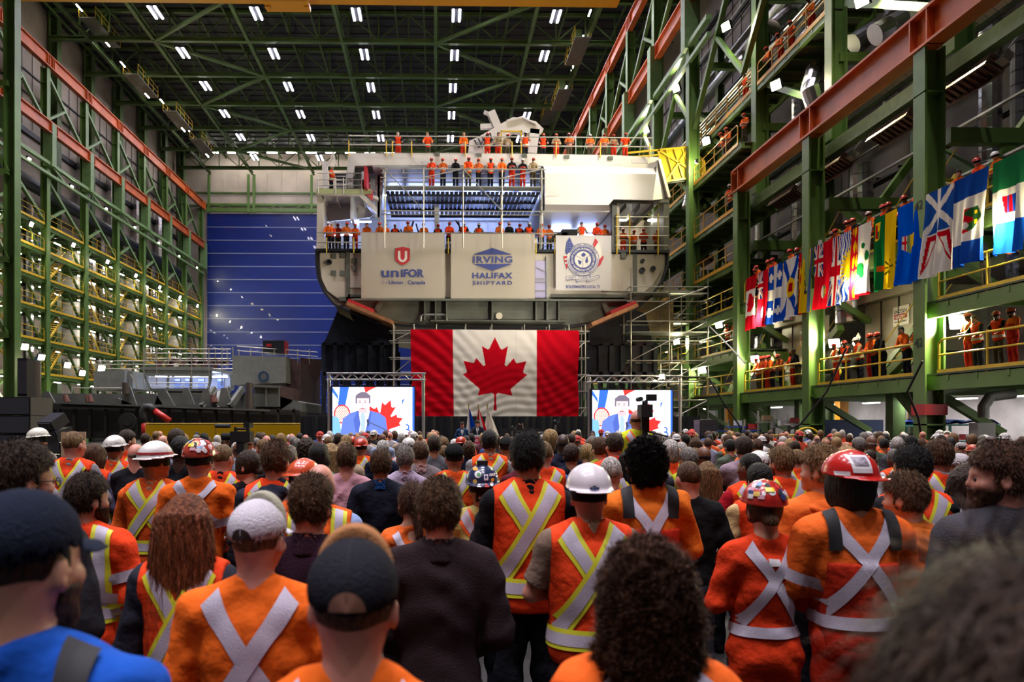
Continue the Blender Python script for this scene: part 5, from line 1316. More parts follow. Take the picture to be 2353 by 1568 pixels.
def add_strands(B, kind, col, n):
    rs = np.random.RandomState(5); hm = B.hair_o.data; nv = len(hm.vertices); co = np.empty(nv*3, np.float32); hm.vertices.foreach_get('co', co); co = co.reshape(-1, 3)
    no = np.empty(nv*3, np.float32); hm.vertices.foreach_get('normal', no); no = no.reshape(-1, 3)
    ids = rs.choice(nv, n); p = co[ids]; nn = no[ids]; K = {'short': 5, 'crop': 3, 'curly': 12, 'bigcurl': 12, 'long': 10, 'bob': 8}.get(kind, 5)
    dn = np.array([0,0,-1.0]); fl = dn-(nn@dn)[:, None]*nn*(0 if kind == 'long' else 1)+rs.normal(0, .06 if kind == 'long' else .3, (n, 3))+(rs.normal(0, .2, (n,1))+.12)*nn*(kind == 'short'); fl /= np.linalg.norm(fl, axis=1)[:, None]+1e-6
    L = {'short': .02, 'crop': .01, 'curly': .034, 'bigcurl': .04, 'long': .16, 'bob': .07}.get(kind, .03)*rs.uniform(.6, 1.3, n)[:, None]
    pts = []; kind = 'curly' if kind == 'bigcurl' else kind
    side = np.cross(fl, nn); ph = rs.uniform(0, 6.28, n)[:, None]
    for k in range(K):
        t = k/(K-1)
        if kind == 'bigcurl':
            d = ell(Q, (0,-.02,.02), (.098+g,.115+g,.115+g)); d = smin(d, ell(Q, (0,-.045,-.13), (.118+g,.08+g,.15+g)), .06)
            d += .016*np.sin(Q[:,0]*85+2*np.sin(Q[:,2]*50))*np.sin(Q[:,2]*80+2*np.sin(Q[:,1]*50))*np.sin(Q[:,1]*75+1)
        elif kind == 'curly':
            r = .007+.003*rs.rand(n)[:, None]; a = ph+t*11; q = p-nn*.006+fl*L*t*.6+nn*(r*np.cos(a)+.008*t)+side*(r*np.sin(a))
        else: q = p-nn*.003+fl*L*t+nn*(.006*math.sin(t*2.6))*(1 if kind != 'long' else .6)+side*.003*np.sin(ph+t*9)
        pts.append(q)
    P = np.stack(pts, 1)  # n,K,3
    W = {'curly': .0022, 'long': .0014}.get(kind, .0017)
    wv = (side/np.maximum(np.linalg.norm(side, axis=1)[:, None], 1e-6))[:, None, :]*W*np.linspace(1, .25, K)[None, :, None]
    V = np.concatenate([P-wv, P+wv], 2).reshape(n, K, 2, 3).reshape(-1, 3)
    base = np.arange(n)[:, None]*K*2+np.arange(K-1)[None]*2; base = base.ravel(); F = np.stack([base, base+1, base+3, base+2], 1)
    o = arr_mesh('hair_strands', V, F, HAIRM, B.hair_o); o.color = tuple(min(1, c*1.5) for c in col[:3])+(1,)
def decal(B, poly2d, faces, x, z, m, name='sticker', off=.004, back=True, center=None, yaw=0):
    """lay a flat figure (metres) on the hat, seen from behind; yaw turns round the head"""
    O, D = [], []; Rm = rotz(yaw)
    for u, v in poly2d:
        o = B.hc+Rm@np.array([x+u, -.6, z+v]); O.append(o); D.append(Rm@np.array([0,1.,0]))
    V = trace(B._hatf, np.array(O), np.array(D), off); bad = np.abs(V).max(1) > 1e3; V[bad] = 0; faces = [f for f in faces if not any(bad[i] for i in f)]; b = MB(); b.add([tuple(v) for v in V], faces); return b.build(name, m, B._hat)
def gridpoly(w, h, n=5, m=5):
    return [(-w/2+w*i/(n-1), -h/2+h*j/(m-1)) for i in range(n) for j in range(m)], [tuple(int(t) for t in f) for f in grid_faces(n, m)]
def disc(r, n=14):
    return [(0,0)]+[(r*math.cos(2*math.pi*k/n), r*math.sin(2*math.pi*k/n)) for k in range(n)], [(0, 1+k, 1+(k+1) % n) for k in range(n)]
def place(e, px, top, Z, h=None, yaw=0, label='', group=None, hgt=None, x=None, zfoot=0):
    """stand a figure so that its head top shows at (px, top); Z = distance"""
    p = pix(px, top, Z); s = (p.z-zfoot)/hgt if hgt else 1
    e.location = (p.x, p.y, zfoot); e.scale = (s, s, s); e.rotation_euler = (0, 0, yaw)
    return tag(e, label, 'person', group)
# ================================================================ foreground and middle crowd
VX = ('X', LIMEM, .088, .05, 1.02); 
def navy(): return (.012,.014,.03,1)
def rgbc(*a): return srgb(*a)
NEAR = [
# px, top, Z, kwargs for Body, kwargs for person, label
(50,1097,1.50, dict(pose='front',hyaw=-.28,sh=1.08,fat=1.15), dict(res=.009,skin='fair',hair='crop',hcol='dark',hat='cap',hatcol=(.012,.016,.03,1),tcol=rgbc(25,80,175),beard=True,bib=REDB,tapes=('bibX',None,.05,.06,0),pants=REDB), 'bearded person in a navy cap and bright blue shirt at the left edge'),
(42,1022,3.0, dict(pose='front',hyaw=-.75), dict(skin='fair',hair='short',hcol='dark',tcol=(.02,.02,.025,1),glasses=True,strands=6000), 'dark haired person with black glasses behind the person in the blue shirt'),
(85,982,10.6, dict(pose='front',hyaw=-1.4), dict(skin='pink',hair='crop',hcol='auburn',hat='helmet_full',hatcol=(.62,.6,.5,1),beard=True,glasses=True,tcol=rgbc(150,140,135),vest=(.55,.5,.05,1),tapes=VX), 'bearded person in profile wearing a white full brim helmet and safety glasses'),
(168,990,7.5, dict(pose='cross',hyaw=-.35), dict(skin='pink',hair='crop',hcol='light',tcol=rgbc(125,120,125),vest=HIV,tapes=VX,collar=(.25,.25,.25,1)), 'buzz cut person in a red orange vest over a grey shirt at the left'),
(216,1021,8.0, dict(pose='front',hyaw=-.7,sh=.9), dict(skin='fair',hair='bob',hcol='brown',tcol=rgbc(90,90,120),vest=HIV,tapes=VX), 'person with shoulder length curly brown hair beside the buzz cut person'),
(262,999,9.0, dict(pose='front',hyaw=-.3), dict(skin='tan',hair='crop',hcol='dark',hat='helmet_full',hatcol=(.65,.63,.58,1),tcol=rgbc(150,130,100),collar=rgbc(170,150,120),vest=HIV,tapes=VX), 'person in a white full brim helmet with round stickers and an orange vest'),
(290,990,10.5, dict(pose='front',hyaw=-.8), dict(skin='fair',hair='short',hcol='dark',tcol=(.4,.4,.4,1),vest=HIV,tapes=VX), 'young dark haired person in an orange vest turning right near the base block'),
(313,1019,8.0, dict(pose='front',fat=1.3,sh=1.1), dict(skin='pink',hair='bald',hcol='grey',tcol=(.006,.006,.008,1),sleeve='short'), 'bald heavy person in a black short sleeved shirt at the left'),
(353,1012,5.9, dict(pose='cross',hyaw=-.65), dict(skin='tan',hair='crop',hcol='dark',hat='helmet_full',hatcol=(.70,.67,.63,1),tcol=(.70,.11,.015,1),vest=(.62,.08,.012,1),tapes=('X',LIMEM,.10,.055,1.08),collar=rgbc(160,120,90)), 'person in a white helmet with a dark red band and taped orange vest'),
(456,1006,5.7, dict(pose='front',hyaw=-.15,sh=1.1), dict(skin='pink',hair='crop',hcol='dark',hat='helmet',hatcol=(.4,.05,.03,1),tcol=ORS,sleeve='short',tapes=('Xhi',None,.05,.045,1.1)), 'person in a sticker covered helmet and orange T-shirt with pale crossed tape'),
(430,1137,3.15, dict(pose='front',sh=.92), dict(res=.009,skin='fair',hair='long',hcol='red',tcol=(.02,.02,.03,1),vest=HIV,tapes=('X',LIMEM,.085,.05,1.0),strands=14000), 'woman with very long straight red hair and an orange vest'),
(196,1092,4.0, dict(pose='front',hyaw=-.7,fat=1.1), dict(skin='fair',hair='short',hcol='dark',tcol=(.85,.06,.012,1),tg=.028,hem=.84,tapes=('H',LIMEM,.1,.055,1.1),collar=(.8,.055,.012,1),beard=True,strands=5000), 'dark haired person in a bulky red jacket with yellow and silver tape'),
(590,1133,2.56, dict(pose='front',hyaw=-.25,sh=1.08,fat=1.05), dict(res=.009,skin='pink',hair='crop',hcol='light',hat='cap',hatcol=(.60,.56,.60,1),tcol=ORS,tapes=('X',None,.07,.062,1.0)), 'person in a white mesh cap and orange shirt with silver crossed tape'),
(812,1213,1.56, dict(pose='front',sh=1.0), dict(res=.008,skin='pink',hair='crop',hcol='brown',hat='cap',hatcol=(.018,.018,.024,1),tcol=ORS,tapes=('Y',None,.05,.05,0)), 'person in a black mesh cap with tan front and orange shirt, closest in the middle'),
(1010,1105,3.25, dict(pose='front',sh=1.03), dict(res=.009,skin='pink',hair='short',hcol='brown',tcol=(.030,.019,.021,1),tg=.02,collar=(.028,.018,.02,1),knit=True,strands=9000), 'brown haired person in a dark brown fleece in the middle foreground'),
(950,1108,4.5, dict(pose='front',sh=.88,hyaw=.3), dict(skin='fair',hair='pony',hcol='auburn',tcol=(.75,.13,.02,1),tapes=('X',None,.05,.045,1.05),strands=4000), 'person with a brown ponytail and orange shirt left of the brown fleece'),
(1108,1065,4.95, dict(pose='cross',sh=1.02), dict(res=.009,skin='tan',hair='crop',hcol='dark',hat='helmet_back',hatcol=(.02,.03,.075,1),tcol=rgbc(190,175,100),sleeve='short',hem=.80,tg=.022,tapes=('X',ORTM,.09,.05,1.04),pants=(.01,.012,.02,1)), 'person in a navy stickered helmet and pale yellow T-shirt with crossed tape'),
(1213,998,4.55, dict(pose='cross',fat=1.1,hyaw=.12), dict(res=.01,skin='tan',hair='short',hcol='black',tcol=(.008,.008,.01,1),vest=HIV,tapes=('X',LIMEM,.1,.058,1.0),collar=(.008,.008,.01,1),strands=7000), 'tall black haired person in an orange vest over a black hooded jacket'),
(1353,1062,3.8, dict(pose='cross',fat=1.18,sh=1.05), dict(res=.009,skin='pink',hair='crop',hcol='dark',hat='helmet_back',hatcol=(.68,.62,.64,1),tcol=rgbc(120,100,85),sleeve='short',vest=HIV,tapes=('X',LIMEM,.098,.056,1.0),collar=rgbc(170,140,110)), 'person in a plain white hard hat with a blue diamond badge and orange vest'),
(1484,1000,4.6, dict(pose='cross',hyaw=.45), dict(res=.01,skin='tan',hair='curly',hcol='black',tcol=(.72,.16,.015,1),bib=REDB,tapes=('X',None,.05,.058,1.02),glasses=True,pants=REDB,strands=9000), 'person with bushy black curls, glasses and red bib overalls over orange'),
(1482,1232,1.85, dict(pose='front',sh=.92), dict(res=.009,skin='fair',hair='bigcurl',hcol='auburn',tcol=(.75,.12,.015,1),tapes=('X',None,.05,.06,1.02),strands=16000), 'woman with big dark brown curls and orange shirt in the near foreground'),
(1583,1058,5.3, dict(pose='front',fat=1.08,sh=1.0,hyaw=.2), dict(skin='pink',hair='crop',hcol='brown',tcol=(.008,.008,.009,1),sleeve='short',pants=(.03,.03,.04,1)), 'buzz cut person in a plain black T-shirt and dark jeans right of the bib overalls'),
(1756,1100,3.85, dict(pose='cross',sh=.93,hyaw=-.1), dict(res=.009,skin='fair',hair='bun',hcol='brown',hat='helmet',hatcol=(.42,.02,.015,1),tcol=(.62,.040,.008,1),coverall=True,tapes=('X',None,.05,.055,1.06)), 'woman in a red coverall and a red helmet covered in stickers'),
(1893,1027,4.35, dict(pose='front',hyaw=.75,sh=1.0), dict(skin='fair',hair='short',hcol='light',tcol=(.72,.14,.02,1),hood=(.72,.13,.02,1),tg=.022,strands=5000), 'light haired person in an orange hooded sweatshirt behind the red helmets'),
(1957,1028,3.75, dict(pose='cross',hyaw=.35,sh=1.12,fat=1.05), dict(res=.009,skin='tan',hair='bob',hcol='black',hat='helmet_back',hatcol=(.48,.015,.012,1),tcol=(.72,.12,.015,1),tg=.02,coverall=False,bib=(.48,.028,.010,1),pants=(.50,.03,.010,1),tapes=('X',None,.05,.058,1.05),strands=0), 'big person in a red hard hat with a square photo sticker and red bib overalls'),
(2085,1090,3.95, dict(pose='front',hyaw=.7,sh=.92), dict(skin='fair',hair='short',hcol='brown',tcol=(.60,.14,.02,1),hood=(.55,.13,.02,1),tg=.02,tapes=('H',None,.05,.045,1.12),strands=6000), 'young person in a faded orange hoodie right of the big red helmet'),
(2097,1028,4.7, dict(pose='cross',hyaw=.25), dict(skin='tan',hair='short',hcol='black',tcol=(.01,.01,.012,1),vest=HIV,tapes=VX,strands=6000), 'black haired person in an orange vest behind the young person in the hoodie'),
(2158,1013,6.2, dict(pose='front',hyaw=.25), dict(skin='pink',hair='short',hcol='brown',tcol=(.3,.28,.3,1),vest=HIV,tapes=VX,strands=3000), 'brown haired person in an orange vest left of the white backwards cap'),
(2303,1022,3.25, dict(pose='front',hyaw=1.2,fat=1.15,sh=1.12), dict(res=.009,skin='pink',hair='short',hcol='auburn',tcol=(.055,.052,.06,1),tg=.022,beard=True,strands=7000,knit=True), 'red bearded person in a dark grey sweater in profile at the right edge'),
(2350,1272,.66, dict(pose='front',sh=.95), dict(res=.009,skin='fair',hair='bob',hcol='dark',tcol=(.02,.018,.02,1),strands=3000), 'blurred dark haired head closest to the camera in the lower right corner'),
(2217,1068,5.0, dict(pose='front',hyaw=-.5,sh=.9), dict(skin='fair',hair='long',hcol='dark',tcol=(.60,.05,.012,1),vest=HIV,tapes=VX,strands=6000), 'woman with long straight dark brown hair and a red vest at the right'),
(2206,1041,6.8, dict(pose='front',hyaw=.9), dict(skin='tan',hair='crop',hcol='dark',hat='cap_back',hatcol=(.5,.46,.46,1),tcol=(.012,.016,.04,1),vest=(.6,.1,.02,1)), 'person in a pale backwards baseball cap at the right'),
(1726,1040,6.3, dict(pose='front',hyaw=.5), dict(skin='brown',hair='crop',hcol='black',tcol=rgbc(150,15,30),sleeve='short',vest=HIV,tapes=VX,collar=rgbc(150,15,30)), 'person in a crimson polo shirt under an orange vest'),
(1745,1068,5.6, dict(pose='front'), dict(skin='tan',hair='short',hcol='black',tcol=rgbc(190,160,110),vest=HIV), 'black haired person in a beige shirt just behind the sticker covered red helmet'),
(1798,1029,6.4, dict(pose='front',hyaw=.3), dict(skin='pink',hair='short',hcol='light',tcol=(.35,.33,.35,1),vest=HIV,tapes=VX,beard=True,strands=3000), 'light haired bearded person in an orange vest right of the crimson polo'),
(712,1097,3.4, dict(pose='front',sh=1.03,hyaw=-.3), dict(res=.009,skin='pink',hair='short',hcol='brown',tcol=(.030,.012,.022,1),collar=(.03,.012,.02,1),knit=True,strands=9000), 'brown haired person in a dark maroon argyle sweater'),
(735,1065,4.5, dict(pose='front',hyaw=-.2), dict(skin='pink',hair='bald',hcol='grey',tcol=rgbc(130,150,190),vest=(.8,.12,.015,1),tapes=('H',LIMEM,.09,.045,1.05)), 'bald person in an orange vest over a pale blue shirt behind the maroon sweater'),
(688,1052,5.2, dict(pose='front',hyaw=-.5,hpitch=-.15), dict(skin='tan',hair='crop',hcol='dark',hat='helmet_full',hatcol=(.62,.09,.03,1),tcol=(.75,.12,.02,1)), 'person in a plain orange full brim helmet bending beside the bald person'),
(633,1017,5.4, dict(pose='front',hyaw=-.3), dict(skin='fair',hair='short',hcol='brown',tcol=(.02,.022,.035,1),vest=HIV,tapes=VX,hood=(.02,.023,.04,1),strands=6000), 'brown haired person in an orange vest over a navy hood'),
(511,1020,7.0, dict(pose='front',hyaw=-.4), dict(skin='pink',hair='crop',hcol='light',tcol=(.012,.014,.03,1),vest=HIV,tapes=VX,glasses=True,collar=(.01,.012,.025,1)), 'balding person with glasses in an orange vest over a navy jacket'),
(797,1024,7.0, dict(pose='front',fat=1.1), dict(skin='pink',hair='short',hcol='brown',tcol=rgbc(190,140,150),sleeve='short',strands=3000), 'brown haired person in a pale pink shirt'),
(875,1036,6.6, dict(pose='front',sh=1.05), dict(skin='tan',hair='short',hcol='brown',tcol=(.010,.012,.022,1),sleeve='short',collar=rgbc(20,60,110),strands=3000), 'person in a navy polo shirt with a blue collar'),
(931,1027,7.8, dict(pose='front'), dict(skin='pink',hair='short',hcol='grey',tcol=rgbc(165,150,170),collar=rgbc(165,150,170),strands=2500), 'grey haired person in a pale lavender shirt'),
(968,1017,8.6, dict(pose='front',hyaw=.6,sh=.92), dict(skin='fair',hair='short',hcol='brown',tcol=rgbc(120,110,110),collar=(.5,.3,.3,1)), 'short haired person in a grey sweater with a red patterned scarf'),
(1044,1018,7.2, dict(pose='front'), dict(skin='tan',hair='crop',hcol='black',hat='cap',hatcol=(.012,.014,.014,1),tcol=(.01,.01,.01,1),vest=(.8,.09,.013,1),tapes=('X',LIMEM,.09,.055,1.05)), 'person in a black cap and orange vest left of the tall black haired person'),
(1125,991,8.9, dict(pose='front'), dict(skin='tan',hair='short',hcol='black',tcol=(.3,.28,.28,1),collar=(.35,.33,.33,1),vest=(.8,.09,.013,1),tapes=('X',LIMEM,.09,.05,1.1)), 'black haired person in an orange vest in front of the podium'),
(998,1003,10.2, dict(pose='front'), dict(skin='tan',hair='short',hcol='dark',tcol=rgbc(95,95,100)), 'dark haired person in a plain grey shirt left of the podium'),
(1709,1005,8.6, dict(pose='hands',fat=1.1), dict(skin='pink',hair='short',hcol='dark',tcol=rgbc(140,120,130)), 'dark haired person in a mauve shirt with hands on hips'),
(1617,1026,8.7, dict(pose='front',hyaw=.3), dict(skin='brown',hair='bald',hcol='black',tcol=(.012,.012,.014,1)), 'bald brown skinned person in a black jacket'),
(1624,1062,6.8, dict(pose='front',sh=.9,hyaw=-.2), dict(skin='fair',hair='long',hcol='light',tcol=rgbc(190,180,175),strands=4000), 'woman with long light brown hair and a clip in a white blouse'),
(1583,1031,8.0, dict(pose='front',hyaw=.3), dict(skin='tan',hair='short',hcol='grey',tcol=(.02,.02,.03,1),vest=rgbc(150,160,30),glasses=True), 'grey haired person with a lime vest over a dark jacket'),
(1540,1011,8.8, dict(pose='front',sh=.9), dict(skin='fair',hair='bob',hcol='white',tcol=(.3,.2,.15,1),vest=HIV,tapes=VX), 'person with wavy white hair and an orange vest'),
(1403,1048,5.7, dict(pose='front'), dict(skin='pink',hair='crop',hcol='white',tcol=rgbc(165,85,80),collar=rgbc(175,95,85)), 'white haired balding person in a salmon shirt right of the white hard hat'),
(1413,998,8.6, dict(pose='front',hyaw=.3), dict(skin='pink',hair='short',hcol='dark',tcol=(.85,.06,.02,1),hood=(.85,.065,.02,1),tg=.022), 'person in a bright red orange hooded jacket below the right screen'),
(1265,987,10.6, dict(pose='front',hyaw=.3,sh=.92), dict(skin='fair',hair='bob',hcol='blond',tcol=(.01,.01,.012,1)), 'blonde person standing in front of the black stage curtain'),
(1293,997,9.8, dict(pose='front',fat=1.1), dict(skin='dark',hair='bald',hcol='black',tcol=(.012,.014,.03,1),collar=(.012,.014,.03,1)), 'broad person in a navy coat with a high collar below the stage curtain'),
(1350,1020,9.4, dict(pose='front',sh=.88,hyaw=.3), dict(skin='fair',hair='pony',hcol='blond',tcol=rgbc(170,165,165)), 'person with a blonde ponytail right of the white hard hat'),
(1380,1007,8.9, dict(pose='front',hyaw=.3), dict(skin='fair',hair='short',hcol='brown',tcol=rgbc(150,165,40),glasses=True), 'brown haired person in a lime green top right of the blonde ponytail'),
(1312,1023,8.6, dict(pose='front',hyaw=-.2), dict(skin='tan',hair='short',hcol='dark',tcol=(.012,.014,.025,1)), 'dark haired person in a navy sweater behind the white hard hat'),
(1163,1002,9.4, dict(pose='front',hyaw=-.2), dict(skin='tan',hair='crop',hcol='dark',hat='cap',hatcol=(.02,.022,.02,1),tcol=(.03,.03,.025,1)), 'person in a faded dark green cap left of the tall black haired person'),
(1250,1013,7.4, dict(pose='front'), dict(skin='pink',hair='crop',hcol='light',tcol=rgbc(60,90,150),vest=HIV,tapes=VX), 'balding person in an orange vest right of the tall black haired person'),
(404,988,10.0, dict(pose='front',hyaw=-.5), dict(skin='tan',hair='short',hcol='dark',tcol=rgbc(130,130,150),collar=rgbc(140,140,150)), 'tall dark haired person in a light grey shirt in front of the yellow film'),
(415,1006,7.4, dict(pose='front',fat=1.1), dict(skin='dark',hair='short',hcol='black',tcol=(.006,.006,.008,1)), 'person all in black between the two white and sticker helmets'),
(660,1020,6.8, dict(pose='front',hyaw=-.3), dict(skin='tan',hair='crop',hcol='grey',tcol=rgbc(150,120,100)), 'grey cropped haired person right of the navy hooded sweatshirt'),
(705,1003,8.0, dict(pose='front',sh=.92), dict(skin='fair',hair='curly',hcol='dark',tcol=rgbc(100,90,80)), 'person with dark bushy hair left of the left screen'),
(733,1018,7.4, dict(pose='front',sh=.92), dict(skin='fair',hair='bob',hcol='black',tcol=rgbc(90,100,85)), 'person with black bobbed hair in a grey green jacket'),
(760,1020,8.2, dict(pose='front',sh=.9), dict(skin='fair',hair='long',hcol='blond',tcol=rgbc(80,90,80)), 'person with long curly dark blonde hair left of the pink shirt'),
(576,1035,6.4, dict(pose='front',hyaw=1.3,lift='up',sh=.9), dict(skin='fair',hair='bun',hcol='dark',tcol=(.01,.01,.014,1),sleeve='short'), 'camerawoman reaching up to the video camera on its tripod'),
]
for i, (px, top_, Z, bk, pk, lab) in enumerate(NEAR):
    pk = dict(pk); pk.setdefault('res', .012 if Z < 7 else .014)
    if Z > 7: pk['lite'] = True
    B = Body(**bk); person(B, **pk); e = B.e; hat = pk.get('hat')
    topz = float(B.hc[2])+({'curly': .155, 'bigcurl': .15, 'long': .13, 'bob': .135}.get(pk['hair'], .128))+(.04 if hat and 'helmet' in hat else .03 if hat == 'cap' and pk['res'] < .0095 else .012 if hat else 0)
    place(e, px, top_, Z, hgt=topz, label=lab)
    if '_hat' in e: del e['_hat']
    NEAR[i] = NEAR[i]+(B,)
def near(s): return [n[-1] for n in NEAR if s in n[5]][0]
# helmet decorations
def txtdecal(B, t, size, x, z, m, name='badge_text', yaw=0, off=.007):
    V, F = text_mesh(t, size, .0012); return decal(B, V, F, x, z-size*.35, m, name, off, yaw=yaw)
NAVYM = mat('navy_ink', (.02,.035,.14,1), .5); REDM = mat('sticker_red', (.5,.02,.02,1), .4); WST = mat('sticker_white', (.65,.62,.62,1), .4)
B = near('plain white hard hat'); decal(B, [(-.026,0),(-.0,.013),(.026,0),(0,-.013)], [(0,3,2,1)], .0, .048, NAVYM, 'badge', .005); decal(B, *gridpoly(.044, .012, 5, 3), 0, .048, WST, 'badge_band', .0065); txtdecal(B, 'IRVING', .0135, 0, .0475, NAVYM, off=.008)
B = near('navy stickered'); 
for (x, z, r, m) in ((-.035,.10,.022,WST),(-.03,.10,.012,mat('sticker_green', (.03,.25,.06,1), .4)),(.015,.075,.0,WST),(-.055,.055,.014,mat('sticker_gold', (.6,.4,.08,1), .4)),(.062,.065,.012,mat('sticker_amber', (.7,.35,.03,1), .4)),(-.03,.025,.014,WST),(.02,.025,.014,REDM),(.055,.04,.012,WST)):
    if r: decal(B, *disc(r), x, z, m, 'sticker', .004 if r != .012 else .006)
decal(B, *gridpoly(.028, .038), .018, .082, WST, 'sticker', .005); decal(B, *disc(.009), .018, .086, NAVYM, 'sticker', .0065); decal(B, *gridpoly(.03,.02), -.05,.135, mat('sticker_amber'), 'sticker', .005); txtdecal(B, 'GAT', .022, .062, .098, WST, 'sticker')
b = MB().box((0,-.118,-.052), (.10,.03,.055)); q = b.build('nape_guard', BLACK, B._hat); q.location = tuple(B.hc)
V, F = text_mesh('IRVING', .02, .001); q = MB().add([(x, -.1355, y-.06) for x, y in V], F).build('nape_text', WST, B._hat); q.location = tuple(B.hc)
MB().box(tuple(B.hc+np.array([0,-.02,.172])), (.07,.06,.03)).build('lamp_clip', BLACK, B._hat)
B = near('square photo sticker'); decal(B, *gridpoly(.078, .082), -.02, .10, WST, 'photo_sticker', .005, yaw=.1); decal(B, *gridpoly(.056, .040), -.02, .113, mat('sticker_blue_tan', (.18,.14,.18,1), .4, noise=.8, nscale=60), 'photo_sticker', .007, yaw=.1); decal(B, *gridpoly(.045,.018), -.08, .055, WST, 'sticker', .005); decal(B, *disc(.014), .03, .155, REDM, 'sticker', .004)
rs = random.Random(11)
for nm in ('red helmet covered', 'sticker covered helmet and orange T'):
    B = near(nm); ms = [WST, REDM, NAVYM, mat('sticker_gold'), WST, mat('sticker_pink', (.6,.3,.35,1), .4), BLACK, WST, mat('sticker_sky', (.2,.35,.6,1), .4)]
    for k in range(34):
        yw = rs.uniform(-1.25, 1.25); z = rs.uniform(.075, .148); r = rs.uniform(.009, .02)
        decal(B, *(disc(r) if k % 2 else gridpoly(r*2, r*1.3, 4, 4)), 0, z, ms[k % 9], 'sticker', .003+k*.00012, yaw=yw)
    decal(B, *gridpoly(.042,.022), -.02, .118, mat('sticker_yellow', (.75,.6,.03,1), .4), 'sticker', .0085)
B = near('dark red band'); tape('helmet_band', [trace_band for trace_band in [None]] if False else [ (lambda O, D: (trace(B._hatf, O, D, .004), grid_faces(40, 3)))(np.array([B.hc+B.Mh@np.array([math.sin(t)*.4, -math.cos(t)*.4, .072+(j-1)*.008]) for t in [2*math.pi*i/39 for i in range(40)] for j in range(3)]), np.array([B.Mh@np.array([-math.sin(t), math.cos(t), 0]) for t in [2*math.pi*i/39 for i in range(40)] for j in range(3)])) ], mat('band_red', (.35,.01,.015,1), .5), B._hat)
# caps: seams, opening, strap
for nm, mc, mo in (('white mesh cap', mat('cap_seam', (.8,.74,.82,1), .7), mat('cap_opening', (.04,.022,.016,1), .8)), ('black mesh cap', mat('cap_seam_dark', (.006,.006,.009,1), .8), mat('bald_skin', (.50,.24,.16,1), .5))):
    B = near(nm); segs = []
    for yw in (0, .95, -.95, 1.9, -1.9):
        O, D = [], []
        for i in range(16):
            f = 1.45*i/15
            for j in (-1, 0, 1):
                d = rotz(yw)@np.array([j*.007, -math.cos(f), math.sin(f)]); c = B.Mh@d; O.append(B.hc+B.Mh@np.array([0,-.01,.03])+c*.4); D.append(-c/np.linalg.norm(c))
        segs.append((trace(B._hatf, np.array(O), np.array(D), .003), grid_faces(16, 3)))
    tape('cap_seam', segs, mc, B._hat)
    n = 14; pts = [(0, .0)]+[(.036*math.cos(math.pi*k/(n-1)), .040*math.sin(math.pi*k/(n-1))) for k in range(n)]
    bh = B.Mh; O = np.array([B.hc+bh@np.array([x, -.6, z+.012]) for x, z in pts]); D = np.array([bh@np.array([0,1.,0])]*len(pts)); Vv = trace(B._hatf, O, D, .0035)
    MB().add([tuple(v) for v in Vv], [(0, k+2, k+1) for k in range(n-1)]).build('cap_opening', mo, B._hat)
for nm, cc in (('white mesh cap', (.42,.40,.30,1)), ('black mesh cap', (.42,.19,.08,1))):
    B = near(nm); mesh_of(lambda P: np.maximum(np.maximum(ell(B.H(P), (0,.025,.052), (.084,.082,.112)), .0-B.H(P)[:,1]), .02-B.H(P)[:,2]), B.hc+(-.2,-.26,-.08), B.hc+(.2,.26,.2), .007, 'cap_front', KNIT, B._hat, cc)
# suspender straps and black shoulder patches
for nm, m in (('bushy black curls', BLACK), ('big person in a red hard hat', BLACK), ('bright blue shirt', BLACK)):
    B = near(nm); a = [ribbon(B, B.outer, (sg*.125*B.sh, .19), (sg*.125*B.sh-.0*sg, .03), .06, .014, 12, 4) for sg in (-1, 1)]; [tape('suspender_strap', [q], m, B.top_o) for q in a]
B = near('bright blue shirt')
# argyle lines on the maroon sweater
B = near('maroon argyle'); a = []
for k in range(-3, 4): a += [ribbon(B, B.outer, (k*.09-.12,.04), (k*.09+.12,-.36), .003, .003, 24, 2), ribbon(B, B.outer, (k*.09+.12,.04), (k*.09-.12,-.36), .003, .003, 24, 2)]
a = [q for q in a if np.abs(q[0][:,0]).max() < .2]
tape('argyle_lines', a, mat('argyle_grey', (.12,.08,.13,1), .8), B.top_o)
# arm bands of orange shirts
for nm, k, fr in (('big person in a red hard hat', 1, .75), ('bulky red jacket', 0, .55), ('bulky red jacket', 0, 1.5), ('sticker covered helmet and orange T', 0, .6), ('bulky red jacket', 1, .55)):
    B = near(nm); tape('sleeve_tape', [armband(B, k, fr, .026, .055, .012)], TAPEM, B.top_o)
B = near('woman in a red coverall'); tape('back_label', [ribbon(B, B.outer, (-.0,.09), (.0,.05), .06, .006, 4, 4)], WST, B.top_o)
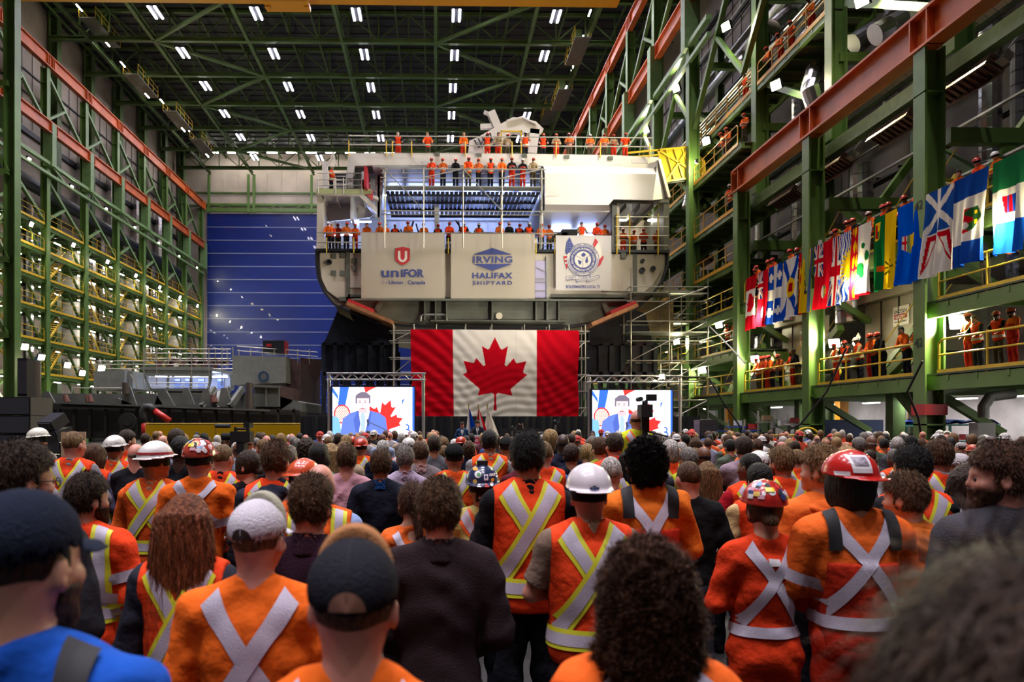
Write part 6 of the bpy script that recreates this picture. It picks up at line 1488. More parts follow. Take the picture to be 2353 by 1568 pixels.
# ================================================================ crowd from shared figures
def copy_person(proto, cols):
    r = proto.copy(); COL.objects.link(r)
    for ch in proto.children:
        c = ch.copy(); COL.objects.link(c); c.parent = r; k = ch.name.split('.')[0]
        if k in cols: c.color = cols[k]
        for g in ch.children:
            d = g.copy(); COL.objects.link(d); d.parent = c
            if k == 'hard_hat' and g.name.startswith('harness'): d.color = (.02,.02,.02,1)
            for q in g.children: pass
    return r
def proto(bk, pk, topadd):
    B = Body(**bk); pk = dict(pk); pk['lite'] = True; e = person(B, **pk)
    if '_hat' in e: del e['_hat']
    e['h'] = float(B.hc[2])+topadd; return e
CP = []   # (proto, hair kind name, has vest, hat)
rc = random.Random(21)
for (hair, hat, vest, yw, sh, add) in (('short',None,0,0,1,.128),('short',None,0,-.5,1.02,.128),('short',None,1,.3,1,.128),('crop',None,0,.15,1.03,.125),('crop',None,1,-.3,1,.125),('bald',None,0,.4,1,.122),
        ('bald',None,1,-.2,1,.122),('bob',None,0,0,.9,.135),('long',None,0,.2,.88,.128),('long',None,1,-.3,.88,.128),('pony',None,0,.6,.9,.13),('curly',None,0,0,.95,.15),('crop','cap',0,0,1,.14),('crop','helmet',1,.1,1,.17),('crop','helmet_full',1,-.2,1,.17),('short',None,0,1.1,1,.128)):
    CP.append((proto(dict(pose=rc.choice(['front','cross','down']), hyaw=yw, sh=sh, fat=rc.choice([.95,1,1.1])), dict(res=.0165, hair=hair, hat=hat, vest=HIV if vest else None, tapes=VX if vest else None, sleeve=rc.choice(['long','short'])), add), hair, vest, hat))
TOPS = [('black', (.01,.01,.012,1)), ('navy', (.012,.016,.035,1)), ('pale grey', rgbc(140,138,142)), ('light blue', rgbc(140,155,180)), ('white', rgbc(180,175,175)), ('dark grey', rgbc(60,60,64)), ('orange', (.72,.12,.015,1)), ('beige', rgbc(160,140,115)), ('blue', rgbc(40,70,130)), ('maroon', rgbc(80,25,35)), ('green grey', rgbc(85,95,80))]
HAIRN = [('dark', HC['dark']), ('black', HC['black']), ('brown', HC['brown']), ('brown', HC['brown']), ('light brown', HC['light']), ('grey', HC['grey']), ('white', HC['white']), ('blond', HC['blond'])]
SKN = [('fair'), ('pink'), ('pink'), ('tan'), ('tan'), ('brown'), ('dark')]
occ = [(pix(n[0], n[1], n[2]).x, n[2]) for n in NEAR]+[(-4.5,9.8),(4,9.5),(pix(556,1000,8.3).x,8.3)]
spots = []; Y = 7.0
while Y < 28.2:
    xa, xb = pix(-25, 1000, Y).x, pix(2375, 1000, Y).x; sp = .74+.012*Y; x = xa+rc.random()*sp
    while x < xb:
        X, YY = x+rc.uniform(-.2,.2), Y+rc.uniform(-.3,.3); px = 1003+1750*X/YY
        ok = all((X-a)**2+(YY-b)**2 > .42 for a, b in occ)
        if px < 330 and YY > 10.5: ok = False
        if px < 700 and YY > 24: ok = False
        if px < 150 and YY > 7.5: ok = False
        if X > 15.6: ok = False
        if abs(px-1090) < 70 and YY > 21: ok = False
        if ok: spots.append((X, YY))
        x += sp
    Y += .86+.012*Y
occ2 = sorted(spots, key=lambda s: s[1]); NI = 120
where_x = lambda px: ('at the far left' if px < 420 else 'left of centre' if px < 760 else 'below the left screen' if px < 980 else 'below the giant flag' if px < 1340 else 'below the right screen' if px < 1560 else 'right of the right screen' if px < 1800 else 'towards the right columns' if px < 2100 else 'near the right edge')
seen = {}
for n_, (X, YY) in enumerate(occ2[:NI]):
    pr, hair, vest, hat = CP[rc.randrange(len(CP))] if rc.random() < .5 else CP[rc.choice([0,1,3,5,2,4])]
    tn, tc_ = rc.choice(TOPS); hn, hc_ = rc.choice(HAIRN); sk = rc.choice(SKN); hh = rc.uniform(1.66, 1.84)
    hatc = rc.choice([(.62,.6,.56,1), (.45,.04,.02,1), (.5,.12,.04,1)]) if hat and 'helmet' in hat else rc.choice([(.02,.02,.03,1), (.4,.38,.36,1), (.03,.04,.03,1)])
    r = copy_person(pr, {'body': SK[sk], 'shirt': tc_, 'hair': hc_, 'hard_hat': hatc, 'cap': hatc, 'safety_vest': (rc.uniform(.7,.82), rc.uniform(.06,.12), .013, 1)})
    s = hh/pr['h']; r.location = (X, YY, 0); r.scale = (s,)*3; r.rotation_euler = (0,0,rc.uniform(-.3,.3)); px = 1003+1750*X/YY
    hd_ = {'bald': 'bald', 'curly': hn+' curly haired', 'long': 'long '+hn+' haired', 'bob': hn+' bobbed', 'pony': hn+' ponytailed', 'crop': 'cropped '+hn+' haired', 'short': hn+' haired'}[hair]
    if hat: hd_ = ('white' if hatc[0] > .6 else 'red' if hatc[1] < .05 else 'orange')+' helmeted' if 'helmet' in hat else ('pale' if hatc[0] > .3 else 'dark')+' capped'
    lab = '%s listener in %s %s, %s' % (hd_, tn, 'and orange vest' if vest else 'top', where_x(px))
    seen.setdefault(lab, []).append((YY, X, r))
for lab, ls in seen.items():
    ls.sort(key=lambda t: t[0])
    for i, (YY, X, r) in enumerate(ls):
        tag(r, lab if len(ls) == 1 else lab+', %s back' % ORD[i], 'person', 'seated and standing listeners')
        r['group'] = 'listeners in the middle of the crowd'
# far crowd as one mass
LOWP = []
for kind, hat in (('short',None),('crop',None),('bald',None),('bob',None),('crop','helmet_full'),('curly',None)):
    B = Body('front', hyaw=rc.uniform(-.5,.5)); prt = [('b',)+poly(lambda P: smin(B.head(P), B.neck(P), .035), B.hc+(-.12,-.16,-.24), B.hc+(.12,.16,.16), .02), ('t',)+poly(lambda P: B.top(P, .014, 'long', .92, 0), (-.4,-.3,.8), (.4,.4,1.62), .032),
           ('p',)+poly(lambda P: B.pants(P), (-.3,-.25,0), (.3,.25,1.06), .045)]
    prt.append(('h',)+poly(lambda P: np.maximum(B.hair(P, kind), (B.H(P)[:,2]-.055) if hat else -1), B.hc+(-.2,-.2,-.25), B.hc+(.2,.2,.2), .018))
    if hat: prt.append(('k',)+poly(lambda P: np.maximum(B.helmet(P, False, True), -9), B.hc+(-.24,-.26,-.06), B.hc+(.24,.26,.24), .018))
    LOWP.append(prt)
VV, FF, CC = [], [], []; o = 0
for (X, YY) in occ2[NI:]:
    prt = rc.choice(LOWP); s = rc.uniform(1.66, 1.82)/1.8; a = rotz(rc.uniform(-.4,.4)); tc_ = rc.choice(TOPS)[1] if rc.random() < .7 else HIV
    cols = {'b': SK[rc.choice(SKN)], 't': tc_, 'p': (.01,.01,.015,1), 'h': rc.choice(HAIRN)[1], 'k': rc.choice([(.6,.58,.55,1), (.45,.03,.02,1), (.62,.6,.55,1)])}
    for k, V, F in prt: VV.append((V*s)@a.T+[X, YY, 0]); FF.append(F+o); CC.append(np.tile(np.array(cols[k][:3]), (len(V), 1))); o += len(V)
PAINT = mat('painted_cloth', rough=.75, vcol=True, bump=.15, bscale=60)
c = arr_mesh('crowd', np.concatenate(VV), np.concatenate(FF), PAINT, paint=np.concatenate(CC)); c['kind'] = 'stuff'; c['label'] = 'dense mass of far listeners between the middle of the crowd and the stage'; c['category'] = 'crowd'
# ---------------------------------------------------------------- workers on ship and galleries
WP = {}
for k, (pose, lean, hp, hat, vest, sl, bib, yw) in enumerate((('rail',.25,-.35,'helmet',0,'long',0,0), ('hands',.1,-.3,'helmet',1,'short',0,.2), ('cross',0,-.2,'helmet',0,'short',0,-.2), ('rail',.2,-.3,'helmet',1,'long',0,.3), ('cross',0,-.25,'helmet',0,'long',REDB,0), ('hands',.1,-.2,None,1,'long',0,-.4), ('rail',.3,-.3,None,0,'long',0,.2), ('front',0,-.35,'helmet',0,'short',0,.5))):
    pr = proto(dict(pose=pose, lean=lean, hpitch=hp, hyaw=yw), dict(res=.016, hair='crop' if hat else 'short', hcol='dark', hat=hat, vest=HIV if vest else None, tapes=VX if vest else (None if bib else ('H',None,.05,.045,1.1)), sleeve=sl, bib=bib or None, beard=k in (1, 4, 7)), .17 if hat else .128)
    WP[k] = (pr, vest, hat, bib)
OUT = [('orange', ORS), ('orange', (.75,.12,.01,1)), ('rust orange', (.55,.11,.015,1)), ('bright red', (.70,.05,.012,1)), ('black', (.01,.01,.012,1)), ('beige', rgbc(150,130,100)), ('orange', ORS)]
wn = 0
def worker(X, Y, z, top, rot, k, place_, hatc=None, oi=None, grp='workers', s0=None):
    global wn; wn += 1
    pr, vest, hat, bib = WP[k]; on, oc = OUT[oi if oi is not None else rc.randrange(len(OUT))]; hn, hc = hatc or rc.choice([('red', (.50,.035,.02,1)), ('red', (.50,.035,.02,1)), ('stickered', (.40,.22,.2,1)), ('orange', (.6,.1,.03,1)), ('white', (.65,.63,.6,1))])
    pants = rc.choice([(.012,.013,.02,1), (.012,.013,.02,1), REDB, (.06,.05,.03,1)])
    r = copy_person(pr, {'body': SK[rc.choice(['fair','pink','tan','tan','brown'])], 'shirt': oc, 'hair': rc.choice(HAIRN)[1], 'hard_hat': hc, 'trousers': REDB if bib else pants, 'safety_vest': HIV})
    s = s0 or rc.uniform(.95, 1.03); r.location = (X, Y, z); r.scale = (s,)*3; r.rotation_euler = (0,0,rot)
    h = '%s helmet' % hn if hat else 'bare head'
    return tag(r, 'worker, %s, %s%s, %s' % (h, on, ' and bib' if bib else ' and vest' if vest else '', place_), 'person', grp)
RED_H = ('red', (.50,.035,.02,1)); WH_H = ('white', (.66,.63,.6,1))
zr_ = z_(16.42)
for i, (px, k, oi, hh) in enumerate(((915,5,4,None),(983,5,1,None),(1065,6,0,None),(1120,1,4,RED_H),(1144,6,5,None),(1165,7,5,RED_H),(1207,1,5,WH_H),(1248,1,4,None),(1278,4,5,None),(1308,2,2,RED_H),(1356,2,0,WH_H),(1389,2,0,RED_H),(1410,4,5,None),(1436,1,3,RED_H))):
    worker(pix(px,300,YS+.7).x, YS+.7, zr_, 0, math.pi, k, 'at the ship roof rail, %s from left' % ORD[i], hh, oi, 'workers on the ship roof')
for i, (px, k, oi, hh) in enumerate(((992,2,3,RED_H),(1018,2,2,None),(1047,0,4,None),(1076,3,0,RED_H),(1100,2,2,RED_H),(1127,1,5,RED_H),(1153,0,0,None),(1176,4,4,RED_H),(1201,4,4,None),(1225,0,5,RED_H))):
    worker(pix(px,400,YS-.45).x, YS-.45, zd, 0, math.pi, k, 'on the plank scaffold, %s from left' % ORD[i], hh, oi, 'workers on the scaffold planks')
worker(pix(761,400,YS+.8).x, YS+.8, za+.1, 0, -1.9, 5, 'at the left end of the bridge wing', WH_H, 0); worker(pix(832,400,YS+1).x, YS+1, za+.1, 0, -1.7, 6, 'behind the red screen on the bridge wing', None, 0)
low_ = [(755,0,0,WH_H),(762,6,3,None),(777,2,3,RED_H),(796,7,2,None),(816,4,0,RED_H),(844,6,0,None),(874,0,2,None),(886,6,0,None),(908,5,4,None),(938,2,0,RED_H),(974,2,2,RED_H),(1007,3,4,RED_H),(1032,0,3,RED_H),(1066,1,4,None),(1100,1,5,WH_H),(1147,0,2,RED_H),(1170,0,4,None),(1193,3,4,RED_H),(1215,1,4,WH_H),(1243,7,0,RED_H),(1262,2,2,RED_H),(1336,5,5,None),(1370,0,3,RED_H),(1390,2,0,RED_H)]
for i, (px, k, oi, hh) in enumerate(low_):
    yy = YS+.12+(i % 3)*.22; worker(pix(px,510,yy).x, yy, z_(HD), 0, math.pi+rc.uniform(-.2,.2), k, 'at the main deck rail, %s from left' % ORD[i], hh, oi, 'workers on the main deck')
for i, px in enumerate((1432,1455,1479,1509)):
    worker(pix(px,520,YS+1.6).x, YS+1.6, z_(HD), 0, math.pi, (2,7,2,7)[i], 'in the open ship bay, %s from left' % ORD[i], RED_H, (0,0,3,0)[i], 'workers in the open bay')
# right galleries: heads given in the photo
def gal(px, x, h, k, where, rot=None, oi=None, hh=None):
    Y_ = 1750*x/(px-1003)
    for yc in YR:
        if abs(Y_-yc) < .75: Y_ = yc+(.8 if Y_ >= yc else -.8)
    return worker(x, Y_, z_(h), 0, (rot if rot is not None else math.pi/2+rc.uniform(-.1,.5)), k, where, hh, oi, 'workers on the right gallery')
fl_ = [2319,2272,2216,2186,2126,2100,2065,2050,2019,1982,1965,1939,1926,1907,1846,1832,1789,1780,1754,1736,1727,1720]
for i, px in enumerate(sorted(fl_, reverse=True)): gal(px, XR+.55, 6.48, 6 if px in (2216,2186) else (0,3,0)[i % 3], 'above the hanging flags, %s from right' % ORD[i], oi=(0,2,0,1,4)[i % 5] if px not in (2065,1982) else 4, hh=RED_H if i % 4 else None)
l2 = [(2346,4,0),(2313,1,4),(2263,5,4),(2244,2,0),(2124,2,0),(2096,6,0),(2039,0,4),(2022,0,1),(2012,4,3),(1986,3,5),(1953,1,4),(1927,1,5),(1841,6,4),(1829,5,0),(1803,0,2),(1781,0,0),(1770,0,3),(1762,0,0),(1748,3,0)]
for i, (px, k, oi) in enumerate(l2): gal(px, XR+.6, 1.68, k, 'on the lowest right deck, %s from right' % ORD[i], oi=oi, hh=WH_H if px == 1986 else RED_H)
for i, (px, k, oi) in enumerate(((2345,0,0),(2282,6,4),(1695,2,0),(1677,1,4))): gal(px, XR+.6, 4.08, k, 'on the middle right deck, %s from right' % ORD[i], oi=oi, hh=RED_H)
for i, (px, h, x) in enumerate(((1873,18.25,17.7),(1826,18.25,17.7),(1801,18.25,17.7),(1765,18.25,17.7),(1719,18.25,17.7),(1730,15.35,17.0),(1680,15.35,17.0),(1669,15.35,17.0),(1700,11.95,17.0),(1684,11.95,17.0))): gal(px, x, h, (0,1,0,0,5,2,0,0,1,1)[i], 'on the upper right catwalks, %s in turn' % ORD[i], hh=WH_H if i > 7 else RED_H, oi=0 if i != 4 else 5)
p = pix(1140, 855, 1)
# ---------------------------------------------------------------- protos out of sight are removed
for pr in [q[0] for q in CP]+[q[0] for q in WP.values()]:
    for ch in list(pr.children_recursive): bpy.data.objects.remove(ch)
    bpy.data.objects.remove(pr)
# ================================================================ flags, banners, screens, stage
def cloth_mat(name, tr=.35, rough=.8):
    m = bpy.data.materials.new(name); m.use_nodes = True; nt = m.node_tree; N = nt.nodes; L = nt.links; N.remove(N['Principled BSDF'])
    a = N.new('ShaderNodeAttribute'); a.attribute_name = 'paint'; d = N.new('ShaderNodeBsdfDiffuse'); t = N.new('ShaderNodeBsdfTranslucent'); x = N.new('ShaderNodeMixShader'); x.inputs[0].default_value = tr
    L.new(a.outputs['Color'], d.inputs[0]); L.new(a.outputs['Color'], t.inputs[0]); L.new(d.outputs[0], x.inputs[1]); L.new(t.outputs[0], x.inputs[2]); L.new(x.outputs[0], N['Material Output'].inputs[0])
    return m
FLAGM = cloth_mat('flag_cloth', .42); BANM = cloth_mat('banner_cloth', .3)
LEAF = [(-45,1167),(-156,1069),(-1015,1220),(-899,900),(-919,827),(-1860,65),(-1648,-34),(-1614,-113),(-1800,-685),(-1258,-570),(-1185,-608),(-1080,-855),(-657,-401),(-546,-458),(-750,-1510),(-423,-1321),(-332,-1348),(0,-2000)]
LEAF = [(-90,2030)]+LEAF; LEAF = np.array(LEAF+[(-x, y) for x, y in LEAF[-2::-1]])/4030.0     # height 1, y down
def inpoly(x, y, pl):
    r = np.zeros(x.shape, bool); n = len(pl)
    for i in range(n):
        x0, y0 = pl[i]; x1, y1 = pl[(i+1) % n]
        c = ((y0 > y) != (y1 > y)) & (x < (x1-x0)*(y-y0)/((y1-y0) if y1 != y0 else 1e-9)+x0); r ^= c
    return r
def painted(name, origin, du, dv, nu, nv, wave, paintf, m, parent=None):
    """origin + u*du + v*dv (v down), displaced by wave(u,v) (a vector field)"""
    U, Vv = np.meshgrid(np.linspace(0,1,nu), np.linspace(0,1,nv), indexing='ij')
    P = np.array(origin)+U[...,None]*np.array(du)+Vv[...,None]*np.array(dv)+wave(U, Vv)
    return arr_mesh(name, P.reshape(-1,3), grid_faces(nu, nv), m, parent, True, paintf(U, Vv).reshape(-1,3))
Cw, Cr, Cb, Cy, Cg = lin((222,214,204)), lin((190,14,30)), lin((20,62,160)), lin((235,190,20)), lin((20,95,45))
def full(x, c): return np.tile(c, x.shape+(1,)).astype(float)
def canada(x, y):  # x along hoist->fly 0..1, y top->bottom, ratio 2:1
    c = full(x, Cr); c[(x > .25) & (x < .75)] = Cw; c[inpoly((x-.5)*2, y-.5, LEAF*.84)] = Cr; return c
def jack(x, y, c):  # union jack inside the unit square
    c[:] = lin((20,40,110)); a = np.abs(x-y); b2 = np.abs(x-1+y); c[(a < .11) | (b2 < .11)] = Cw; c[(np.abs(x-y+.02) < .035) | (np.abs(x-1+y-.02) < .035)] = Cr
    c[(np.abs(x-.5) < .14) | (np.abs(y-.5) < .17)] = Cw; c[(np.abs(x-.5) < .075) | (np.abs(y-.5) < .1)] = Cr; return c
def canton(x, y, base, crest):
    c = full(x, base); m = (x < .5) & (y < .5); c[m] = jack(x[m]*2, y[m]*2, c[m]); m = ((x-.75)/.13)**2+((y-.62)/.2)**2 < 1; c[m] = crest(x[m], y[m]); return c
F_ = {}
F_['canadian'] = canada
F_['ontario'] = lambda x, y: canton(x, y, Cr, lambda a, b: np.where((b < .55)[:,None], Cw, np.where((np.abs(a-.75) < .05)[:,None], Cy, Cg)))
def quebec(x, y):
    c = full(x, Cb); c[(np.abs(x-.5) < .09) | (np.abs(y-.5) < .14)] = Cw
    for a, b in ((.2,.2),(.8,.2),(.2,.8),(.8,.8)): c[(np.abs(x-a) < .035) & (np.abs(y-b) < .14) | (np.abs(x-a) < .08) & (np.abs(y-b) < .05)] = Cw
    return c
F_['quebec'] = quebec
def nova(x, y):
    c = full(x, Cw); c[(np.abs(x-y) < .12) | (np.abs(x-1+y) < .12)] = Cb; c[((x-.5)/.17)**2+((y-.5)/.28)**2 < 1] = Cy; c[(np.abs(x-.5) < .07) & (np.abs(y-.5) < .16)] = Cr; return c
F_['nova'] = nova
def newb(x, y):
    c = full(x, Cy); c[y < .3] = Cr; m = (y < .26) & (y > .06) & (np.abs(x-.5) < .35) & (np.sin(x*26)+np.sin(x*11+y*40) > -.1); c[m] = Cy; c[(y > .86)] = lin((60,80,130)); m = (np.abs(y-.62) < .13) & (np.abs(x-.5) < .2) & (np.sin(x*40)+np.sin(y*50) > -.5); c[m] = lin((60,60,40)); c[(np.abs(y-.62) < .06) & (np.abs(x-.55) < .1)] = Cw; return c
F_['newb'] = newb
F_['manitoba'] = lambda x, y: canton(x, y, Cr, lambda a, b: np.where((b < .5)[:,None], Cw, np.where((np.abs(a-.75) < .04)[:,None], lin((150,110,40)), lin((60,110,60)))))
def bc(x, y):
    c = full(x, Cw); w = y+.03*np.sin(x*25); c[(np.sin(w*55) > 0) & (y > .4)] = Cb; m = y < .42; c[m] = jack(x[m], y[m]/.42, c[m])
    r = np.hypot((x-.5)*1.8, y-1.05); a = np.arctan2(y-1.05, (x-.5)*1.8); c[(r < .32+.22*np.abs(((a*4) % 1)-.5)*2) & (y > .45)] = Cy; return c
F_['bc'] = bc
def pei(x, y):
    c = full(x, Cw); e = (y < .04) | (y > .96) | (x > .97); c[e & (np.sin(x*40) > 0)] = Cr; m = y < .33; c[m] = Cr; m = (y < .28) & (y > .06) & (np.sin(x*30)+np.sin(y*40+x*9) > .1); c[m] = Cy
    for a, b, r in ((.45,.75,.1),(.62,.55,.12),(.7,.6,.08),(.3,.6,.06)): c[((x-a)/.9)**2+((y-b)*.8)**2 < r*r*.6] = Cg
    return c
F_['pei'] = pei
def sask(x, y):
    c = full(x, Cg); c[y > .5] = Cy; m = (np.abs(x-.2) < .12) & (np.abs(y-.2) < .13); c[m] = Cy; c[(np.abs(x-.2) < .09) & (np.abs(y-.14) < .05)] = Cr; c[(np.abs(x-.25) < .05) & (np.abs(y-.24) < .06)] = Cg
    a = np.arctan2(y-.7, (x-.72)*2); r = np.hypot(y-.7, (x-.72)*2); c[(r < .25) & (np.cos(a*8) > .6)] = lin((30,60,20)); c[(np.abs(y-.42) < .1) & (np.abs(x-.72) < .04)] = lin((220,90,20)); return c
F_['sask'] = sask
def alberta(x, y):
    c = full(x, lin((0,80,200))); m = inpoly(x, y, [(.4,.25),(.4,.75),(.56,.75),(.63,.5),(.56,.25)]); c[m] = Cw; m2 = m & (y > .5); c[m2] = Cy; m3 = m & (y > .38) & (y <= .5); c[m3] = lin((110,130,90)); c[m & (np.abs(y-.32) < .02) | m & (np.abs(x-.48) < .02) & (y < .38)] = Cr; return c
F_['alberta'] = alberta
def nfld(x, y):
    c = full(x, Cw); m = x < .5; X = x*2; c[m & (np.abs(X-y*1.) > .10) & (np.abs(X-1+y) > .10) & (np.abs(y-.5) > .06)] = lin((30,75,150))
    for s in (0, 1):
        yy = y if s == 0 else 1-y; t = [(.52,.12),(.52,.44),(.98,.03)]; t2 = [(.58,.2),(.58,.36),(.86,.1)]; c[inpoly(x, yy, t) & ~inpoly(x, yy, t2)] = Cr
    c[inpoly(x, y, [(.52,.5),(.62,.45),(.92,.5),(.62,.56)])] = Cr; c[inpoly(x, y, [(.58,.5),(.63,.475),(.86,.5),(.63,.53)])] = Cy; return c
F_['nfld'] = nfld
def nwt(x, y):
    c = full(x, lin((20,60,140))); c[(x > .25) & (x < .75)] = Cw; m = inpoly(x, y, [(.38,.25),(.38,.72),(.5,.80),(.62,.62),(.66,.42),(.6,.25)]); c[m] = lin((40,80,40)); c[m & (y < .5+.1*np.sin(x*40))] = Cr; c[m & (y < .34)] = Cw; c[m & (y > .55) & (np.sin(x*60) > .4) & (np.sin(y*40) > 0)] = Cy; c[((x-.57)/.04)**2+((y-.44)/.07)**2 < 1] = Cw; return c
F_['nwt'] = nwt
def yukon(x, y):
    c = full(x, lin((30,100,60))); c[x > .33] = Cw; c[x > .67] = lin((20,80,180)); m = inpoly(x, y, [(.4,.35),(.4,.75),(.58,.7),(.58,.4)]); c[m] = Cb; c[m & (np.abs(y-.55) < .05)] = Cr; c[m & (y < .45)] = Cr; return c
F_['yukon'] = yukon
FL = [('canadian',1718,1743,'red and white flag with a maple leaf'),('ontario',1745,1769,'narrow red ensign with a green and yellow shield'),('quebec',1771,1803,'blue flag with a white cross'),('nova',1806,1840,'white flag with a blue diagonal cross'),('newb',1841,1873,'yellow flag with a red lion stripe'),('manitoba',1877,1919,'wide red ensign with a bison shield'),('bc',1920,1962,'flag with wavy blue stripes and yellow sun rays'),('pei',1965,2012,'white flag with green trees and a red lion band'),('sask',2016,2070,'green and yellow halved flag with a lily'),('alberta',2072,2131,'plain bright blue flag with a small shield'),('nfld',2138,2203,'white and blue flag with red triangles'),('nwt',2205,2286,'blue white blue flag with a round shield'),('yukon',2295,2375,'green white blue flag at the right edge')]
Xf = XR-.32
for i, (k, x0, x1, lab) in enumerate(FL):
    ya, yb = 1750*Xf/(x0-1003)*.997, 1750*Xf/(x1-1003)*.997; ph = i*1.7
    def wave(U, V, ph=ph):
        a = .10*V**.5*np.sin(U*11+ph)*(.3+V)+.05*np.sin(U*23+ph*2+V*3)*V; return np.stack([a-.1*V, .05*V*np.sin(ph+V*4), .04*np.sin(U*3+ph)*V], -1)
    o = painted('province_flag', (Xf, ya, z_(7.55)), (0, yb-ya, 0), (0, 0, -2.75), 64, 110, wave, lambda U, V, k=k: F_[k](V, U), FLAGM)
    tag(o, lab+', hanging from the gallery railing', 'flag', 'flags along the right gallery')
# giant flag
a, b_, c_2 = pix(943,757,44.7), pix(1330,760,44.7), pix(950,956,44.7)
def gw(U, V):
    s = (U*8) % 1; f = .018*np.sin(V*38+np.abs(U-.5)*64+2*np.sin(U*9))*np.exp(-((U-.1)/.25)**2)+.016*np.sin(V*30-U*70+np.sin(U*20))*np.exp(-((U-.9)/.25)**2)+.010*np.sin(V*70+U*30+3*np.sin(U*14))*V+.01*np.sin(U*25)*(1-V)
    return np.stack([.10*V*(1-U)-.05*V*U+.04*np.sin(V*9)*(U > .98), -f-.10*V*(1-V)-.02, -.06*U*0-.05*np.sin(U*math.pi)*V+.0*f], -1)
def gp_(U, V):
    c = canada(U, V)*.92; c[(np.abs(((U*8)+.0) % 1) < .012) & (U > .26) & (U < .74)] *= .8; return c
o = painted('giant_flag', (a.x, 44.7, a.z), (b_.x-a.x, 0, b_.z-a.z), (0, 0, c_2.z-a.z), 330, 180, gw, gp_, cloth_mat('giant_flag_cloth', .05)); tag(o, 'giant red and white maple leaf flag hung on the scaffold under the ship', 'flag')
# banners
def bw(ph):
    def w(U, V): return np.stack([0*U, -.03*np.sin(U*7+ph+V*2)*np.sin(V*3.1+.4)-.008*np.sin(U*21+V*13+ph)*(1-V)-.05*V*(1-V), -.02*np.sin(U*6+ph)*(1-V)*0], -1)
    return w
def banner(x0, x1, y0, y1, ph, col, lab, items, sl=0):
    Yb = YS-.42; A, B2 = pix(x0, y0, Yb), pix(x1, y1, Yb); Wd, Hh = B2.x-A.x, A.z-B2.z; w = bw(ph)
    def pc(U, V): c = full(U, lin(col)); c[(np.abs((U*5) % 1) < .012) | (np.abs((V*5) % 1) < .012)] *= .93; return c
    o = painted('banner', (A.x, Yb, A.z), (Wd, 0, -.03*0), (0, 0, -Hh), 60, 50, w, pc, BANM)
    def put(vs, fs, m, name, off=.012):
        # vs in banner pixels (photo); subdivided enough for small letters
        q = []
        for x, y in vs:
            u, v = (x-x0)/(x1-x0), (y-y0)/(y1-y0); d = w(np.array(u), np.array(v)); q.append((A.x+u*Wd+d[0], Yb+d[1]-off*3.2, A.z-v*Hh+d[2]))
        MB().add(q, fs).build(name, m, o)
    for it in items: it(put, o)
    return tag(o, lab, 'banner', None)
INK = mat('banner_navy', (.035,.05,.20,1), .7); INKR = mat('banner_red', (.42,.02,.025,1), .7); INKG = mat('banner_grey', (.25,.25,.26,1), .7); BWH = mat('banner_white', (.62,.58,.5,1), .8)
def T(s, x, y, size, m=INK, bold=.0, sx=1, space=1, off=.012, nm='lettering', w=0):
    def f(put, o):
        V, F = text_mesh(s, size, bold*size, sx=sx, space=space)
        if w: a0 = min(v[0] for v in V); a1 = max(v[0] for v in V); V = [((v[0]-(a0+a1)/2)*w/(a1-a0), v[1]) for v in V]
        put([(x+a, y-b) for a, b in V], F, m, nm, off)
    return f
def Pg(pts, m, nm='emblem', off=.01):
    def f(put, o): put(pts, [tuple(range(len(pts)))], m, nm, off)
    return f
def ring(cx, cy, r0, r1, m, nm='emblem_ring', off=.01, n=48):
    def f(put, o): put([(cx+r*math.cos(2*math.pi*k/n), cy+r*math.sin(2*math.pi*k/n)) for k in range(n) for r in (r0, r1)], [(2*k, 2*k+1, (2*k+3) % (2*n), (2*k+2) % (2*n)) for k in range(n)], m, nm, off)
    return f
def arc_text(s, cx, cy, r, a0, a1, size, m, inward=False, off=.014):
    def f(put, o):
        VV, FF = [], []
        for i, ch in enumerate(s):
            if ch == ' ': continue
            a = math.radians(a0+(a1-a0)*(i+.5)/len(s)); V, F = text_mesh(ch, size, .004*size); ca, sa = math.cos(a), math.sin(a); n = len(VV)
            for x, y in V:
                y2 = y-size*.35
                if inward: rr = r-y2; VV.append((cx+ca*rr+sa*x, cy-(sa*rr-ca*x)))
                else: rr = r+y2; VV.append((cx+ca*rr+sa*x, cy-(sa*rr-ca*x)))
            FF += [tuple(q+n for q in fc) for fc in F]
        put(VV, FF, m, 'ring_lettering', off)
    return f
U_ = [(908,571),(925,567),(942,571),(942,598),(936,604),(925,610),(914,604),(908,598)]
uo = [(914.5,577),(920,577),(920,593),(922,597),(925,598.5),(928,597),(930,593),(930,577),(935.5,577),(935.5,594),(932,600),(925,603),(918,600),(914.5,594)]
banner(830,1022,535,690,.3,(196,186,168),'white banner with a red U shield and blue lettering on the ship', [Pg(U_, INKR), Pg(uo, BWH, 'shield_letter', .014), T('un', 896.5, 637, 31, bold=.02, w=40), T('IFOR', 948, 637, 25, bold=.03, w=53), T('the', 884, 653.5, 12, INKG, w=16), T('Union', 909.5, 653.5, 12, bold=.02, w=32), T('|', 931.5, 653.5, 11, INKG), T('Canada', 957, 653.5, 12, bold=.02, w=41)])
banner(1036,1229,537,691,1.9,(196,186,168),'white banner with the blue diamond and shipyard lettering on the ship', [Pg([(1087,585.5),(1131,570),(1177,585.5)], INK), Pg([(1087,607),(1177,607),(1131,623)], INK), T('IRVING', 1132, 604, 20.5, bold=.025, w=90, space=1.1), T('HALIFAX', 1131.5, 640, 18, bold=.03, w=92, space=1.1), T('SHIPYARD', 1131.5, 655, 12, bold=.02, space=1.35, w=90)])
cx, cy = 1339, 597
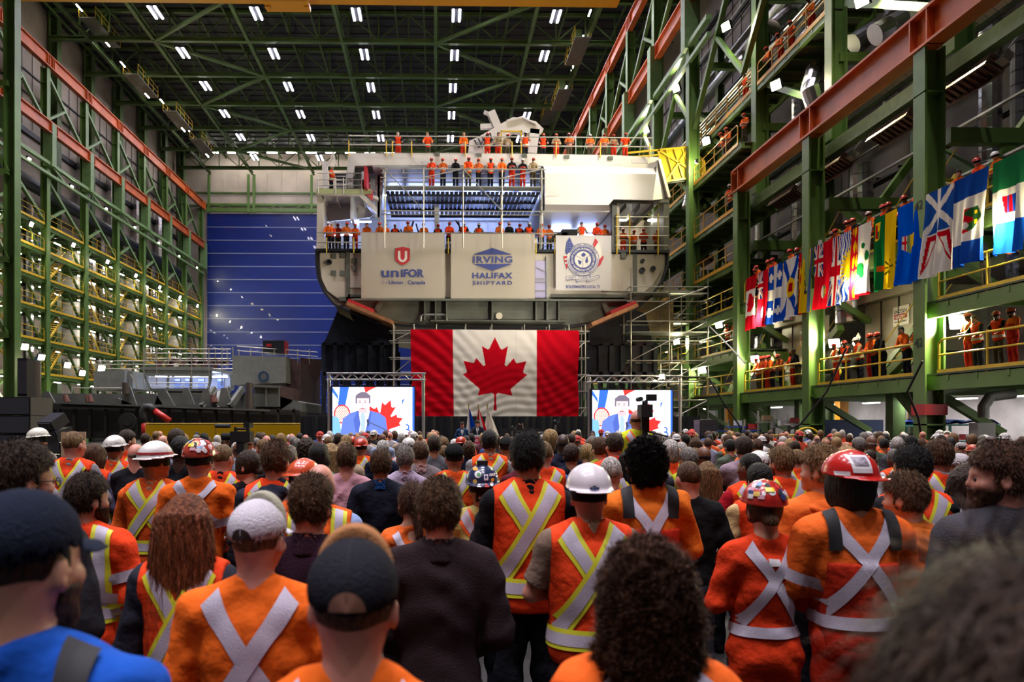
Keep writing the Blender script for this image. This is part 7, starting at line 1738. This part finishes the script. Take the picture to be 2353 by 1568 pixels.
wr = [Pg([(1302,556),(1309,545),(1318,566),(1311,580),(1303,590),(1299,577)], INK, 'crossed_flag'), Pg([(1302,588),(1311,580),(1308,601),(1302,620),(1294,590)], INKR, 'crossed_flag'),
      Pg([(1362,562),(1367,547),(1374,556),(1366,570)], INKR, 'crossed_flag'), Pg([(1374,556),(1381,568),(1384,588),(1376,598),(1366,570)], BWH, 'crossed_flag'), Pg([(1384,586),(1387,592),(1380,608),(1372,616),(1376,598)], INKR, 'crossed_flag')]
for k in range(3): wr.append(Pg([(1296+k*.6,586+k*9),(1309,584+k*9),(1309,587+k*9),(1296+k*.6,589+k*9)], BWH, 'flag_stripe', .013))
for k in range(14): wr.append(Pg([(1303+(k%3)*4, 557+(k//3)*6), (1304.4+(k%3)*4, 557+(k//3)*6), (1303.7+(k%3)*4, 558.8+(k//3)*6)], BWH, 'flag_star', .014))
wr += [ring(cx,cy,0,37.5,BWH,'emblem_field',.011), ring(cx,cy,36.5,37.5,INK,off=.013), ring(cx,cy,20,30,INK,off=.013), ring(cx,cy,31,31.8,INK,off=.013), arc_text('INTERNATIONAL BROTHERHOOD OF', cx, cy, 34, 155, 22, 5.6, INK),
       arc_text('IRON SHIP BUILDERS-BLACKSMITHS FORGERS AND HELPERS-BOILERMAKERS-', cx, cy, 25, 205, -155, 6.6, BWH, off=.016), ring(cx,cy,19,19.8,INK,off=.014)]
for k in range(3):
    a = math.radians(90+120*k+0); x2, y2 = cx+19*math.cos(a), cy+19*math.sin(a); nx, ny = -math.sin(a)*.35, math.cos(a)*.35; wr.append(Pg([(cx+nx,cy+ny),(x2+nx,y2+ny),(x2-nx,y2-ny),(cx-nx,cy-ny)], INK, 'emblem_line', .014))
wr += [Pg([(1327,598),(1336,601),(1334,609),(1330,608)], INK, 'emblem_ship', .015), Pg([(1335,585),(1341,581),(1346,586),(1342,591),(1336,590)], INK, 'emblem_tool', .015), Pg([(1344,600),(1349,590),(1351,603),(1346,606)], INK, 'emblem_tower', .015), arc_text('ORGANIZED 1880', cx, cy, 34, 235, 305, 4.4, INK, True)]
for k in range(20):
    for sg in (1, -1):
        a = math.radians(90-sg*(70+k*4.4)); 
        x2, y2 = cx+34*math.cos(a), cy-34*math.sin(a); wr.append(Pg([(x2-1.6,y2),(x2,y2-1.1),(x2+1.6,y2),(x2,y2+1.1)], INK, 'laurel_leaf', .014)) if k > 3 else None
def rib(pts, s, x, y, sz, rot):
    def f(put, o):
        put(pts, [tuple(range(len(pts)))], INK, 'ribbon', .012); c = np.mean(np.array(pts), 0); put([tuple(c+(np.array(p)-c)*np.array([.95,.82])) for p in pts], [tuple(range(len(pts)))], BWH, 'ribbon_field', .014)
        V, F = text_mesh(s, sz, .01*sz); put([(x+a*math.cos(rot)+b*math.sin(rot), y+a*math.sin(rot)-b*math.cos(rot)) for a, b in V], F, INK, 'ribbon_lettering', .017)
    return f
wr += [rib([(1300,636),(1328,633),(1329,642),(1301,645)], 'UNITY', 1314.5, 641.5, 7, -.1), rib([(1321,641),(1356,632),(1359,640),(1324,650)], 'PROGRESS &', 1340, 643, 6.2, -.26), rib([(1345,641),(1376,632),(1378,640),(1348,650)], 'PROTECTION', 1362, 643, 5.2, -.28), T('BOILERMAKERS LOCAL 73', 1339, 663, 9.6, bold=.02, w=77)]
banner(1277,1405,541,668,3.1,(215,210,205),'white banner with a round blue seal between two flags on the ship', wr)
# screens -----------------------------------------------------------------
SCRM = bpy.data.materials.new('screen_glow'); SCRM.use_nodes = True
def _scr():
    nt = SCRM.node_tree; N = nt.nodes; L = nt.links; N.remove(N['Principled BSDF']); a = N.new('ShaderNodeAttribute'); a.attribute_name = 'paint'; e = N.new('ShaderNodeEmission'); e.inputs[1].default_value = 1.9
    L.new(a.outputs['Color'], e.inputs[0]); L.new(e.outputs[0], N['Material Output'].inputs[0])
_scr()
def picture(U, V):
    x, y = U*188, V*109; w = lin((238,238,255)); c = full(U, w)
    c[(x < 38) & (y < 70)] = lin((225,228,250)); blue = lin((50,95,190)); c[inpoly(x, y, [(17,0),(38,0),(30,40),(22,60),(8,70),(14,30)])] = blue; c[inpoly(x, y, [(0,0),(12,18),(14,30),(0,12)])] = blue*1.2
    c[inpoly(x, y, [(160,30),(166,25),(160,42)])] = blue; c[x > 183] = blue
    c[inpoly(x, y, [(72,0),(100,0),(84,8),(76,14)])] = lin((225,50,45))
    L2 = LEAF[:, ::-1]*0; a = .35; Rm = np.array([[math.cos(a), -math.sin(a)],[math.sin(a), math.cos(a)]]); lf = (LEAF@Rm.T)*92+np.array([118,72]); red = lin((225,45,42)); c[inpoly(x, y, lf)] = red
    c[(((x-22)/19)**2+((y-62)/22)**2 < 1)] = lin((175,45,50)); c[(((x-22)/16)**2+((y-62)/19)**2 < 1)] = lin((230,220,200)); c[(((x-22)/16)**2+((y-62)/19)**2 < 1) & (np.sin(x*1.3)*np.sin(y*1.1) > .2)] = lin((180,50,50))
    c[inpoly(x, y, [(0,66),(14,70),(22,109),(0,109)])] = lin((110,160,225))
    suit = lin((88,110,190)); c[inpoly(x, y, [(18,109),(24,72),(40,60),(58,54),(86,54),(108,60),(122,70),(127,109)])] = suit; c[inpoly(x, y, [(58,54),(86,54),(80,80),(76,109),(62,109),(60,80)])] = lin((238,240,255))
    c[inpoly(x, y, [(66,60),(73,60),(76,68),(75,109),(65,109),(64,68)])] = lin((150,170,210)); c[inpoly(x, y, [(56,56),(60,54),(64,84),(60,109),(55,109),(48,76)])] = lin((70,90,165)); c[inpoly(x, y, [(86,54),(90,56),(86,84),(78,109),(74,109),(80,80)])] = lin((70,90,165))
    sk = lin((225,190,195)); c[((x-70)/15)**2+((y-36)/21)**2 < 1] = sk; c[(np.abs(x-70) < 10) & (y > 48) & (y < 60)] = lin((205,165,170)); hairc = lin((105,95,110)); c[(((x-70)/17)**2+((y-25)/14)**2 < 1) & (y < 26)] = hairc; c[(np.abs(np.abs(x-70)-15.5) < 2) & (y > 18) & (y < 38)] = hairc
    c[(np.abs(np.abs(x-69)-6) < 3) & (np.abs(y-35) < .8)] = lin((100,70,80)); c[(np.abs(np.abs(x-69)-6) < 3.4) & (np.abs(y-31.5) < .7)] = hairc; c[(np.abs(x-69) < 4.5) & (np.abs(y-49) < 1.1)] = lin((160,90,100)); c[(np.abs(x-69.5) < 1.6) & (y > 36) & (y < 44)] = lin((205,165,172))
    c[inpoly(x, y, [(84,82),(86,80),(140,105),(138,107)])] = lin((70,80,110)); c[inpoly(x, y, [(78,74),(83,74),(84,86),(80,90)])] = lin((50,55,80))
    for px_, py_, r in ((170,92,5.5),(174,102,3.5)): m = np.abs(np.hypot(x-px_, y-py_)-r) < 1.5; c[m & (x > px_-2)] = lin((30,80,190))
    return c
def screen(x0, x1, y0, y1, Y, lab, tx0, tx1, ty):
    A, B2 = pix(x0, y0, Y), pix(x1, y1, Y); e = empty('video_screen', (A.x, Y, B2.z)); Wd, Hh = B2.x-A.x, A.z-B2.z
    MB().box((Wd/2, .12, Hh/2), (Wd+.1, .2, Hh+.1)).build('screen_cabinet', BLACK, e)
    painted('screen_picture', (0, 0, Hh), (Wd, 0, 0), (0, 0, -Hh), 377, 219, lambda U, V: np.zeros(U.shape+(3,)), picture, SCRM, e)
    tag(e, lab, 'screen')
    p, q = pix(tx0, ty, Y), pix(tx1, ty, Y); g = empty('truss_frame', (p.x, Y, 0)); L = q.x-p.x; zt = p.z
    b = MB()
    for yy in (0, .28):
        for zz in (0, .28): b.tube([(0, yy, zt-zz), (L, yy, zt-zz)], .028, 6)
    k = 0
    while k*.28 < L-.2:
        b.tube([(k*.28, 0, zt-(.28 if k % 2 else 0)), (k*.28+.28, 0, zt-(0 if k % 2 else .28))], .016, 5); b.tube([(k*.28, .28, zt-(.28 if k % 2 else 0)), (k*.28+.28, .28, zt-(0 if k % 2 else .28))], .016, 5); k += 1
    b.build('truss_beam', mat('aluminium', (.6,.6,.6,1), .3, metal=.8), g)
    for xx in (.1, L-.1): MB().tube([(xx, .14, 0), (xx, .14, zt)], .07, 8).build('truss_leg', mat('aluminium'), g)
    b = MB()
    for t in (.15,.35,.6,.85): b.box((L*t, .14, zt-.4), (.12,.12,.18))
    b.build('rigging_clamp', BLACK, g); tag(g, 'aluminium truss frame holding the '+('left' if x0 < 1000 else 'right')+' video screen', 'truss')
screen(764, 952, 890, 999, 33.5, 'bright left video screen showing a person in a blue suit', 750, 978, 858)
screen(1361, 1545, 897, 1005, 33.5, 'bright right video screen showing a person in a blue suit', 1350, 1570, 864)
# black curtain
Yc = 36.5; A, B2 = pix(690, 957, Yc), pix(1607, 957, Yc)
nu = 420; U = np.linspace(0, 1, nu); V = []
for u in U:
    for zz in (0, A.z/2, A.z): V.append((A.x+(B2.x-A.x)*u, Yc+.07*math.sin(u*300)+.05*math.sin(u*131), zz))
o = arr_mesh('stage_curtain', V, grid_faces(nu, 3), mat('black_velvet', (.008,.008,.010,1), .9)); tag(o, 'long black pleated curtain behind the stage', 'curtain')
b = MB().box(((pix(1000,1000,29).x+pix(1330,1000,29).x)/2, 31.2, .2), (pix(1330,1000,29).x-pix(1000,1000,29).x+1, 5, .4)); tag(b.build('stage_platform', BLACK), 'low black stage platform in front of the curtain', 'stage')
# podium, speakers' figures, flags on poles
e = empty('podium', pix(1099, 1003, 28.8)); e.location.z = .4; MB().box((0,0,.6), (.62,.45,1.2)).build('podium_body', mat('podium_white', (.5,.5,.52,1), .5), e); MB().box((0,-.235,.62), (.46,.02,1.0)).build('podium_panel', mat('podium_pink', (.6,.03,.09,1), .5), e)
V, F = text_mesh('WE', .13, .004); MB().add([(x-.12, -.25, y+.95) for x, y in V], F).build('podium_text', WHITE, e); MB().tube([(0,.05,1.2),(0,-.0,1.35),(0,.12,1.42)], .012, 6).build('microphone', BLACK, e)
tag(e, 'podium with a pink red front panel on the stage', 'podium')
for (px, top_, Y, tc_, lab, bk) in ((1097,966,29.3,(.012,.013,.02,1),'grey haired speaker in a dark suit at the podium',dict(pose='hands',hpitch=-.4)), (1062,970,29.6,(.02,.05,.11,1),'person in a blue suit standing left of the podium',dict(pose='front',hpitch=-.25))):
    B = Body(**bk); person(B, res=.014, skin='pink', hair='short', hcol='dark', tcol=tc_, hem=.78, pants=tc_, collar=(.6,.6,.6,1), lite=True)
    tape('shirt_front', [ribbon(B, lambda P: B.top(P), (0,.19),(0,-.02),.001,.001,2,2)], WHITE, B.top_o) if False else None
    O, D = [], []
    for i in range(8):
        for j in (-1, 1): O.append([j*(.055-.006*i), .6, 1.47-i*.035]); D.append([0,-1.,0])
    tape('shirt_front', [(trace(B.outer, np.array(O, float), np.array(D, float), .006), grid_faces(8, 2))], WHITE, B.top_o)
    O = [[j*.016, .6, 1.46-i*.045] for i in range(8) for j in (-1, 1)]; tape('necktie', [(trace(B.outer, np.array(O, float), np.array([[0,-1.,0]]*16), .012), grid_faces(8, 2))], mat('tie_grey', (.15,.17,.2,1) if px == 1097 else (.01,.012,.02,1), .6), B.top_o)
    place(B.e, px, top_, Y, yaw=math.pi, hgt=float(B.hc[2])+.13, label=lab, zfoot=.4)
def poleflag(px, Y, fn, lab, wmul=1):
    base = pix(px, 1000, Y); top_ = pix(px, 934, Y).z; e = empty('stage_flag', (base.x, Y, .4)); H = top_-.4
    MB().tube([(0,0,0),(0,0,H)], .02, 8).build('flag_pole', mat('brass', (.5,.35,.1,1), .3, metal=.9), e); MB().lathe((0,0,H), [(0,0),(.04,.03),(.015,.09),(0,.16)], 8).build('finial', mat('brass'), e)
    MB().lathe((0,0,0), [(.16,0),(.15,.06),(.03,.1)], 12).build('flag_base', mat('brass'), e)
    nu, nv = 40, 60; U, Vv = np.meshgrid(np.linspace(0,1,nu), np.linspace(0,1,nv), indexing='ij')
    wd = (.05+.62*np.sin(Vv*1.5)**1.1)*wmul; X = (U-.25)*wd; Yy = .07*np.sin(U*17+Vv*2)*(.3+Vv); Z = H-.12-1.75*Vv-.25*U*(1-Vv)*0
    arr_mesh('flag_cloth', np.stack([X, Yy-.05, Z], -1).reshape(-1,3), grid_faces(nu, nv), FLAGM, e, True, fn(Vv, U).reshape(-1,3)); return tag(e, lab, 'flag', 'flags on the stage')
poleflag(1077, 31.5, lambda a, b: np.where((b < .4)[...,None], Cw, np.where(((a > .6) & (a < .8))[...,None], Cy, Cb)), 'blue and white flag with a shield on a pole, leftmost on the stage', .95)
poleflag(1099, 31.3, lambda a, b: np.where((np.abs(b-.25+a*.0) < .2)[...,None] | (b > .75)[...,None], Cr, Cw), 'red and white flag on a pole behind the speaker')
def wf(a, b):
    c = full(a, Cw); c[inpoly(a, b, [(.45,.45),(.62,.3),(.85,.62),(.66,.8)])] = Cb; return c
o = poleflag(1120, 31.5, wf, 'white flag with a blue diamond on a pole, rightmost on the stage', 1.15)
V, F = text_mesh('IRVI', .2, .006); a = -1.05; MB().add([(.22+x*math.cos(a)-y*math.sin(a), -.2, 1.0+x*math.sin(a)+y*math.cos(a)+.1) for x, y in V], F).build('flag_lettering', WHITE, o)
e = empty('easel', (pix(1197,1000,34).x, 34, 0)); b = MB()
for sx_ in (-.35,.35): b.bar((sx_*.2,0,2.05),(sx_,0,0), .04)
b.bar((0,.4,0),(0,0,2.0),.04); b.build('easel_leg', mat('pine', (.45,.3,.15,1), .6), e); MB().box((0,-.05,1.2), (1.9,.03,1.25)).build('board', BLACK, e); tag(e, 'wooden easel with a black board beside the stage', 'easel')
# video cameras
def vcam(px, py, Y, sc, lab, yaw=0, lift=0):
    p = pix(px, py, Y); e = empty('video_camera', (p.x, Y, 0)); z = p.z; K = lambda b, n, m: b.build(n, m, e)
    K(MB().box((0,0,z), (.14*sc,.32*sc,.16*sc)), 'camera_body', BLACK); K(MB().tube([(0,.15*sc,z),(0,.32*sc,z)], .055*sc, 14), 'lens', BLACK); K(MB().tube([(0,-.1*sc,z+.12*sc),(0,.12*sc,z+.12*sc)], .018*sc, 8).box((0,-.1*sc,z+.1*sc), (.03,.03,.06)).box((0,.1*sc,z+.1*sc), (.03,.03,.06)), 'handle', BLACK)
    K(MB().tube([(-.02,.18*sc,z+.16*sc),(-.02,.42*sc,z+.16*sc)], .03*sc, 10), 'microphone', mat('foam_grey', (.03,.035,.03,1), .9)); K(MB().box((.07*sc,-.05,z+.17*sc), (.12*sc,.1*sc,.08*sc)), 'viewfinder', BLACK)
    K(MB().box((0,0,z-.16*sc), (.09,.09,.18*sc)).tube([(0,0,z-.25*sc),(.2*sc,-.4*sc,z-.32*sc)], .012, 6), 'tripod_head', BLACK)
    for k in range(3): a = 2.1*k+.5; K(MB().tube([(0,0,z-.22*sc),(.5*math.cos(a),.5*math.sin(a),lift)], .02, 6), 'tripod_leg', DARK)
    e.rotation_euler = (0,0,yaw); e.location = (p.x, Y, 0); return tag(e, lab, 'camera')
vcam(556, 1004, 8.3, .72, 'large black video camera on a tripod with a foam microphone left of centre', yaw=1.35)
vcam(1482, 945, 9.2, .95, 'black video camera on the riser beside the operator in lime', yaw=-.1, lift=.4); vcam(1185, 1000, 20, 1.3, 'distant black video camera on a tripod below the easel'); vcam(1284, 985, 21, 1.3, 'distant black video camera right of the easel')
pz = pix(1462, 944, 9.5); tag(MB().box((pz.x+.2, 9.4, .2), (2.2,1.6,.4)).build('camera_riser', BLACK), 'low black riser carrying the camera operator', 'riser')
B = Body('hands', hyaw=-.35, sh=1.02); person(B, res=.012, skin='pink', hair='bald', hcol='brown', tcol=(.02,.02,.025,1), vest=rgbc(200,205,40), tapes=('X', ORTM, .09, .05, 1.1)); place(B.e, 1462, 944, 9.5, hgt=float(B.hc[2])+.122, label='camera operator with a shaved head and lime vest with orange tape on the riser', zfoot=.4)
# ================================================================ clutter of pipes, trays and machines
rq = random.Random(77)
for i in range(16):
    h = 7.5+i*1.9; y0 = 22+rq.random()*8; x = XRW-.5-rq.random()*1.2; b = MB()
    if i % 3: b.tube([(x, y0, z_(h)), (x, 74, z_(h))], .07+.05*rq.random(), 6)
    else:
        b.box((x, (y0+74)/2, z_(h)), (.5, 74-y0, .12))
        for k in range(int((74-y0)/2)): b.box((x, y0+k*2, z_(h)+.12), (.5, .05, .2))
    tag(b.build('cable_tray' if i % 3 == 0 else 'wall_pipe', DARK if i % 2 else STEEL), 'pipe or tray run along the right wall, %s from the bottom' % ORD[i], 'pipe', 'right wall pipe runs')
MACH = [GREYMETAL, mat('machine_beige', (.35,.31,.22,1), .5), mat('machine_blue', (.03,.07,.16,1), .5), DARK]
for i in range(len(YL)-1):
    if i in (2, 4, 6): continue
    for li in (1, 2, 3, 4, 5):
        e = empty('machine_cabinet', (XLW+1.1, YL[i]+2.9+rq.uniform(-.4,.4), z_(HL[li]))); hh = rq.uniform(1.1,1.9)
        MB().box((0,0,hh/2), (1.0, rq.uniform(.9,1.5), hh)).build('casing', MACH[(i+li) % 4], e); MB().tube([(.2,.2,hh),(.2,.2,hh+.7)], .1, 8).build('outlet', STEEL, e)
        MB().box((.52,0,hh*.6), (.04,.5,.4)).build('control_panel', BLACK, e)
        tag(e, '%s cabinet on left gallery, %s level from top, %s bay from end wall' % (('grey','beige','blue','dark')[(i+li) % 4], ORD[len(HL)-1-li], ORD[len(YL)-2-i]), 'cabinet', 'machines on the left gallery')
for i in range(3, 10):
    for j, h in enumerate((4.05, 6.45, 9.0, 11.9)):
        if 25 < YR[i] < 40 and j == 0: continue
        e = empty('machine_cabinet', (22.6, YR[i]+2.5+rq.uniform(-1,1), z_(h) if j < 2 else z_(6.45)+1.2*j)); hh = rq.uniform(1.0,2.0)
        MB().box((0,0,hh/2), (1.2, rq.uniform(1,2.4), hh)).build('casing', MACH[(i*2+j) % 4], e); MB().tube([(-.2,0,hh),(-.2,0,hh+.6)], .15, 8).build('outlet', SILVER, e)
        tag(e, '%s machine inside right gallery, %s from bottom, %s bay going back' % (('grey','beige','blue','dark')[(i*2+j) % 4], ORD[j], ORD[i-3]), 'machine', 'machines in the right gallery')
for i, (x, y, h0, h1) in enumerate(((22.5,27,9,23),(23.2,31.5,10,24),(21.8,36,14,30),(23.2,44,6,30),(22.3,52,4,30))):
    duct([(x, y, z_(h0)), (x, y, z_(h1))], .42, 'upright silver duct deep in the right gallery, %s from the camera' % ORD[i])
for i, (h, y0, y1) in enumerate(((14.6,24,44),(21.3,28,60),(25.5,34,70))):
    duct([(19.5+i*.8, y0, z_(h)), (19.5+i*.8, y1, z_(h))], .45, 'long horizontal silver duct high in the right gallery, %s from the bottom' % ORD[i])
# hazard striped columns braces on right stairs
b = MB()
for i, y in enumerate((28.6, 36.4)):
    b = MB()
    for k in range(7): b.bar((XR+1.0, y+4.5-k*.3, z_(1.9)+k*.27), (XR+1.0, y+4.35-k*.3, z_(1.9)+k*.27+.13), .05, .3, mi=k % 2)
    tag(b.build('hazard_board', [BLACK, HAZ]), 'yellow and black hazard board on the stair side, %s' % ('nearer', 'farther')[i], 'board')
